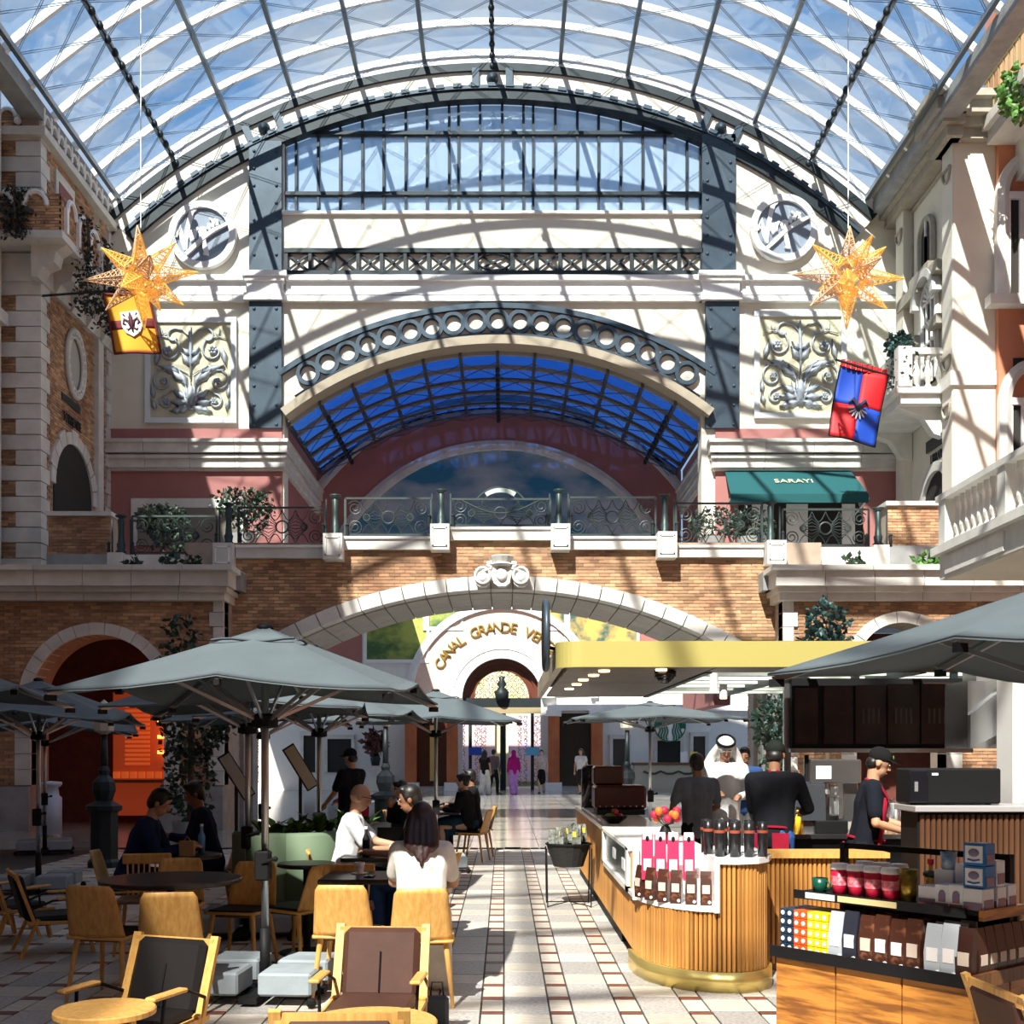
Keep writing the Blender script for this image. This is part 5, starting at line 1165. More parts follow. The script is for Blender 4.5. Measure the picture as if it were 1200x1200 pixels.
for r in range(3):
    for c in range(4):
        if r == 2 and c == 3: continue
        t = thing('tumbler', 'black tumbler with copper band on the rounded counter end, %s of the %s row' % (ORD[c], ['front', 'middle', 'back'][r]), 'tumbler', (1.50+.10*c-.02*r-.03*(r == 1), 8.03+.16*r+.03*(c in (1, 2))*-1+.02*c*(r > 0), .92), 0, 'black tumblers on the counter')
        m = MB(); m.lathe([(.0, 0), (.033, 0), (.037, .2), (.034, .205), (.034, .24), (.0, .245)], n=14); m.build('body', tum, t, True); m = MB(); m.lathe([(.0375, .165), (.0385, .165), (.0385, .185), (.0375, .185)], n=14); m.build('band', band, t); k += 1
# wire basket stand
t = thing('basket_stand', 'black wire basket on a folding wire stand beside the kiosk', 'basket', (.69, 12.4, 0))
m = MB(); m.lathe([(.16, .42), (.24, .66), (.235, .66), (.155, .43), (0, .43), (0, .42)], n=18); m.build('basket', mat('black_wicker', (.015, .015, .015), .7, bump=.6, bscale=90), t)
m = MB(); m.tube([(.24*math.cos(a), .24*math.sin(a), .66) for a in [2*pi*i/18 for i in range(18)]], .012, 6, True); m.build('rim', black, t)
for sx in (-1, 1):
    for sy in (-1, 1): MB().tube([(sx*.24, sy*.16, .62), (sx*.23, sy*.2, .0)], .007, 5).build('leg', black, t)
    MB().tube([(sx*.23, -.2, .01), (0, 0, .04), (sx*.23, .2, .01)], .006, 5).build('floor_brace', black, t)
for k in range(12):
    a = k*2.4; r = .04+.014*k; p = bag('snack_packet', 'black and yellow snack packet in the wire basket', 'packet', (.69+r*math.cos(a), 12.4+r*math.sin(a), .62+.03*(k % 3)), a, .1, .05, .19, mat('black_packet', (.03, .03, .03), .35, col2=(.3, .32, .28), scale=25), 'snack packets in the basket', (.5, .8), None, mat('yellow_label', (.85, .65, .08), .4))
# ---------------------------------------------------------------- merchandise display
GA = math.radians(-51.5); GM = T(1.46, 6.19, 0) @ RZ(GA)
gon = thing('merchandise_display', 'wood panelled merchandise stand with black shelves of coffee and gifts', 'display stand', (1.46, 6.19, 0), GA)
MB().box(.02, 1.10, .02, .60, 0, .55).build('carcass', oakd, gon)
for a, b in ((0, .375), (.38, .755), (.76, 1.12)): MB().bev(a, b-.004, 0, .02, .0, .555, .003).build('front_panel', veneer, gon)
for a, b in ((.0, .34), (.345, .62)): MB().bev(1.10, 1.12, a+.005, b, 0, .555, .003).build('side_panel', veneer, gon); MB().bev(0, .02, a+.02, b, 0, .555, .003).build('side_panel', veneer, gon)
MB().box(-.02, 1.14, -.02, .64, .555, .58).build('lower_tray', black, gon); MB().box(-.02, 1.14, -.03, -.015, .555, .615).build('tray_lip', black, gon); MB().box(1.125, 1.145, -.02, .64, .555, .62).build('tray_lip', oakd, gon)
MB().box(.08, 1.14, .06, .42, .885, .905).build('upper_shelf', black, gon); MB().box(.08, 1.06, .045, .06, .87, .915).build('shelf_edge', black, gon); MB().box(1.125, 1.15, .05, .43, .865, .915).build('shelf_end', veneer, gon)
MB().box(.16, .34, .04, .046, .878, .908).build('price_strip', white, gon); MB().box(.36, .70, .04, .046, .878, .908).build('price_strip', mat('gold_strip', (.6, .5, .25), .4), gon)
for x in (.12, 1.06): MB().box(x, x+.03, .40, .44, .58, 1.15).build('upright', black, gon)
MB().box(.12, 1.09, .41, .43, 1.12, 1.15).build('top_bar', black, gon); MB().box(.1, 1.1, .45, .47, .58, .88).build('back_panel', dark_in, gon)
def G(x, y, z): p = GM @ V((x, y, z)); return (p.x, p.y, p.z)
cols = [('dark blue', (.012, .03, .06), 2), ('orange red', (.75, .09, .015), 2), ('yellow', (.88, .58, .01), 3)]
x = .0
for nm, col, n in cols:
    cm = mat('capsule_box_'+nm.split()[0], col, .4)
    for c in range(n):
        for r in range(5):
            t = thing('capsule_box', '%s capsule box on the stand, %s column, %s from the tray' % (nm, ORD[c], ORD[r]), 'box', G(x+.022, .03, .58+r*.046), GA, 'coffee capsule boxes')
            MB().bev(-.02, .02, 0, .22, .001, .045, .003).build('carton', cm, t); q = MB(); q.cyl((0, -.002, .024), (0, .001, .024), .012, n=10); q.build('emblem', packw if c < 2 or True else packw, t)
        x += .044
pk = [('silver white', mat('silver_pouch', (.55, .60, .66), .35, .3)), ('black', mat('black_pouch', (.02, .022, .035), .35)), ('brown', cocoa), ('brown', cocoa), ('brown', cocoa), ('brown', cocoa), ('pale silver', MATS['silver_pouch']), ('pale silver', MATS['silver_pouch']), ('dark brown', mat('espresso_pouch', (.035, .013, .009), .35))]
xs = [.37, .455, .55, .635, .725, .81, .915, 1.0, 1.075]
for i, ((nm, m), xx) in enumerate(zip(pk, xs)):
    for r in range(3):
        if r and i in (0, 8): continue
        bag('coffee_pouch', '%s coffee pouch on the lower shelf, %s along, %s in its file' % (nm, ORD[i], ['front', 'middle', 'rear'][r]), 'pouch', G(xx, .035+.075*r, .58), GA, .082, .06, .25+.01*(i % 2), m, 'coffee pouches on the lower shelf', (.3, .55), (.32, .1), [None, None, cocow][i % 3] or packw)
for i in range(6):
    bag('coffee_pouch', 'dark brown coffee pouch on the right side of the stand, %s from the corner' % ORD[i], 'pouch', G(1.095, .10+.085*i, .58), GA+pi/2, .08, .055, .245, MATS['espresso_pouch'], 'pouches along the side of the stand', (.3, .5), None, cocow)
# upper shelf goods
def mug(label, x, y, z, r, h, m, lid=None, group=None, wrap=None, handle=False):
    t = thing('mug' if handle else 'travel_cup', label, 'mug' if handle else 'cup', G(x, y, z), GA, group)
    q = MB(); q.lathe([(0, 0), (r*.78, 0), (r, h), (r*.93, h), (r*.9, h-.006), (0, h-.006)], n=18); q.build('body', m, t, True)
    if lid: q = MB(); q.lathe([(0, h), (r*1.08, h), (r*1.08, h+.012), (r*.95, h+.03), (0, h+.032)], n=18); q.build('lid', lid, t)
    if wrap: q = MB(); q.lathe([(r*.9+.001, h*.4), (r*.95+.001, h*.75), (r*.95-.003, h*.75), (r*.9-.003, h*.4)], n=18); q.build('print_band', wrap, t)
    if handle: q = MB(); q.tube([(r*.9, 0, h*.8), (r*1.5, 0, h*.7), (r*1.5, 0, h*.35), (r*.85, 0, h*.2)], .006, 6); q.build('handle', m, t, True)
grn = mat('green_mug', (.005, .07, .045), .3); redc = mat('red_cup', (.62, .01, .05), .35)
mug('dark green mug with gold dots at the left end of the upper shelf', .20, .11, .905, .043, .078, grn, None, 'green mugs', None, True); mug('second green mug behind the first on the upper shelf', .27, .22, .905, .043, .078, grn, None, 'green mugs', None, True)
for i, xx in enumerate((.33, .43, .53, .63)): mug('red travel cup with white lid on the upper shelf, %s from the left' % ORD[i], xx, .10, .905, .045, .135, redc, white, 'red travel cups', mat('pink_print', (.80, .45, .50), .5, col2=(.6, .02, .06), scale=40))
for i, xx in enumerate((.40, .50, .60)): mug('white lidded red cup in the rear row, %s from the left' % ORD[i], xx, .22, .905, .045, .145, redc, white, 'rear red travel cups')
mug('gold patterned tumbler between red cups and gift boxes', .725, .11, .905, .045, .165, mat('gold_tumbler', (.45, .32, .06), .3, .8, col2=(.2, .13, .02), scale=40), None)
t = thing('gold_bottle', 'slim gold bottle with green leaves beside the gold tumbler', 'bottle', G(.79, .2, .905), GA); q = MB(); q.lathe([(0, 0), (.025, 0), (.027, .1), (.012, .15), (.012, .19)], n=12); q.build('body', gold, t, True); MB().cyl((0, 0, .19), (0, 0, .215), .016, n=8).build('red_cap', redc, t); MB().ball((0, 0, .14), (.045, .03, .02), 8, 5).build('leaf_collar', leafd, t)
gbw = mat('gift_box_white', (.80, .84, .90), .4); gbb = mat('gift_box_blue', (.02, .18, .50), .4); gscn = mat('gift_box_scene', (.04, .22, .42), .4, col2=(.45, .12, .10), scale=35)
def gift(label, x, y, z, w, d, h, style):
    t = thing('gift_box', label, 'box', G(x, y, z), GA, 'white and blue gift boxes')
    MB().bev(-w/2, w/2, 0, d, .001, h, .003).build('carton', gbb if style == 'frame' else gbw, t)
    if style == 'frame':
        MB().box(-w/2+.012, w/2-.012, -.003, .001, .014, h-.012).build('front_print', gbw, t); q = MB(); q.ball((0, -.004, h*.58), (.028, .003, .02), 10, 6); q.build('picture', gscn, t); q = MB(); q.tube([(-.03, -.005, h*.28), (0, -.005, h*.22), (.03, -.005, h*.28)], .004, 4); q.build('swoosh', gbb, t)
    elif style == 'arch':
        q = MB(); r = .018; q.prism([(-r, h*.25), (r, h*.25)]+[(r*math.cos(a), h*.55+r*1.3*math.sin(a)) for a in [pi*i/8 for i in range(9)]], -.003, .001); q.build('arch_window', gscn, t); MB().box(-w/2+.005, w/2-.005, -.003, .001, .004, .022).build('print_strip', gscn, t)
    else: MB().box(-w/2+.004, w/2-.004, -.003, .001, .006, h*.38).build('print_strip', gscn, t)
    MB().box(w/2-.001, w/2+.003, .01, d-.01, .01, h*.5).build('side_print', gscn, t)
zs = .905
gift('wide white gift box left end of the lower gift row', .845, .08, zs, .10, .1, .095, 'scene'); gift('white gift box with arched window, left of the pair', .925, .075, zs, .075, .1, .11, 'arch'); gift('white gift box with arched window, right of the pair', 1.0, .07, zs, .075, .1, .115, 'arch'); gift('wide white gift box under the framed blue boxes', 1.085, .07, zs, .10, .1, .105, 'scene')
gift('white gift box first behind the stand corner', 1.09, .20, zs, .09, .08, .105, 'scene'); gift('white gift box second behind the stand corner', 1.09, .30, zs, .09, .08, .11, 'scene')
gift('white gift box on the second level at the left', .875, .17, zs, .1, .09, .17, 'scene'); gift('tall plain white gift box under the snow globe', .985, .18, zs, .11, .1, .205, 'plain')
gift('lower framed blue gift box of the stacked pair', 1.085, .08, zs+.106, .11, .09, .105, 'frame'); gift('upper framed blue gift box of the stacked pair', 1.085, .08, zs+.212, .11, .09, .105, 'frame'); gift('white gift box behind the stacked blue pair', 1.09, .19, zs+.11, .09, .08, .12, 'scene')
mug('white mug with blue base print on top of the gift boxes', .875, .22, zs+.17, .04, .085, mat('blue_print_mug', (.75, .80, .86), .3, col2=(.03, .25, .5), scale=14), None)
t = thing('snow_globe', 'small blue snow globe on the tall white gift box', 'snow globe', G(.985, .23, zs+.205), GA); q = MB(); q.lathe([(0, 0), (.032, 0), (.028, .03), (0, .03)], n=16); q.build('base', gbb, t); q = MB(); q.ball((0, 0, .06), .034, 14, 10); q.build('globe', mat('globe_blue', (.10, .30, .5), .08, col2=(.6, .7, .8), scale=30), t, True)
# ---------------------------------------------------------------- round green logo and shop counter at the far wall
def logo():
    c = V((PX(785, 49.2), 49.2, PZ(851, 49.2))); R = 18.5*49.2/F
    t = thing('round_logo_sign', 'round green and white wavy logo on the far white wall', 'sign', tuple(c))
    g = mat('logo_green', (.0, .13, .075), .4)
    m = MB(); m.cyl((0, -.08, 0), (0, .08, 0), R, n=48); m.build('disc', white, t)
    m = MB(); m.arc(0, 0, R*.93, R, 0, 2*pi, -.1, 0, 48); m.build('rim', g, t)
    for a0, a1 in ((.35, 1.75), (-1.75, -.35)): MB().arc(0, 0, R*.62, R*.94, a0, a1, -.095, -.02, 20).build('green_side', g, t)
    for sg in (-1, 1):
        for k in range(4):
            x = sg*(.20+.16*k)*R; h = math.sqrt(max(.0, 1-((.2+.16*k)**2)))*R*.9
            m = MB(); pts = [(x+sg*.05*R*math.sin(4*u*pi), -.1, -h+1.7*h*u) for u in [i/16 for i in range(17)]]; m.tube(pts, .035, 6); m.build('wavy_stripe', g, t)
    m = MB(); m.prism([(-.12*R, -.9*R), (.12*R, -.9*R), (.08*R, .0), (.2*R, .3*R), (-.2*R, .3*R), (-.08*R, 0)], -.11, -.08); m.build('white_centre', white, t)
    t = thing('shop_counter', 'pale shop counter with a garland below the round green logo', 'counter', (PX(788, 47.5), 47.5, 0))
    MB().box(-1.55, 1.5, 0, .8, 0, 1.1).build('body', mat('pale_counter', (.50, .46, .36), .5), t); MB().box(-1.6, 1.55, -.06, .85, 1.1, 1.2).build('counter_top', oakd, t)
    m = MB(); m.tube([(-1.2+.24*i, -.06, .85-.12*abs(math.sin(i*1.05))) for i in range(11)], .04, 6); m.build('garland', leafd, t)
    for x, mm in ((.35, white), (.75, mat('yellow_card', (.8, .65, .1), .5))): MB().box(x, x+.3, .1, .14, 1.2, 1.65).build('display_card', mm, t)
logo()
# ================================================================ PEOPLE
def remeshed(mb, vox, smooth=3):
    me = mb.mesh('tmp'); o = bpy.data.objects.new('tmp', me)
    r = o.modifiers.new('r', 'REMESH'); r.mode = 'VOXEL'; r.voxel_size = vox; r.use_smooth_shade = True
    s = o.modifiers.new('s', 'SMOOTH'); s.iterations = smooth; s.factor = .5
    out = evaluated(o); bpy.data.meshes.remove(me)
    return out
def limb(mb, pts, rs, n=10):
    P = []; R = []
    for (a, b), (r0, r1) in zip(zip(pts, pts[1:]), zip(rs, rs[1:])):
        a, b = V(a), V(b)
        for k in range(4): P.append(a.lerp(b, k/4)); R.append(r0+(r1-r0)*k/4)
    P.append(V(pts[-1])); R.append(rs[-1])
    mb.tube(P, R, n)
    for p, r in zip(pts, rs): mb.ball(p, r*.99, n, 6)
def ik(a, t, l1, l2, hint):
    a, t = V(a), V(t); d = t-a; L = min(d.length, (l1+l2)*.985); d = d.normalized()
    x = (l1*l1-l2*l2+L*L)/(2*L); h = math.sqrt(max(l1*l1-x*x, 0)); hn = V(hint); hn = (hn-d*hn.dot(d)).normalized()
    return a+d*x+hn*h, a+d*L
SK = {'tan': (.50, .27, .16), 'fair': (.62, .38, .26), 'brown': (.28, .13, .07), 'dark': (.17, .08, .045)}
def cloth(nm, col): return mat('cloth_'+nm, col, .9, var=.25, scale=6, spec=.15)
def person(label, loc, rz, skin='tan', top=('black', (.012, .012, .014), 'short'), bottom=('navy', (.02, .03, .07), 'long'), hair='short', hairc=(.012, .009, .008), sit=False, lean=0., hp=0., hy=0., hL=None, hR=None, ht=1.72, vox=.012, shoes=(.02, .02, .02), apron=None, female=False, stride=0., glasses=False, group=None, cap=None, seat=.45, turn=0.):
    s = ht/1.72
    t = thing('person', label, 'person', (loc[0], loc[1], loc[2] if len(loc) > 2 else 0), rz, group)
    t.scale = (s, s, s)
    pz = (seat/s+.10) if sit else .93
    pel = V((0, 0, pz)); M = T(0, 0, pz) @ RX(-lean) @ RZ(turn)
    w = .165 if female else .19
    sh = [M @ V((sx*w, 0, .48)) for sx in (-1, 1)]; nb = M @ V((0, .0, .535)); hc0 = M @ V((0, .025, .69))
    HM = T(*hc0) @ RX(-lean*.25) @ RX(-hp) @ RZ(hy)
    hips = [V((sx*.085, 0, pz-.01)) for sx in (-1, 1)]
    kn, an, toe = [], [], []
    for i, sx in enumerate((-1, 1)):
        if sit: k = V((sx*.11, .43, pz-.035)); a = V((sx*.11, .40, .085)); tt = V((sx*.12, .57, .03))
        else:
            st = stride*sx; k = V((sx*.09, .05+st*.5, .5)); a = V((sx*.085, -.02+st, .085+max(0, -st)*.25)); tt = a+V((sx*.02, .16, -.055))
        kn.append(k); an.append(a); toe.append(tt)
    # arms
    el, wr = [], []
    for i, (sx, h) in enumerate(((-1, hL), (1, hR))):
        tgt = V(h) if h else sh[i]+V((sx*.07, .06, -.52))
        e, q = ik(sh[i], tgt, .285, .255, (sx*.6, -.7, -.6)); el.append(e); wr.append(q)
    sm = mat('skin_'+skin, SK[skin], .55)
    b = MB()
    limb(b, [pel, M @ V((0, 0, .16)), M @ V((0, .01, .34)), M @ V((0, 0, .46))], [.115, .105, .12, .10]); limb(b, [sh[0], M @ V((0, 0, .47)), sh[1]], [.05, .075, .05]); limb(b, [nb-V((0, 0, .03)), HM @ V((0, -.02, -.05))], [.055, .05])
    b.ball(HM @ V((0, -.005, .03)), (.074, .092, .098), 14, 10, HM.to_3x3()); b.ball(HM @ V((0, .025, -.045)), (.056, .062, .068), 12, 8, HM.to_3x3())
    b.ball(HM @ V((0, .098, -.012)), (.012, .018, .02), 8, 6); limb(b, [HM @ V((0, .088, .025)), HM @ V((0, .104, -.015))], [.008, .012], 6)
    for sx in (-1, 1): b.ball(HM @ V((sx*.077, -.005, -.0)), (.012, .022, .03), 8, 6, HM.to_3x3())
    for i, sx in enumerate((-1, 1)):
        limb(b, [sh[i], el[i], wr[i]], [.048, .039, .027])
        d = (wr[i]-el[i]).normalized(); sd = d.cross(V((0, 0, 1)))
        sd = sd.normalized() if sd.length > .1 else V((1, 0, 0)); up = sd.cross(d).normalized()
        cur = -up
        limb(b, [wr[i], wr[i]+d*.045, wr[i]+d*.085], [.026, .034, .033], 8)
        for k in range(4):
            o = sd*(-.026+.0175*k); L = (.058, .068, .064, .05)[k]; p0 = wr[i]+d*.085+o; p1 = p0+d*L*.6+cur*.012; p2 = p1+d*L*.4+cur*.022
            limb(b, [p0-d*.01, p1, p2], [.0095, .009, .0075], 6)
        th = wr[i]+d*.03+sd*(.03*-sx); limb(b, [th, th+d*.035+sd*(.022*-sx)+cur*.01, th+d*.065+sd*(.02*-sx)+cur*.022], [.0125, .011, .009], 6)
        limb(b, [hips[i], kn[i], an[i]], [.083, .055, .038]); limb(b, [an[i]-V((0, .03, .04)), toe[i]], [.036, .03])
    bm = remeshed(b, vox); bm.materials.append(sm); body = link('body', bm, t)
    # face
    for sx in (-1, 1):
        m = MB(); m.ball(HM @ V((sx*.03, .083, .022)), (.011, .006, .007), 8, 6); e = m.build('eye', mat('eye_white', (.7, .68, .65), .3), t, True); m = MB(); m.ball(HM @ V((sx*.03, .0885, .022)), .0048, 6, 5); m.build('pupil', black, e)
        m = MB(); m.tube([HM @ V((sx*.014, .096, .043)), HM @ V((sx*.03, .094, .048)), HM @ V((sx*.046, .082, .042))], .0045, 5); m.build('eyebrow', mat('brow', (.01, .008, .007), .8), t)
    m = MB(); m.tube([HM @ V((-.024, .083, -.052)), HM @ V((0, .093, -.05)), HM @ V((.024, .083, -.052))], .005, 6); m.build('mouth', mat('lips', (.30, .09, .07), .5), t)
    # clothes
    cn, cc, ct = top; c = MB()
    limb(c, [pel+V((0, 0, -.02)), M @ V((0, .0, .10)), M @ V((0, .012, .22)), M @ V((0, .012, .36)), M @ V((0, .0, .455))], [.145, .128, .128 if not female else .118, .142, .115], 14)
    for sx in (-1, 1): limb(c, [M @ V((sx*.07, 0, 0)), M @ V((sx*.08, .01, .3)), M @ V((sx*w*.78, 0, .45))], [.105, .105, .08], 10)
    if female:
        for sx in (-1, 1): c.ball(M @ V((sx*.07, .09, .33)), (.065, .06, .065), 10, 8)
    limb(c, [sh[0], M @ V((0, 0, .485)), sh[1]], [.068, .082, .068])
    for i in (0, 1):
        if ct == 'long': limb(c, [sh[i], el[i], el[i].lerp(wr[i], .94)], [.071, .055, .043])
        elif ct == 'short': limb(c, [sh[i], sh[i].lerp(el[i], .72)], [.071, .062])
        elif ct == 'cap': limb(c, [sh[i], sh[i].lerp(el[i], .4)], [.07, .064])
    if bottom[2] == 'robe':
        limb(c, [pel, V((0, .02, pz*.5)), V((0, .02, .08))], [.165, .19, .23], 16)
    cm = remeshed(c, max(vox, .012), 2); cm.materials.append(cloth(cn, cc)); sh_o = link({'robe': 'robe'}.get(bottom[2], 'top'), cm, t)
    if bottom[2] != 'robe':
        c = MB(); c.ball(pel, (.165, .135, .12), 14, 8)
        if bottom[2] == 'skirt':
            if sit: limb(c, [pel, V((0, .22, pz)), V((0, .45, pz-.03)), V((0, .47, pz-.2))], [.15, .17, .15, .14], 14)
            else: limb(c, [pel, V((0, .02, .7)), V((0, .02, .52))], [.15, .17, .17], 14)
        for i in (0, 1):
            if bottom[2] == 'long': limb(c, [hips[i], kn[i], an[i]+V((0, 0, .02))], [.105, .077, .066])
            elif bottom[2] == 'wide': limb(c, [hips[i], kn[i], an[i]+V((0, 0, .0))], [.12, .11, .115])
        cm = remeshed(c, max(vox, .012), 2); cm.materials.append(cloth(bottom[0], bottom[1])); link('skirt' if bottom[2] == 'skirt' else 'trousers', cm, t)
    for i in (0, 1):
        c = MB(); limb(c, [an[i]-V((0, .035, .045)), an[i].lerp(toe[i], .5)-V((0, 0, .018)), toe[i]], [.044, .042, .036], 8); c.build('shoe', mat('shoe_%d' % int(shoes[0]*99), shoes, .5), t, True)
    # hair / headgear
    hm = mat('hair_%d' % int(sum(hairc)*1000), hairc, .45, var=.3, scale=30, stretch=(4, 4, 1)); c = MB(); R3 = HM.to_3x3()
    if hair in ('short', 'long', 'bun', 'tail'):
        for p, r in (((0, -.018, .055), (.084, .094, .088)), ((0, -.05, .0), (.078, .062, .085)), ((0, .045, .105), (.058, .042, .03))): c.ball(HM @ V(p), r, 14, 9, R3)
        if hair in ('short', 'bun'):
            for sx in (-1, 1): c.ball(HM @ V((sx*.066, .0, .03)), (.02, .045, .045), 8, 6, R3)
        if hair == 'bun': c.ball(HM @ V((0, -.11, .05)), .05, 10, 8)
        if hair == 'long':
            for sx in (-1, -.5, 0, .5, 1):
                z0 = -.30-.05*math.cos(sx*3); limb(c, [HM @ V((sx*.062, -.05, .03)), HM @ V((sx*.085, -.085, -.10)), V(HM @ V((sx*.09, -.105, -.20))), V(HM @ V((sx*.065+.015*math.sin(sx*7), -.11, z0)))], [.045, .042, .036, .014], 8)
            for sx in (-1, 1): limb(c, [HM @ V((sx*.07, .02, .05)), HM @ V((sx*.085, .0, -.06)), HM @ V((sx*.085, -.03, -.16))], [.022, .025, .016], 8)
        h = remeshed(c, .011, 1); h.materials.append(hm); link('hair', h, t)
    if hair == 'hijab':
        for p, r in (((0, -.02, .04), (.098, .108, .11)), ((0, -.03, -.07), (.09, .085, .09))): c.ball(HM @ V(p), r, 14, 9, R3)
        limb(c, [nb, nb+V((0, 0, .08))], [.12, .08], 12); h = remeshed(c, .012, 2); h.materials.append(cloth('scarf_%d' % int(sum(hairc)*100), hairc)); link('headscarf', h, t)
    if hair == 'ghutra':
        for p, r in (((0, -.02, .05), (.10, .112, .10)), ((0, -.06, -.04), (.11, .07, .12))): c.ball(HM @ V(p), r, 14, 9, R3)
        for sx in (-1, 1): limb(c, [HM @ V((sx*.075, -.01, .05)), HM @ V((sx*.13, -.03, -.08)), HM @ V((sx*.19, -.02, -.25)), HM @ V((sx*.20, .02, -.36))], [.035, .05, .06, .03], 8)
        limb(c, [HM @ V((0, -.1, .0)), HM @ V((0, -.14, -.2)), HM @ V((0, -.12, -.4))], [.08, .13, .12], 10)
        h = remeshed(c, .012, 2); h.materials.append(cloth('white_scarf', (.85, .85, .83))); ho = link('headdress', h, t)
        m = MB()
        for z in (.092, .108): m.tube([HM @ V((.098*math.cos(a), -.02+.108*math.sin(a), z-.012*math.sin(a))) for a in [2*pi*i/24 for i in range(24)]], .011, 6, True)
        m.build('head_cord', black, ho, True)
    if cap:
        m = MB(); m.ball(HM @ V((0, -.012, .062)), (.086, .098, .082), 16, 10, R3); q = remeshed(m, .011, 1); cmn = cloth('cap_%d' % int(sum(cap)*100), cap); q.materials.append(cmn); co = link('cap', q, t)
        m = MB(); m.prism([(-.07, .05), (.07, .05), (.062, .13), (.03, .165), (-.03, .165), (-.062, .13)], .055, .065, 'z'); m.xf(HM); m.build('visor', cmn, co)
        m = MB(); m.ball(HM @ V((0, .088, .092)), (.02, .006, .02), 10, 6); m.build('badge', mat('cap_badge', (.1, .35, .12), .4), co)
        m = MB(); m.ball(HM @ V((0, -.045, -.01)), (.078, .06, .062), 12, 8, R3); m.build('hair', hm, t, True)
    if glasses:
        m = MB()
        for sx in (-1, 1):
            m.tube([HM @ V((sx*.032+.022*math.cos(a), .1, .02+.016*math.sin(a))) for a in [2*pi*i/12 for i in range(12)]], .003, 5, True); m.tube([HM @ V((sx*.054, .098, .024)), HM @ V((sx*.078, .0, .02))], .003, 5)
        m.tube([HM @ V((-.01, .102, .024)), HM @ V((.01, .102, .024))], .003, 5); m.build('glasses', black, t)
    if apron:
        am = cloth('apron_red', apron); m = MB()
        fr = [M @ V((x, .145+(.01 if abs(x) < .1 else -.03), z)) for z in (.42, .25, .05) for x in (-.13, -.06, .06, .13)]
        fr = [M @ V((x*(.75 if z > .3 else 1.15), .158-abs(x)*.35, z)) for z in (.42, .28, .12, -.02) for x in (-.13, -.05, .05, .13)]
        fr += [V((x*1.2, .165-abs(x)*.3, z)) for z in (pz-.2, pz-.42) for x in (-.15, -.055, .055, .15)]
        nrow = len(fr)//4; bk = [p-V((0, .014, 0)) for p in fr]; N = len(fr); fs = []
        for r in range(nrow-1):
            for k in range(3): q = (r*4+k, r*4+k+1, r*4+k+5, r*4+k+4); fs += [q, tuple(N+x for x in q[::-1])]
        ed = [0, 1, 2, 3]+[r*4+3 for r in range(1, nrow)]+[(nrow-1)*4+k for k in (2, 1, 0)]+[r*4 for r in range(nrow-2, 0, -1)]
        fs += [(ed[k], N+ed[k], N+ed[(k+1) % len(ed)], ed[(k+1) % len(ed)]) for k in range(len(ed))]
        ao = MB().add(fr+bk, fs).build('apron', am, t, True)
        m = MB(); m.tube([M @ V((.15*math.cos(a), .01+.15*math.sin(a), .06)) for a in [2*pi*i/20 for i in range(20)]], .012, 6, True)
        for sx in (-1, 1): m.tube([M @ V((sx*.09, .13, .42)), M @ V((sx*.1, .05, .52)), M @ V((sx*.03, -.06, .55))], .012, 6)
        m.build('apron_straps', am, ao)
        m = MB(); m.prism([(-.13, -.36), (-.02, -.36), (-.02, .02), (-.13, .02)], -.165, -.15, 'y', T(0, 0, pz)); m.prism([(.02, -.40), (.16, -.40), (.16, .03), (.02, .03)], -.17, -.155, 'y', T(0, 0, pz)); m.build('apron_back_panel', am, ao)
    return t
R_ = math.radians
person('seated man in a navy suit bent over a phone at left', (-3.32, 10.2), R_(-84), 'tan', ('navy_suit', (.012, .022, .07), 'long'), ('navy_suit', (.012, .022, .07), 'long'), 'short', sit=True, lean=R_(20), hp=R_(24), hL=(-.08, .50, .80), hR=(.10, .50, .80), vox=.009)
shell_chair((-3.34, 10.2), R_(-84), 'oak shell chair under the man in the navy suit')
person('guest in dark blue seated in deep shade behind the twin parasol poles', (-2.95, 11.6), R_(110), 'brown', ('dark_blue', (.01, .02, .05), 'long'), sit=True, lean=R_(12), hp=R_(15), hL=(-.1, .4, .82), hR=(.1, .42, .8))
shell_chair((-2.95, 11.6), R_(110), 'oak shell chair of the guest in deep shade behind the parasol poles')
person('bald man with glasses in a white shirt seated facing right', (-1.43, 10.25), R_(-84), 'tan', ('white_shirt', (.80, .82, .84), 'short'), ('jeans', (.02, .05, .14), 'long'), 'bald', sit=True, lean=R_(10), hp=R_(12), hL=(-.06, .52, .80), hR=(.10, .46, .79), vox=.009, glasses=True, seat=.46)
shell_chair((-1.45, 10.25), R_(-84), 'oak shell chair under the bald man in white')
person('short-haired man in a black shirt seated facing left', (-.70, 10.02), R_(88), 'brown', ('black_shirt', (.012, .011, .012), 'short'), ('jeans', (.02, .05, .14), 'long'), 'short', sit=True, lean=R_(8), hp=R_(10), hL=(-.12, .42, .78), hR=(.1, .45, .79), vox=.009)
shell_chair((-.68, 10.02), R_(88), 'oak shell chair under the man in the black shirt')
person('woman in white with long dark hair seen from behind', (-.55, 7.66), R_(3), 'tan', ('white_blouse', (.80, .76, .70), 'short'), ('ivory', (.78, .74, .66), 'wide'), 'long', (.035, .012, .012), sit=True, lean=R_(10), hp=R_(16), hL=(-.12, .46, .76), hR=(.14, .44, .76), vox=.010, female=True, shoes=(.5, .45, .4), ht=1.62)
person('woman in black with long hair seated behind the man in black', (-1.15, 13.6), R_(120), 'tan', ('black_abaya', (.01, .01, .012), 'long'), ('black_abaya', (.01, .01, .012), 'skirt'), 'long', sit=True, lean=R_(5), hp=R_(10), hL=(-.1, .38, .85), hR=(.06, .2, 1.05), female=True, ht=1.62)
shell_chair((-1.13, 13.6), R_(120), 'oak shell chair of the long-haired woman in black')
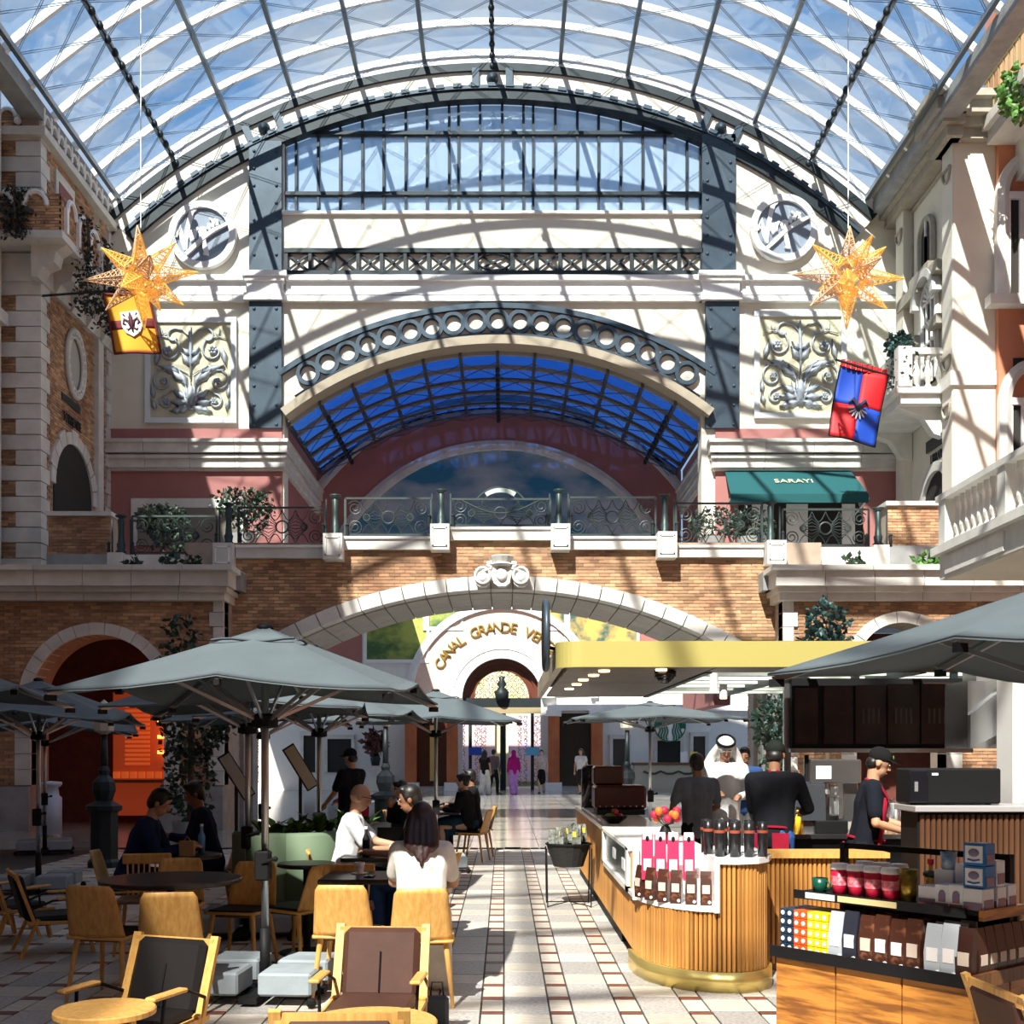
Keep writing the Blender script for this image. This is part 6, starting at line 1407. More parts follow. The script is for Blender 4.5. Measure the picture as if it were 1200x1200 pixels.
person('woman in black top and blue skirt seated near the aisle', (-.52, 17.42), R_(78), 'fair', ('black_top', (.012, .012, .015), 'long'), ('teal_skirt', (.02, .06, .10), 'skirt'), 'bun', sit=True, lean=R_(8), hp=R_(8), hL=(-.1, .4, .82), hR=(.08, .2, 1.08), female=True, ht=1.64, vox=.014)
person('guest in a black jacket seated beyond the woman in the blue skirt', (-.48, 18.32), R_(98), 'brown', ('black_jacket', (.012, .012, .012), 'long'), ('black_jeans', (.012, .012, .015), 'long'), 'short', sit=True, lean=R_(4), hL=(-.1, .4, .8), hR=(.1, .4, .8), vox=.014)
person('waiter in black with red apron strap and cap by the white wall', (-2.0, 15.1), R_(55), 'tan', ('black_tee', (.01, .01, .014), 'short'), ('dark_jeans', (.015, .02, .04), 'long'), 'none', apron=(.30, .01, .03), cap=(.012, .012, .012), hp=R_(12), hL=(-.2, .3, 1.0), hR=(.12, .32, 1.05), ht=1.66, vox=.014)
person('woman in a black top and white trousers walking to the doors', (-.75, 44.0), R_(-25), 'tan', ('black_tank', (.02, .015, .015), 'cap'), ('white_trousers', (.75, .73, .68), 'wide'), 'long', female=True, stride=.14, ht=1.68, vox=.018)
person('companion in dark trousers close behind the woman in white trousers', (-.42, 44.9), R_(-35), 'tan', ('dusty_grey', (.18, .14, .14), 'long'), ('charcoal', (.02, .02, .02), 'long'), 'short', stride=.16, ht=1.72, vox=.018)
person('woman in a magenta headscarf and tunic before the doors', (.36, 44.0), R_(20), 'tan', ('magenta', (.36, .01, .17), 'long'), ('lilac', (.42, .20, .55), 'wide'), 'hijab', (.36, .01, .17), female=True, stride=.1, ht=1.68, vox=.018)
person('woman in a black skirt walking towards the camera at the right door', (1.47, 45.5), R_(175), 'fair', ('pale_top', (.55, .48, .45), 'cap'), ('black_skirt', (.012, .012, .014), 'skirt'), 'bun', female=True, stride=.12, ht=1.70, hR=(.1, .28, 1.15), vox=.018)
person('woman in a white top and dark skirt beside the orange column', (2.93, 44.0), R_(160), 'tan', ('white_top', (.70, .68, .66), 'cap'), ('brown_skirt', (.03, .02, .02), 'skirt'), 'long', female=True, stride=-.14, ht=1.74, vox=.018)
person('man in a grey shirt seen from behind at the far side of the kiosk', (2.06, 12.3), R_(8), 'brown', ('slate_shirt', (.17, .19, .23), 'short'), ('black_trousers', (.012, .012, .014), 'long'), 'short', hp=R_(15), ht=1.60, hL=(-.22, .28, 1.02), hR=(.2, .3, 1.05))
person('man in white robe and headdress paying at the kiosk', (2.48, 13.0), R_(178), 'brown', ('white_robe', (.84, .84, .83), 'long'), ('white_robe', (.84, .84, .83), 'robe'), 'ghutra', hp=R_(28), lean=R_(6), hL=(-.12, .33, 1.12), hR=(.14, .3, 1.15), ht=1.78)
person('man in a blue shirt in the background right of the white robe', (3.34, 16.0), R_(160), 'brown', ('mid_blue', (.03, .08, .22), 'short'), ('grey_trousers', (.1, .1, .1), 'long'), 'short', hp=R_(14), ht=1.68, vox=.014)
person('barista in black with red apron and jeans seen from behind', (2.32, 9.95), R_(-22), 'brown', ('black_polo', (.01, .011, .015), 'long'), ('blue_jeans', (.03, .09, .28), 'long'), 'none', apron=(.55, .01, .03), cap=(.015, .02, .016), hp=R_(16), lean=R_(8), hL=(-.1, .42, 1.1), hR=(.2, .42, 1.12), ht=1.72)
person('barista in black polo, cap and red apron in profile facing right', (2.9, 9.3), R_(-104), 'tan', ('black_polo_short', (.01, .012, .02), 'short'), ('black_trousers', (.012, .012, .014), 'long'), 'none', apron=(.62, .008, .03), cap=(.012, .013, .014), hp=R_(22), lean=R_(8), hL=(-.02, .36, 1.08), hR=(.16, .30, 1.06), ht=1.66, vox=.009)
# ================================================================ DECORATION
# round script signs
def script_sign(cx, cy, label, logo_m):
    o = V((fx(cx), YF-.12, fz(cy))); R = 38*sF
    t = thing('round_sign', label, 'sign', tuple(o), 0, 'round script signs')
    m = MB(); m.cyl((0, 0, 0), (0, .1, 0), R*.97, n=56); m.build('disc', mat('sign_disc_pale', (.22, .27, .34), .6), t)
    m = MB(); m.arc(0, 0, R*.83, R*1.03, 0, 2*pi, -.09, .1, 56); m.build('ring', white, t)
    dep = [.05]
    def stroke(pts, w, nm='script_stroke'):
        w = [q*.82 for q in w]; dep[0] += .004; D_ = dep[0]
        P = [V((x*R, 0, z*R)) for x, z in pts]; n = len(P); vs = []
        for i, p in enumerate(P):
            tg = (P[min(i+1, n-1)]-P[max(i-1, 0)]).normalized(); nn = V((-tg.z, 0, tg.x))*w[min(i, len(w)-1)]*R
            vs += [p+nn+V((0, -D_, 0)), p-nn+V((0, -D_, 0)), p-nn, p+nn]
        fs = [(k*4+j, k*4+(j+1) % 4, (k+1)*4+(j+1) % 4, (k+1)*4+j) for k in range(n-1) for j in range(4)]+[(3, 2, 1, 0), (n*4-4, n*4-3, n*4-2, n*4-1)]
        MB().add(vs, fs).build(nm, logo_m, t)
    stroke([(-.81, -.07), (-.74, .08), (-.69, .26), (-.66, .05), (-.60, -.22), (-.53, -.46)], [.05, .06, .07, .08, .08, .06])
    stroke([(-.53, -.46), (-.50, -.11), (-.42, .36), (-.34, .70), (-.25, .82)], [.06, .08, .08, .09, .12])
    stroke([(-.35, .14), (-.37, -.04), (-.33, -.17), (-.27, -.1)], [.07, .07, .06, .04])
    stroke([(-.22, .16), (-.25, -.10)], [.065]); stroke([(-.24, .02), (-.18, .16), (-.12, .2)], [.05])
    stroke([(.05, .20), (-.03, .19), (-.08, .08), (-.05, -.02), (.02, .02), (.08, .19)], [.055]); stroke([(.09, .22), (.06, -.02), (.05, -.2), (.09, -.42), (.13, -.62), (.04, -.58)], [.06, .06, .07, .09, .08, .05])
    stroke([(.22, .34), (.19, .18), (.24, .15)], [.06, .06, .04]); stroke([(.25, .44), (.28, .48)], [.07])
    stroke([(.34, .40), (.32, .22)], [.055]); stroke([(.33, .3), (.41, .46), (.47, .44), (.45, .28), (.52, .30)], [.05])
    stroke([(-.52, -.63), (-.23, -.36), (.02, -.11), (.33, .11), (.83, .36)], [.07, .075, .075, .07, .06], 'underline')
script_sign(239, 278, 'round white sign with raised script lettering on the left of the end wall', white)
script_sign(917, 270, 'round white sign with raised script lettering on the right of the end wall', white)
# acanthus relief panels
silver = mat('silver_relief', (.42, .47, .53), .5, .25, var=.3)
def relief(x0, x1, y0, y1, label):
    X0, X1, Z0, Z1 = fx(x0), fx(x1), fz(y1), fz(y0); cx = (X0+X1)/2; W, Hh = (X1-X0)/2, (Z1-Z0)/2; cz = (Z0+Z1)/2; Y = YF-.06
    t = thing('relief_panel', label, 'relief', (cx, Y, cz), 0, 'framed relief panels')
    MB().box(-W, W, 0, .06, -Hh, Hh).build('panel', mat('pale_olive_panel', (.60, .57, .40), .8, var=.1), t)
    fm = mat('panel_frame_white', (.72, .78, .80), .5)
    for k_, q in enumerate(((-W-.02, -W+.13, -Hh+.13, Hh-.13), (W-.13, W+.02, -Hh+.13, Hh-.13), (-W-.02, W+.02, Hh-.13, Hh+.02), (-W-.02, W+.02, -Hh-.02, -Hh+.13))): MB().box(q[0], q[1], -.06-.004*k_, .05, q[2], q[3]).build('frame_moulding', fm, t)
    U = lambda x, z: V((x*(W-.16), -.04, z*(Hh-.16)))
    def tub(pts, r, nm='scroll'): MB().tube([U(*p) for p in pts], r if isinstance(r, list) else [max(.012, .05*(1-abs(2*i/(len(pts)-1)-1)**3*.6))*r for i in range(len(pts))], 6).build(nm, silver, t, True)
    def leaf(x, z, ang, L, w):
        L *= 1.1; w *= 1.45
        p0 = U(x, z); d = V((math.sin(ang), 0, math.cos(ang))); n = V((d.z, 0, -d.x)); k = 5; vs = []
        for i in range(k+1):
            f = i/k; ww = w*math.sin(pi*min(f*1.05+.08, 1))*(1-.15*(i % 2)); c = p0+d*L*f
            vs += [c+n*ww+V((0, .02, 0)), c+V((0, -.07, 0)), c-n*ww+V((0, .02, 0)), c+V((0, .03, 0))]
        fs = [(i*4+j, i*4+(j+1) % 4, (i+1)*4+(j+1) % 4, (i+1)*4+j) for i in range(k) for j in range(4)]+[(3, 2, 1, 0), (k*4, k*4+1, k*4+2, k*4+3)]
        MB().add(vs, fs).build('leaf', silver, t, True)
    tub([(0, -.2), (0, .2), (0, .55), (-.02, .8), (0, .95)], 1.0, 'stem')
    for sg in (-1, 1):
        sp = lambda cx, cz, r, a0, turns, d: [(cx+r*(1-.75*i/16)*math.cos(a0+d*turns*2*pi*i/16), cz+.85*r*(1-.75*i/16)*math.sin(a0+d*turns*2*pi*i/16)) for i in range(17)]
        tub([(0, .55), (sg*.05, .72), (sg*.2, .86)]+[(sg*p[0], p[1]) for p in sp(.42, .72, .22, 2.2, .8, -1)], .7)
        tub([(sg*.62, .8), (sg*.72, .75), (sg*.74, .9)], .6)
        tub([(sg*p[0], p[1]) for p in [(.95, .66), (.7, .72), (.4, .66)]+sp(.58, .42, .3, 2.4, .85, 1)], .7)
        tub([(sg*.05, -.1), (sg*.2, -.02), (sg*.4, .06)]+[(sg*p[0], p[1]) for p in sp(.42, -.02, .14, 1.5, .8, -1)], .6)
        tub([(sg*p[0], p[1]) for p in [(.2, -.3), (.5, .0), (.85, .0)]+sp(.7, -.24, .28, 1.2, 1.0, -1)], .7)
        tub([(sg*p[0], p[1]) for p in [(.2, -.55), (.4, -.42), (.6, -.5)]+sp(.62, -.68, .2, 1.6, 1.0, -1)], .7)
        for (x, z, r) in ((.58, .42, .17), (.7, -.24, .11), (.6, -.67, .13)):
            f = MB(); c = U(sg*x, z)
            for k in range(6): a = k*pi/3; f.ball(c+V((math.cos(a)*r*.5, -.03, math.sin(a)*r*.5)), (r*.32, .05, r*.32), 7, 5)
            f.ball(c+V((0, -.06, 0)), r*.22, 7, 5); f.build('flower', silver, t, True)
        for (x, z, a, L, w) in ((.02, .1, .6, .42, .09), (.02, .32, .8, .3, .07), (.15, -.25, .9, .55, .11), (.1, -.35, .45, .5, .09), (.3, -.05, 1.25, .6, .10), (.9, .1, -.2, .55, .07), (.1, -.6, 1.1, .45, .1), (.1, -.7, 1.5, .5, .1), (.05, -.78, 1.9, .45, .1), (.95, -.6, .1, .35, .06), (.9, -.85, .3, .3, .06), (.25, -.85, 1.7, .3, .08)): leaf(sg*x, z, sg*a, L, w)
    m = MB(); m.ball(U(0, -.55)+V((0, -.03, 0)), (.12, .08, .30), 12, 8); m.build('acanthus_heart', silver, t, True)
    for k in (-2, -1, 0, 1, 2): leaf(.02*k, -.85, k*.16, .75-.05*abs(k), .06)
relief(172, 277, 374, 496, 'framed panel of silvery leaf scrolls on the left of the end wall')
relief(884, 990, 367, 490, 'framed panel of silvery leaf scrolls on the right of the end wall')
# ---------------------------------------------------------------- wrought-iron railings on the bridge and terraces
def railing(xa, xb, ya, yb, Y, label, arch=False):
    X0, X1, Z0, Z1 = PX(xa, Y), PX(xb, Y), PZ(yb, Y), PZ(ya, Y); W = (X1-X0)/2; Hh = Z1-Z0
    t = thing('iron_railing', label, 'railing', ((X0+X1)/2, Y, Z0), 0, 'wrought iron railing panels')
    for (p, q) in (((-W, 0, .04), (W, 0, .04)), ((-W, 0, Hh), (W, 0, Hh)), ((-W, 0, 0), (-W, 0, Hh)), ((W, 0, 0), (W, 0, Hh))): MB().bar(p, q, .04, .04, (0, 1, 0)).build('frame_bar', iron, t)
    mid = Hh*.5
    for sx in (-1, 1):
        for sz in (-1, 1):
            c = V((sx*(W-.2), 0, mid+sz*Hh*.24)); m = MB(); m.tube([c+V((.17*(1-.8*i/22)*math.cos(.6+i*.55)*sx, 0, .17*(1-.8*i/22)*math.sin(.6+i*.55)*sz)) for i in range(23)], .013, 5); m.build('scroll', iron, t)
        m = MB(); m.tube([V((sx*(W-.45)+.07*math.cos(a), 0, mid+.07*math.sin(a))) for a in [2*pi*i/14 for i in range(14)]], .014, 5, True); m.build('side_ring', iron, t)
    m = MB(); m.tube([V((.13*math.cos(a), 0, mid+.13*math.sin(a))) for a in [2*pi*i/20 for i in range(20)]], .018, 6, True); m.build('centre_ring', iron, t)
    for k in range(8):
        a = -.55+k*1.1/7
        for sx in (-1, 1):
            m = MB(); m.tube([(sx*.13*math.cos(a), 0, mid+.13*math.sin(a)), (sx*(W-.45)*.6, 0, mid+(Hh*.42)*math.sin(a*1.6)), (sx*(W-.38), 0, mid+.06*math.sin(a))], .009, 4); m.build('ray', iron, t)
    for k in range(4):
        x0 = -W+.35+(2*W-.7)*k/4; x1 = -W+.35+(2*W-.7)*(k+1)/4; m = MB(); m.tube([(x0+(x1-x0)*i/8, 0, Hh-.05-.22*math.sin(pi*i/8)) for i in range(9)], .01, 4); m.tube([(x0+(x1-x0)*i/8, 0, .06+.2*math.sin(pi*i/8)) for i in range(9)], .01, 4); m.build('swag', iron, t)
    if arch:
        m = MB(); m.tube([(.62*math.sin(a), 0, Hh-.36+.62*math.cos(a)) for a in [-.95+1.9*i/16 for i in range(17)]], .02, 6); m.tube([(.5*math.sin(a), 0, Hh-.36+.5*math.cos(a)) for a in [-.95+1.9*i/16 for i in range(17)]], .014, 6); m.build('crest_arch', iron, t)
        m = MB().arc(0, Hh-.36, .5, .62, -.6, .6, -.01, .01, 14); m.build('crest_plate', mat('verdigris_plate', (.45, .55, .52), .5), t)
        m = MB(); m.tube([(-W+.2+(2*W-.4)*i/16, 0, Hh-.3*math.sin(pi*i/16)) for i in range(17)], .018, 6); m.build('garland_bar', iron, t)
def post(xc, ya, yb, Y, label):
    X, Z0, Z1 = PX(xc, Y), PZ(yb, Y), PZ(ya, Y); h = Z1-Z0
    t = thing('railing_post', label, 'post', (X, Y, Z0), 0, 'railing posts')
    m = MB(); m.lathe([(0, 0), (.12, 0), (.12, .06), (.08, .1), (.1, .22), (.075, .26), (.06, h*.55), (.075, h*.88), (.05, h*.92), (.13, h*.97), (.12, h), (0, h)], n=12); m.build('shaft', mat('post_green_iron', (.03, .055, .055), .45, .3), t, True)
    for sx in (-1, 1):
        MB().bar((sx*.2, .02, 0), (sx*.2, .02, h*.9), .03, .03, (0, 1, 0)).build('side_bar', iron, t); m = MB(); m.lathe([(.04, .0), (.03, .22), (.05, .24), (.0, .3)], (sx*.26, -.04, 0), 8); m.build('finial', irond, t)
Yr = YB+.12
railing(528, 645, 585, 618, Yr, 'arched middle railing panel over the crest', True)
railing(405, 505, 584, 629, Yr, 'iron railing panel left of the arched middle one'); railing(667, 768, 583, 629, Yr, 'iron railing panel right of the arched middle one')
railing(280, 381, 595, 640, Yr, 'iron railing panel at the left end of the bridge'); railing(792, 893, 590, 639, Yr, 'iron railing panel at the right end of the bridge')
railing(155, 254, 605, 650, 25.2, 'iron railing panel on the left terrace before the potted shrubs'); railing(917, 1018, 597, 641, 25.2, 'iron railing panel on the right terrace below the green awning')
for xc, ya, yb, lb, Y in ((517, 574, 618, 'dark iron post left of the arched railing', Yr), (655, 574, 618, 'dark iron post right of the arched railing', Yr), (393, 580, 629, 'dark iron post second from the left on the bridge', Yr), (779, 580, 627, 'dark iron post second from the right on the bridge', Yr), (268, 590, 640, 'dark iron post at the left end of the bridge', Yr), (903, 588, 638, 'dark iron post at the right end of the bridge', Yr), (142, 604, 650, 'dark iron post at the far left of the left terrace', 25.2), (1029, 595, 641, 'dark iron post at the far right of the right terrace', 25.2)): post(xc, ya, yb, Y, lb)
for nm, xa, xb, y0, y1, lb in (('parapet_left', 130, 262, 650, 668, 'low panelled stone parapet on the left terrace'), ('parapet_right', 912, 1042, 641, 668, 'low panelled stone parapet on the right terrace')):
    t = thing('wall_'+nm, lb, 'parapet', (0, 0, 0), kind='structure'); Y = 25.0
    MB().box(PX(xa, Y), PX(xb, Y), Y, Y+.4, PZ(y1, Y)-.05, PZ(y0, Y)).build('coping', stone, t)
    for x in (xa+6, xb-10): MB().box(PX(x-9, Y), PX(x+9, Y), Y-.08, Y+.45, PZ(y1, Y)-.05, PZ(y0-2, Y)).build('block', stone, t)
# ---------------------------------------------------------------- green awning
t = thing('awning', 'dark green awning with gold capitals over the upper shop', 'awning', (0, 0, 0))
Ya = 31.6; agm = mat('green_awning', (.0, .075, .085), .75); x0, x1 = PX(856, Ya), PX(1018, Ya); z1, z0 = PZ(552, 32.9), PZ(584, Ya)
MB().add([(x0+.1, 32.9, z1), (x1-.1, 32.9, z1), (x1, Ya, z0+.12), (x0, Ya, z0+.12), (x0+.1, 32.9, z1-.03), (x1-.1, 32.9, z1-.03), (x1, Ya, z0+.09), (x0, Ya, z0+.09)], [(0,3,2,1),(4,5,6,7),(0,1,5,4),(1,2,6,5),(2,3,7,6),(3,0,4,7)]).build('canopy', agm, t)
MB().box(x0, x1, Ya-.015, Ya, z0-.12, z0+.12).build('valance', agm, t)
slope = math.atan2(z1-z0-.12, 32.9-Ya); c = V(((x0+x1)/2, (32.9+Ya)/2-.02, (z1+z0+.12)/2+.03))
text('lettering', 'SARAYI', mat('awning_gold', (.75, .68, .42), .5), t, .34, T(*c) @ RX(slope), .004)
for x in (x0, x1): MB().tube([(x, Ya, z0), (x, 32.9, z0-.2)], .025, 6).build('awning_arm', white, t)
# ---------------------------------------------------------------- banners
def banner(loc, label, W, Hh, rz, kind, tilt, fix=None):
    t = thing('banner', label, 'flag', loc, rz, 'hanging banners')
    n, k = 10, 14; th = .02
    shear = .28 if kind == 'lily' else -.32
    def P(u, v): return V((u*W+shear*v, .06*math.sin(u*5+v*3)+.05*math.sin(v*4), -v*Hh-tilt*u*W))
    def patch(u0, u1, v0, v1, m, nm, off=0.):
        a, b = max(2, int(n*(u1-u0))+1), max(2, int(k*(v1-v0))+1); A = []; B = []
        for j in range(b+1):
            for i in range(a+1): p = P(u0+(u1-u0)*i/a, v0+(v1-v0)*j/b); A.append(p+V((0, -th-off, 0))); B.append(p+V((0, th+off, 0)))
        N = len(A); fs = []
        for j in range(b):
            for i in range(a): q = (j*(a+1)+i, (j+1)*(a+1)+i, (j+1)*(a+1)+i+1, j*(a+1)+i+1); fs += [q, tuple(N+x for x in q[::-1])]
        ed = [i for i in range(a+1)]+[j*(a+1)+a for j in range(1, b+1)]+[b*(a+1)+i for i in range(a-1, -1, -1)]+[j*(a+1) for j in range(b-1, 0, -1)]
        fs += [(ed[q], ed[(q+1) % len(ed)], N+ed[(q+1) % len(ed)], N+ed[q]) for q in range(len(ed))]
        return MB().add(A+B, fs).build(nm, m, t, True)
    def ribbon(pts, m, nm, off=.03, r=.03):
        MB().tube([P(*p)+V((0, -off-th, 0)) for p in pts], r, 6).build(nm, m, t, True)
    if kind == 'lily':
        ye = mat('banner_yellow', (.70, .32, .015), .8); mr = mat('banner_maroon', (.13, .01, .015), .8)
        patch(0, 1, 0, 1, ye, 'cloth'); patch(0, 1, .42, .58, mr, 'stripe', .006)
        for u in (0, 1): ribbon([(u, v/10) for v in range(11)], mr, 'border', 0, .03)
        ribbon([(u/10, 1) for u in range(11)], mr, 'border', 0, .03); ribbon([(u/10, 0) for u in range(11)], mr, 'border', 0, .03)
        sh = [(.28, .3), (.72, .3), (.73, .55), (.66, .66), (.5, .74), (.34, .66), (.27, .55)]; q = MB(); A = [P(*p)+V((0, -.05, 0)) for p in sh]; B = [p+V((0, -.02, 0)) for p in A]; N = len(A); q.add(A+B, [tuple(range(N-1, -1, -1)), tuple(range(N, 2*N))]+[(i, (i+1) % N, N+(i+1) % N, N+i) for i in range(N)]); q.build('shield', mat('shield_pale', (.62, .66, .68), .7), t)
        lil = mat('lily_dark', (.07, .01, .03), .7)
        def pet(pts, rs): MB().tube([P(*p)+V((0, -.075, 0)) for p in pts], [r*W for r in rs], 6).build('lily_petal', lil, t, True)
        pet([(.5, .32), (.5, .42), (.5, .52), (.5, .66)], [.01, .055, .04, .015])
        for s_ in (-1, 1): pet([(.5+s_*.03, .58), (.5+s_*.07, .47), (.5+s_*.15, .43), (.5+s_*.18, .5), (.5+s_*.13, .53)], [.02, .03, .035, .03, .015]); pet([(.5+s_*.02, .58), (.5+s_*.1, .62), (.5+s_*.13, .59)], [.015, .02, .012]); pet([(.5+s_*.16, .34), (.5+s_*.12, .38)], [.02, .012])
    else:
        bl = mat('banner_blue', (.005, .06, .45), .6); rd = mat('banner_red', (.62, .005, .012), .6)
        patch(0, .5, 0, .5, bl, 'cloth_quarter'); patch(.5, 1, .0, .5, rd, 'cloth_quarter'); patch(0, .5, .5, 1, rd, 'cloth_quarter'); patch(.5, 1, .5, 1, bl, 'cloth_quarter')
        dk = mat('banner_emblem_dark', (.02, .02, .06), .6); wt = mat('banner_emblem_white', (.6, .62, .7), .6)
        for k2 in range(14):
            a = pi*(.05+.9*k2/13); L = .16+.05*(k2 % 2); MB().tube([P(.5+.05*math.cos(a), .55+.03*math.sin(a))+V((0, -.05, 0)), P(.5+L*math.cos(a), .52+L*.85*math.sin(a))+V((0, -.06, 0))], [.05, .012], 5).build('plume', wt if k2 % 2 else dk, t)
        for s_ in (-1, 1): MB().tube([P(.5+s_*.02, .5)+V((0, -.05, 0)), P(.5+s_*.12, .42)+V((0, -.06, 0)), P(.5+s_*.2, .48)+V((0, -.06, 0))], [.05, .06, .02], 6).build('wing', dk, t)
        MB().ball(P(.5, .54)+V((0, -.07, 0)), (.1, .05, .14), 8, 6).build('emblem_heart', dk, t)
        for i in range(9): p = P((i+.5)/9, 0); MB().box(p.x-.05, p.x+.05, -.04, .04, p.z-.02, p.z+.16).build('hanging_loop', rd, t)
        for u in (0, 1): ribbon([(u, v/10) for v in range(11)], black, 'border', 0, .018)
        ribbon([(u/10, 1) for u in range(11)], black, 'border', 0, .018)
    a, b = P(-1.05 if kind == 'lily' else -.12, 0)+V((0, 0, .1)), P(1.08 if kind == 'lily' else 1.6, 0)+V((0, 0, .1))
    if fix is not None:
        q = RZ(-rz) @ (V(fix)-V(loc))
        if kind == 'lily': a = q
        else: b = q
    MB().tube([a, b], .03, 8).build('pole', irond, t)
    return t
Yl = 27.3; l0 = (PX(121, Yl), Yl, PZ(345, Yl)); banner(l0, 'yellow banner with a red lily shield hanging from the left tower', 1.06, 1.42, R_(4), 'lily', -.06, (-11.28, 28.05, 12.75))
Yr2 = 29.3; r0 = (PX(985, Yr2), Yr2, PZ(428, Yr2)); banner(r0, 'blue and red quartered banner hanging from the right balcony', 1.22, 1.80, R_(4), 'quart', .22, (10.1, 29.36, 11.15))
# ---------------------------------------------------------------- hanging wire stars
def star(px, py, Y, R, label, wx, rot):
    o = V((PX(px, Y), Y, PZ(py, Y)))
    t = thing('wire_star', label, 'star', tuple(o), 0, 'hanging wire stars')
    sm = mat('star_wire_gold', (.80, .42, .08), .5, emit=(1, .5, .08), estr=.35); sw = mat('star_wire_pale', (.75, .50, .30), .5)
    random.seed(5+int(px))
    dirs = [(0, 90, 1.0), (0, -90, 1.05), (0, 0, 1.12), (0, 180, 1.12), (0, 40, .95), (0, 140, .95), (0, 220, .95), (0, 322, 1.0), (50, 65, .9), (-50, 110, .8), (55, 250, .9), (-55, 290, .8), (60, 10, .85), (-60, 180, .8)]
    for k, (el, az, L) in enumerate(dirs):
        e, a = math.radians(el), math.radians(az+rot); d = V((math.cos(e)*math.cos(a), -math.sin(e), math.cos(e)*math.sin(a))); u = d.cross(V((.3, .9, .2))).normalized(); w = d.cross(u)
        tip = d*R*L; base = [d*R*.28+(u*math.cos(q)+w*math.sin(q))*R*.2 for q in (0, pi/2, pi, 3*pi/2)]
        m = MB()
        for b in base: m.tube([b, tip], .014, 4)
        for i in range(4): m.tube([base[i], base[(i+1) % 4]], .014, 4)
        for lv in range(1, 7):
            f = lv/8
            for i in range(4):
                p, q = base[i].lerp(tip, f-.1), base[(i+1) % 4].lerp(tip, f); m.tube([p, q], .009, 4); m.tube([base[(i+1) % 4].lerp(tip, f-.12), base[i].lerp(tip, f+.02)], .007, 4)
        m.build('star_point', sm if k % 3 else sw, t)
    c = MB()
    for i in range(70):
        a, b = random.random()*6.28, math.acos(random.uniform(-1, 1)); p = V((math.sin(b)*math.cos(a), math.sin(b)*math.sin(a), math.cos(b)))*R*.36; q = V((p.y, -p.x, p.z)).lerp(p, random.random())*1.05; c.tube([p, q], .010, 4)
    c.build('star_core', sm, t)
    top = 5.22+16.2*math.cos(math.asin((o.x-RC.x)/16.2))-o.z
    MB().tube([(0, 0, R*.95), (0, 0, top)], .012, 5).build('hanging_wire', white, t)
star(165, 324, 26.0, 1.16, 'glowing wire star hanging before the left round sign', 0, 4)
star(994, 324, 26.0, 1.14, 'glowing wire star hanging before the right round sign', 0, -2)
# ---------------------------------------------------------------- plants
def leaves(mb, pts, size, n_per=1, flat=.0):
    for p in pts:
        for _ in range(n_per):
            d = V((random.gauss(0, 1), random.gauss(0, 1), random.gauss(0, 1)-.3)).normalized(); u = d.cross(V((random.random(), random.random(), random.random()))).normalized(); L = size*random.uniform(.7, 1.3); w = L*.33
            p = V(p); mb.add([p, p+d*L*.5+u*w, p+d*L, p+d*L*.5-u*w, p+d*L*.5+d.cross(u)*w*.25], [(0, 1, 4), (1, 2, 4), (2, 3, 4), (3, 0, 4)])
def blob(c, r, n): 
    out = []
    for _ in range(n):
        d = V((random.gauss(0, 1), random.gauss(0, 1), random.gauss(0, 1))).normalized()*random.uniform(.45, 1)**.6; out.append(V(c)+V((d.x*r[0], d.y*r[1], d.z*r[2])))
    return out
def tree(loc, label, trunk_h, blobs, m, size, name='potted_tree', pot=True):
    t = thing(name, label, 'tree' if trunk_h > .8 else 'plant', loc)
    q = MB()
    for c, r, n in blobs: leaves(q, blob(c, r, n), size)
    q.build('foliage', m, t)
    b = MB(); b.tube([(0, 0, 0), (.03, 0, trunk_h*.5), (0, .02, trunk_h)], [.06, .05, .03], 8)
    for c, r, n in blobs: b.tube([(0, .02, trunk_h*.8), V(c)], [.025, .01], 5)
    b.build('trunk', bark, t)
    if pot: q = MB(); q.lathe([(0, 0), (.24, 0), (.3, .45), (.27, .45), (.24, .40), (0, .40)], n=16); q.build('pot', stoneg, t)
random.seed(21)
tree((PX(222, 20), 20, 0), 'tall dark leafy tree in front of the left brick arcade', 3.0, [((0, 0, 1.2), (.45, .45, .8), 420), ((.05, 0, 2.1), (.65, .6, .7), 520), ((-.1, 0, 2.9), (.5, .5, .5), 320), ((-.15, 0, 3.6), (.32, .3, .5), 170), ((.45, 0, 2.3), (.5, .4, .45), 240)], leafd, .13)
tree((PX(968, 22), 22, 0), 'leafy tree rising behind the gold kiosk canopy', 3.4, [((0, 0, 4.15), (.45, .4, .4), 260), ((-.05, 0, 3.5), (.7, .5, .45), 330), ((.3, 0, 3.2), (.6, .5, .4), 200), ((-.6, 0, 3.3), (.3, .3, .35), 100), ((-.9, 0, 2.2), (.5, .4, .6), 220)], leafb, .14)
tree((PX(903, 18), 18, 0), 'slim leafy tree beside the brick pier behind the barista', 1.8, [((0, 0, 2.1), (.28, .25, .4), 200), ((.05, 0, 1.6), (.22, .2, .35), 120)], leafd, .11)
for px_, h, lb in ((190, 1.5, 'drooping potted shrub on the left terrace, left one'), (286, 1.15, 'drooping potted shrub on the left terrace, right one')): tree((PX(px_, 26.2), 26.2, 5.44 if px_ < 200 else 6.14), lb, h*.8, [((0, 0, h), (.75 if px_ > 200 else .6, .5, .38), 380), ((.2, 0, h*.7), (.5, .4, .35), 160)], leafd, .13, 'terrace_shrub')
for px_, lb in ((835, 'dark shrub behind the railing at the right end of the bridge'), (878, 'second dark shrub behind the right railing')): tree((PX(px_, 26.6), 26.6, 6.14), lb, .6, [((0, 0, .75), (.6, .4, .4), 260)], leafd, .12, 'terrace_shrub')
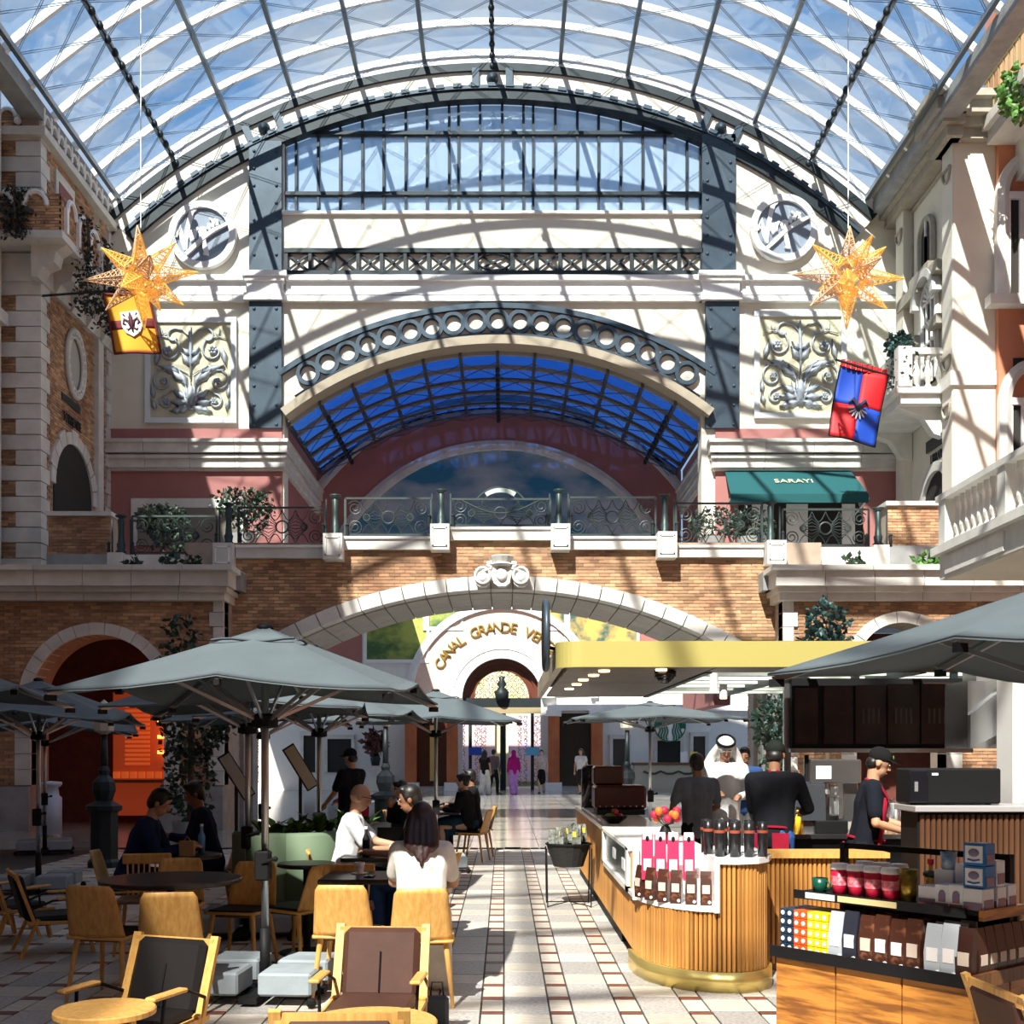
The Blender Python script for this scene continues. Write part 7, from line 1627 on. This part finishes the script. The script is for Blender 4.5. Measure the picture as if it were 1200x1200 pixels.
for i, (px_, py_, Y, n) in enumerate(((35, 270, 27, 0), (69, 310, 27.5, 0), (88, 330, 28.6, 0))):   # ivy hanging on the tower balcony
    X = [-11.5, -10.35, -10.35][i]; Yv = [27.05, 28.6, 29.9][i]; zt = 14.85
    t = thing('hanging_ivy', ['dark ivy trailing over the tower balcony front', 'long dark ivy trailing over the tower balcony corner', 'long dark ivy trailing over the tower balcony side'][i], 'plant', (X, Yv, zt), 0, 'ivy on the tower balcony')
    q = MB(); pts = []
    for _ in range(420): f = random.random()**.8; pts.append((random.gauss(0, .22 if i == 0 else .1), random.gauss(0, .08 if i == 0 else .28), .1-f*[1.2, 2.4, 2.4][i]))
    leaves(q, pts, .12); q.build('foliage', mat('ivy_leaf', (.02, .035, .03), .5, island=.5), t); b = MB()
    for k in range(4): b.tube([(0, .05*k-.1, .1), (.05, .06*k-.12, -.6), (.02, .05*k-.1, -1.0)], .012, 5)
    b.build('vine', bark, t)
for (px_, py_, Yv, lb, n) in ((1030, 425, 32.2, 'small blue-green plant at the far end of the palace balcony', 160), (1081, 385, 29.6, 'bushy blue-green plant trailing over the palace balcony', 520)):
    t = thing('balcony_plant', lb, 'plant', (10.15, Yv, 11.9), 0, 'plants on the palace balcony'); q = MB()
    pts = blob((0, 0, .2), (.3, .35, .3), n)+([(random.gauss(0, .12), random.gauss(0, .25), .2-random.random()*1.3) for _ in range(260)] if n > 300 else [])
    leaves(q, pts, .14); q.build('foliage', leafb, t); b = MB(); b.tube([(0, 0, -.3), (0, 0, .3)], .03, 6); b.build('stem', bark, t)
t = thing('balcony_plant', 'bright green plant on the high balcony of the salmon house', 'plant', (PX(1196, 26.5), 26.5, PZ(118, 26.5)), 0, 'plants on the salmon balcony'); q = MB(); leaves(q, blob((0, 0, .2), (.5, .3, .6), 300), .2); q.build('foliage', leafg, t); MB().tube([(0, 0, -.6), (0, 0, .3)], .03, 6).build('stem', bark, t)
for k in range(7):                                       # small plants along the terrace edge
    Y = 24.6; xx = [172, 213, 240, 985, 1062, 1078, 1096][k]
    t = thing('ledge_plant', ['wispy plant on the left ledge, leftmost', 'wispy plant on the left ledge, middle', 'broad-leaved plant on the left ledge by the pier', 'broad-leaved plant on the right ledge, leftmost', 'bright green plant on the right ledge, second', 'bright green plant on the right ledge, third', 'bright green plant on the right ledge, rightmost'][k], 'plant', (PX(xx, Y), 23.62, PZ(667, 24)+.02), 0, 'plants on the stone ledges')
    q = MB(); leaves(q, blob((0, 0, .08), (.18, .12, .12), 40), .16); q.build('foliage', leafg if k > 3 else leafd, t); MB().tube([(0, 0, 0), (0, 0, .1)], .01, 5).build('stem', bark, t)
t = thing('planter_plants', 'bright green broad leaves filling the planter bench', 'plant', (-1.95, 11.5, .7)); q = MB()
for k in range(9):
    c = V((-.35+.1*k, -.4+.17*k, .1))
    for j in range(14): a = random.random()*6.28; d = V((math.cos(a), math.sin(a), random.uniform(.5, 1.6))).normalized(); L = random.uniform(.22, .42); u = d.cross(V((0, 0, 1))).normalized(); w = .045; p1 = c+d*L*.55; p2 = c+d*L-V((0, 0, .08)); q.add([c, p1+u*w, p2, p1-u*w, p1+V((0, 0, -.012))], [(0, 1, 4), (1, 2, 4), (2, 3, 4), (3, 0, 4)])
q.build('foliage', leafg, t); MB().tube([(-.3, -.3, 0), (.4, .8, .02)], .02, 5).build('stems', bark, t)
t = thing('console_table', 'cream console with drawers against the far white wall', 'cabinet', (PX(438, 48.3), 48.3, 0)); MB().box(-.55, .55, 0, .5, 0, 1.0).build('body', cream, t); MB().box(-.6, .6, -.05, .55, 1.0, 1.06).build('table_top', stone, t)
for x in (-.5, .02): MB().box(x, x+.48, -.03, 0, .6, .92).build('drawer', stone, t)
t = thing('flower_arrangement', 'vase of dark red flowers on the cream console', 'flowers', (PX(440, 48.5), 48.5, 1.06)); m = MB(); m.lathe([(.0, 0), (.16, 0), (.22, .3), (.12, .5), (.0, .5)], n=12); m.build('vase', irond, t, True)
q = MB(); leaves(q, blob((0, 0, .95), (.45, .35, .5), 170), .3); q.build('foliage', mat('dark_red_petal', (.10, .03, .02), .6, island=.5), t)
# ---------------------------------------------------------------- lamp posts, menu stands, bottles on tables, left shop
def lamp_post(px_, Y, top, label):
    t = thing('lamp_post', label, 'lamp post', (PX(px_, Y), Y, 0), 0, 'dark lamp posts')
    m = MB(); m.lathe([(0, 0), (.24, 0), (.24, .08), (.2, .12), (.2, .78), (.26, .82), (.26, .88), (.12, .95), (.17, 1.1), (.16, 1.22), (.07, 1.32), (.085, 1.38), (.055, 1.45)], n=8); m.build('pedestal', irond, t)
    MB().cyl((0, 0, 1.4), (0, 0, top), .055, .045, 12).build('shaft', irond, t, True)
    m = MB(); m.lathe([(.05, top), (.14, top+.05), (.17, top+.35), (.06, top+.45), (0, top+.5)], n=8); m.build('lantern', mat('lantern_glass', (.5, .48, .4), .3), t)
lamp_post(452, 20.5, 2.1, 'dark lamp post before the white wall left of the doors'); lamp_post(122, 16.5, 1.9, 'dark lamp post before the glowing shop in the left arch')
lamp_post(735, 24.0, 2.1, 'dark lamp post beyond the kiosk left of the round green logo')
def stand(px_, py_, Y, label, m):
    t = thing('menu_stand', label, 'menu stand', (PX(px_, Y), Y, 0), R_(25), 'tilted menu stands'); zt = PZ(py_, Y)
    MB().cyl((0, 0, 0), (0, 0, zt-.1), .025, n=8).build('stem', irond, t); q = MB(); q.lathe([(.18, 0), (.18, .02), (.03, .04)], n=14); q.build('base', irond, t)
    B = T(0, 0, zt-.05) @ RY(R_(-32)); MB().box(-.09, .09, -.02, .02, -.34, .34, B).build('board', irond, t); MB().box(-.075, .075, -.03, -.02, -.32, .32, B).build('menu_sheet', m, t)
stand(277, 905, 15.5, 'tilted white menu stand beside the dark tree', mat('menu_white', (.7, .68, .66), .6)); stand(352, 895, 16.0, 'tilted cream menu stand behind the planter', mat('menu_cream', (.7, .62, .45), .6))
t = thing('litter_bin', 'small white cylindrical bin with chrome top inside the left arch', 'bin', (PX(60, 22.5), 22.5, 0)); m = MB(); m.lathe([(0, .04), (.2, .04), (.2, .75), (.15, .8), (.13, .95), (.2, 1.0), (.2, 1.06), (0, 1.08)], n=18); m.build('body', mat('pale_blue_white', (.55, .62, .75), .4), t, True); m = MB(); m.lathe([(0, 0), (.22, 0), (.22, .04), (0, .04)], n=18); m.build('base', stainless, t)
t = thing('glowing_shop', 'orange lit brick and shelf interior inside the left arch', 'shop', (PX(168, 26), 26.0, 0))
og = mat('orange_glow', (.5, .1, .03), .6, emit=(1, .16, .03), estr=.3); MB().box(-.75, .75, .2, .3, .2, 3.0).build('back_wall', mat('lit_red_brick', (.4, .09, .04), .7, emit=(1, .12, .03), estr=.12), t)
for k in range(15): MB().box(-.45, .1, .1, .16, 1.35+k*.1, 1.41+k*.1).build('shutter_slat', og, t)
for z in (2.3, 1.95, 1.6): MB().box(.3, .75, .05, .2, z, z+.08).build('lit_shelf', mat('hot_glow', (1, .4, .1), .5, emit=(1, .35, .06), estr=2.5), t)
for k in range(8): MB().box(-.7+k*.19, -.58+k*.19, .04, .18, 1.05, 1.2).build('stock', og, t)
MB().box(-.75, .75, 0, .2, .95, 1.02).build('shelf', oakd, t)
lg = bpy.data.lights.new('shop_glow', 'POINT'); lg.energy = 7; lg.color = (1, .3, .08); lg.shadow_soft_size = .2; lo_ = bpy.data.objects.new('shop_lamp', lg); C.objects.link(lo_); lo_.location = (PX(168, 25.4), 25.2, 2.2)
def on_table(kind, label, loc, m, grp=None):
    t = thing(kind, label, kind.replace('_', ' '), loc, 0, grp)
    if kind == 'bottle': q = MB(); q.lathe([(0, 0), (.032, 0), (.034, .15), (.014, .2), (.014, .24)], n=12); q.build('glass', m, t, True); MB().cyl((0, 0, .24), (0, 0, .262), .016, n=8).build('cap', white, t)
    elif kind == 'coffee_cup': q = MB(); q.lathe([(0, 0), (.025, 0), (.04, .085), (.036, .085), (.022, .01), (0, .01)], n=14); q.build('cup', m, t, True); q = MB(); q.lathe([(.06, 0), (.065, .008), (0, .006)], n=16); q.build('saucer', m, t)
    elif kind == 'phone': MB().bev(-.037, .037, -.075, .075, 0, .009, .003).build('case', black, t); MB().box(-.033, .033, -.07, .07, .009, .0095).build('screen', blackg, t)
    elif kind == 'paper_bag': MB().prism([(-.06, 0), (.06, 0), (.065, .13), (-.065, .13)], -.035, .035, 'y').build('bag', m, t); MB().tube([(-.03, 0, .13), (0, 0, .17), (.03, 0, .13)], .004, 4).build('handle', m, t)
    elif kind == 'laptop': MB().bev(-.16, .16, -.11, .11, 0, .015, .004).build('keyboard', stainless, t); MB().box(-.16, .16, .1, .11, .01, .22).build('screen', black, t)
    return t
on_table('bottle', 'blue water bottle on the table behind the parasol poles', (-2.72, 10.35, .74), mat('blue_bottle', (.12, .3, .6), .2)); on_table('paper_bag', 'kraft paper bag before the man in the navy suit', (-2.78, 10.1, .74), mat('kraft_bag', (.4, .24, .1), .8))
on_table('bottle', 'tall dark bottle on the table before the bald man', (-1.2, 10.0, .74), black); on_table('coffee_cup', 'white cup between the bald man and the man in black', (-.98, 10.2, .74), white); on_table('coffee_cup', 'white cup on the table of the woman in white', (-1.08, 8.6, .74), white); on_table('phone', 'black phone lying on the table left of the woman in white', (-.98, 8.4, .74), black); on_table('laptop', 'open laptop on the table beside the bald man', (-1.0, 10.42, .74), black)
q = thing('shoulder_bag', 'small grey cloth bag on the floor beside the brown lounge chair', 'bag', (-.40, 6.85, .0)); MB().bev(-.07, .07, -.035, .035, .0, .2, .02).build('pouch', mat('grey_bag', (.06, .07, .08), .8), q); MB().tube([(-.04, 0, .19), (-.03, 0, .28), (.03, 0, .28), (.04, 0, .19)], .006, 5).build('strap', black, q)
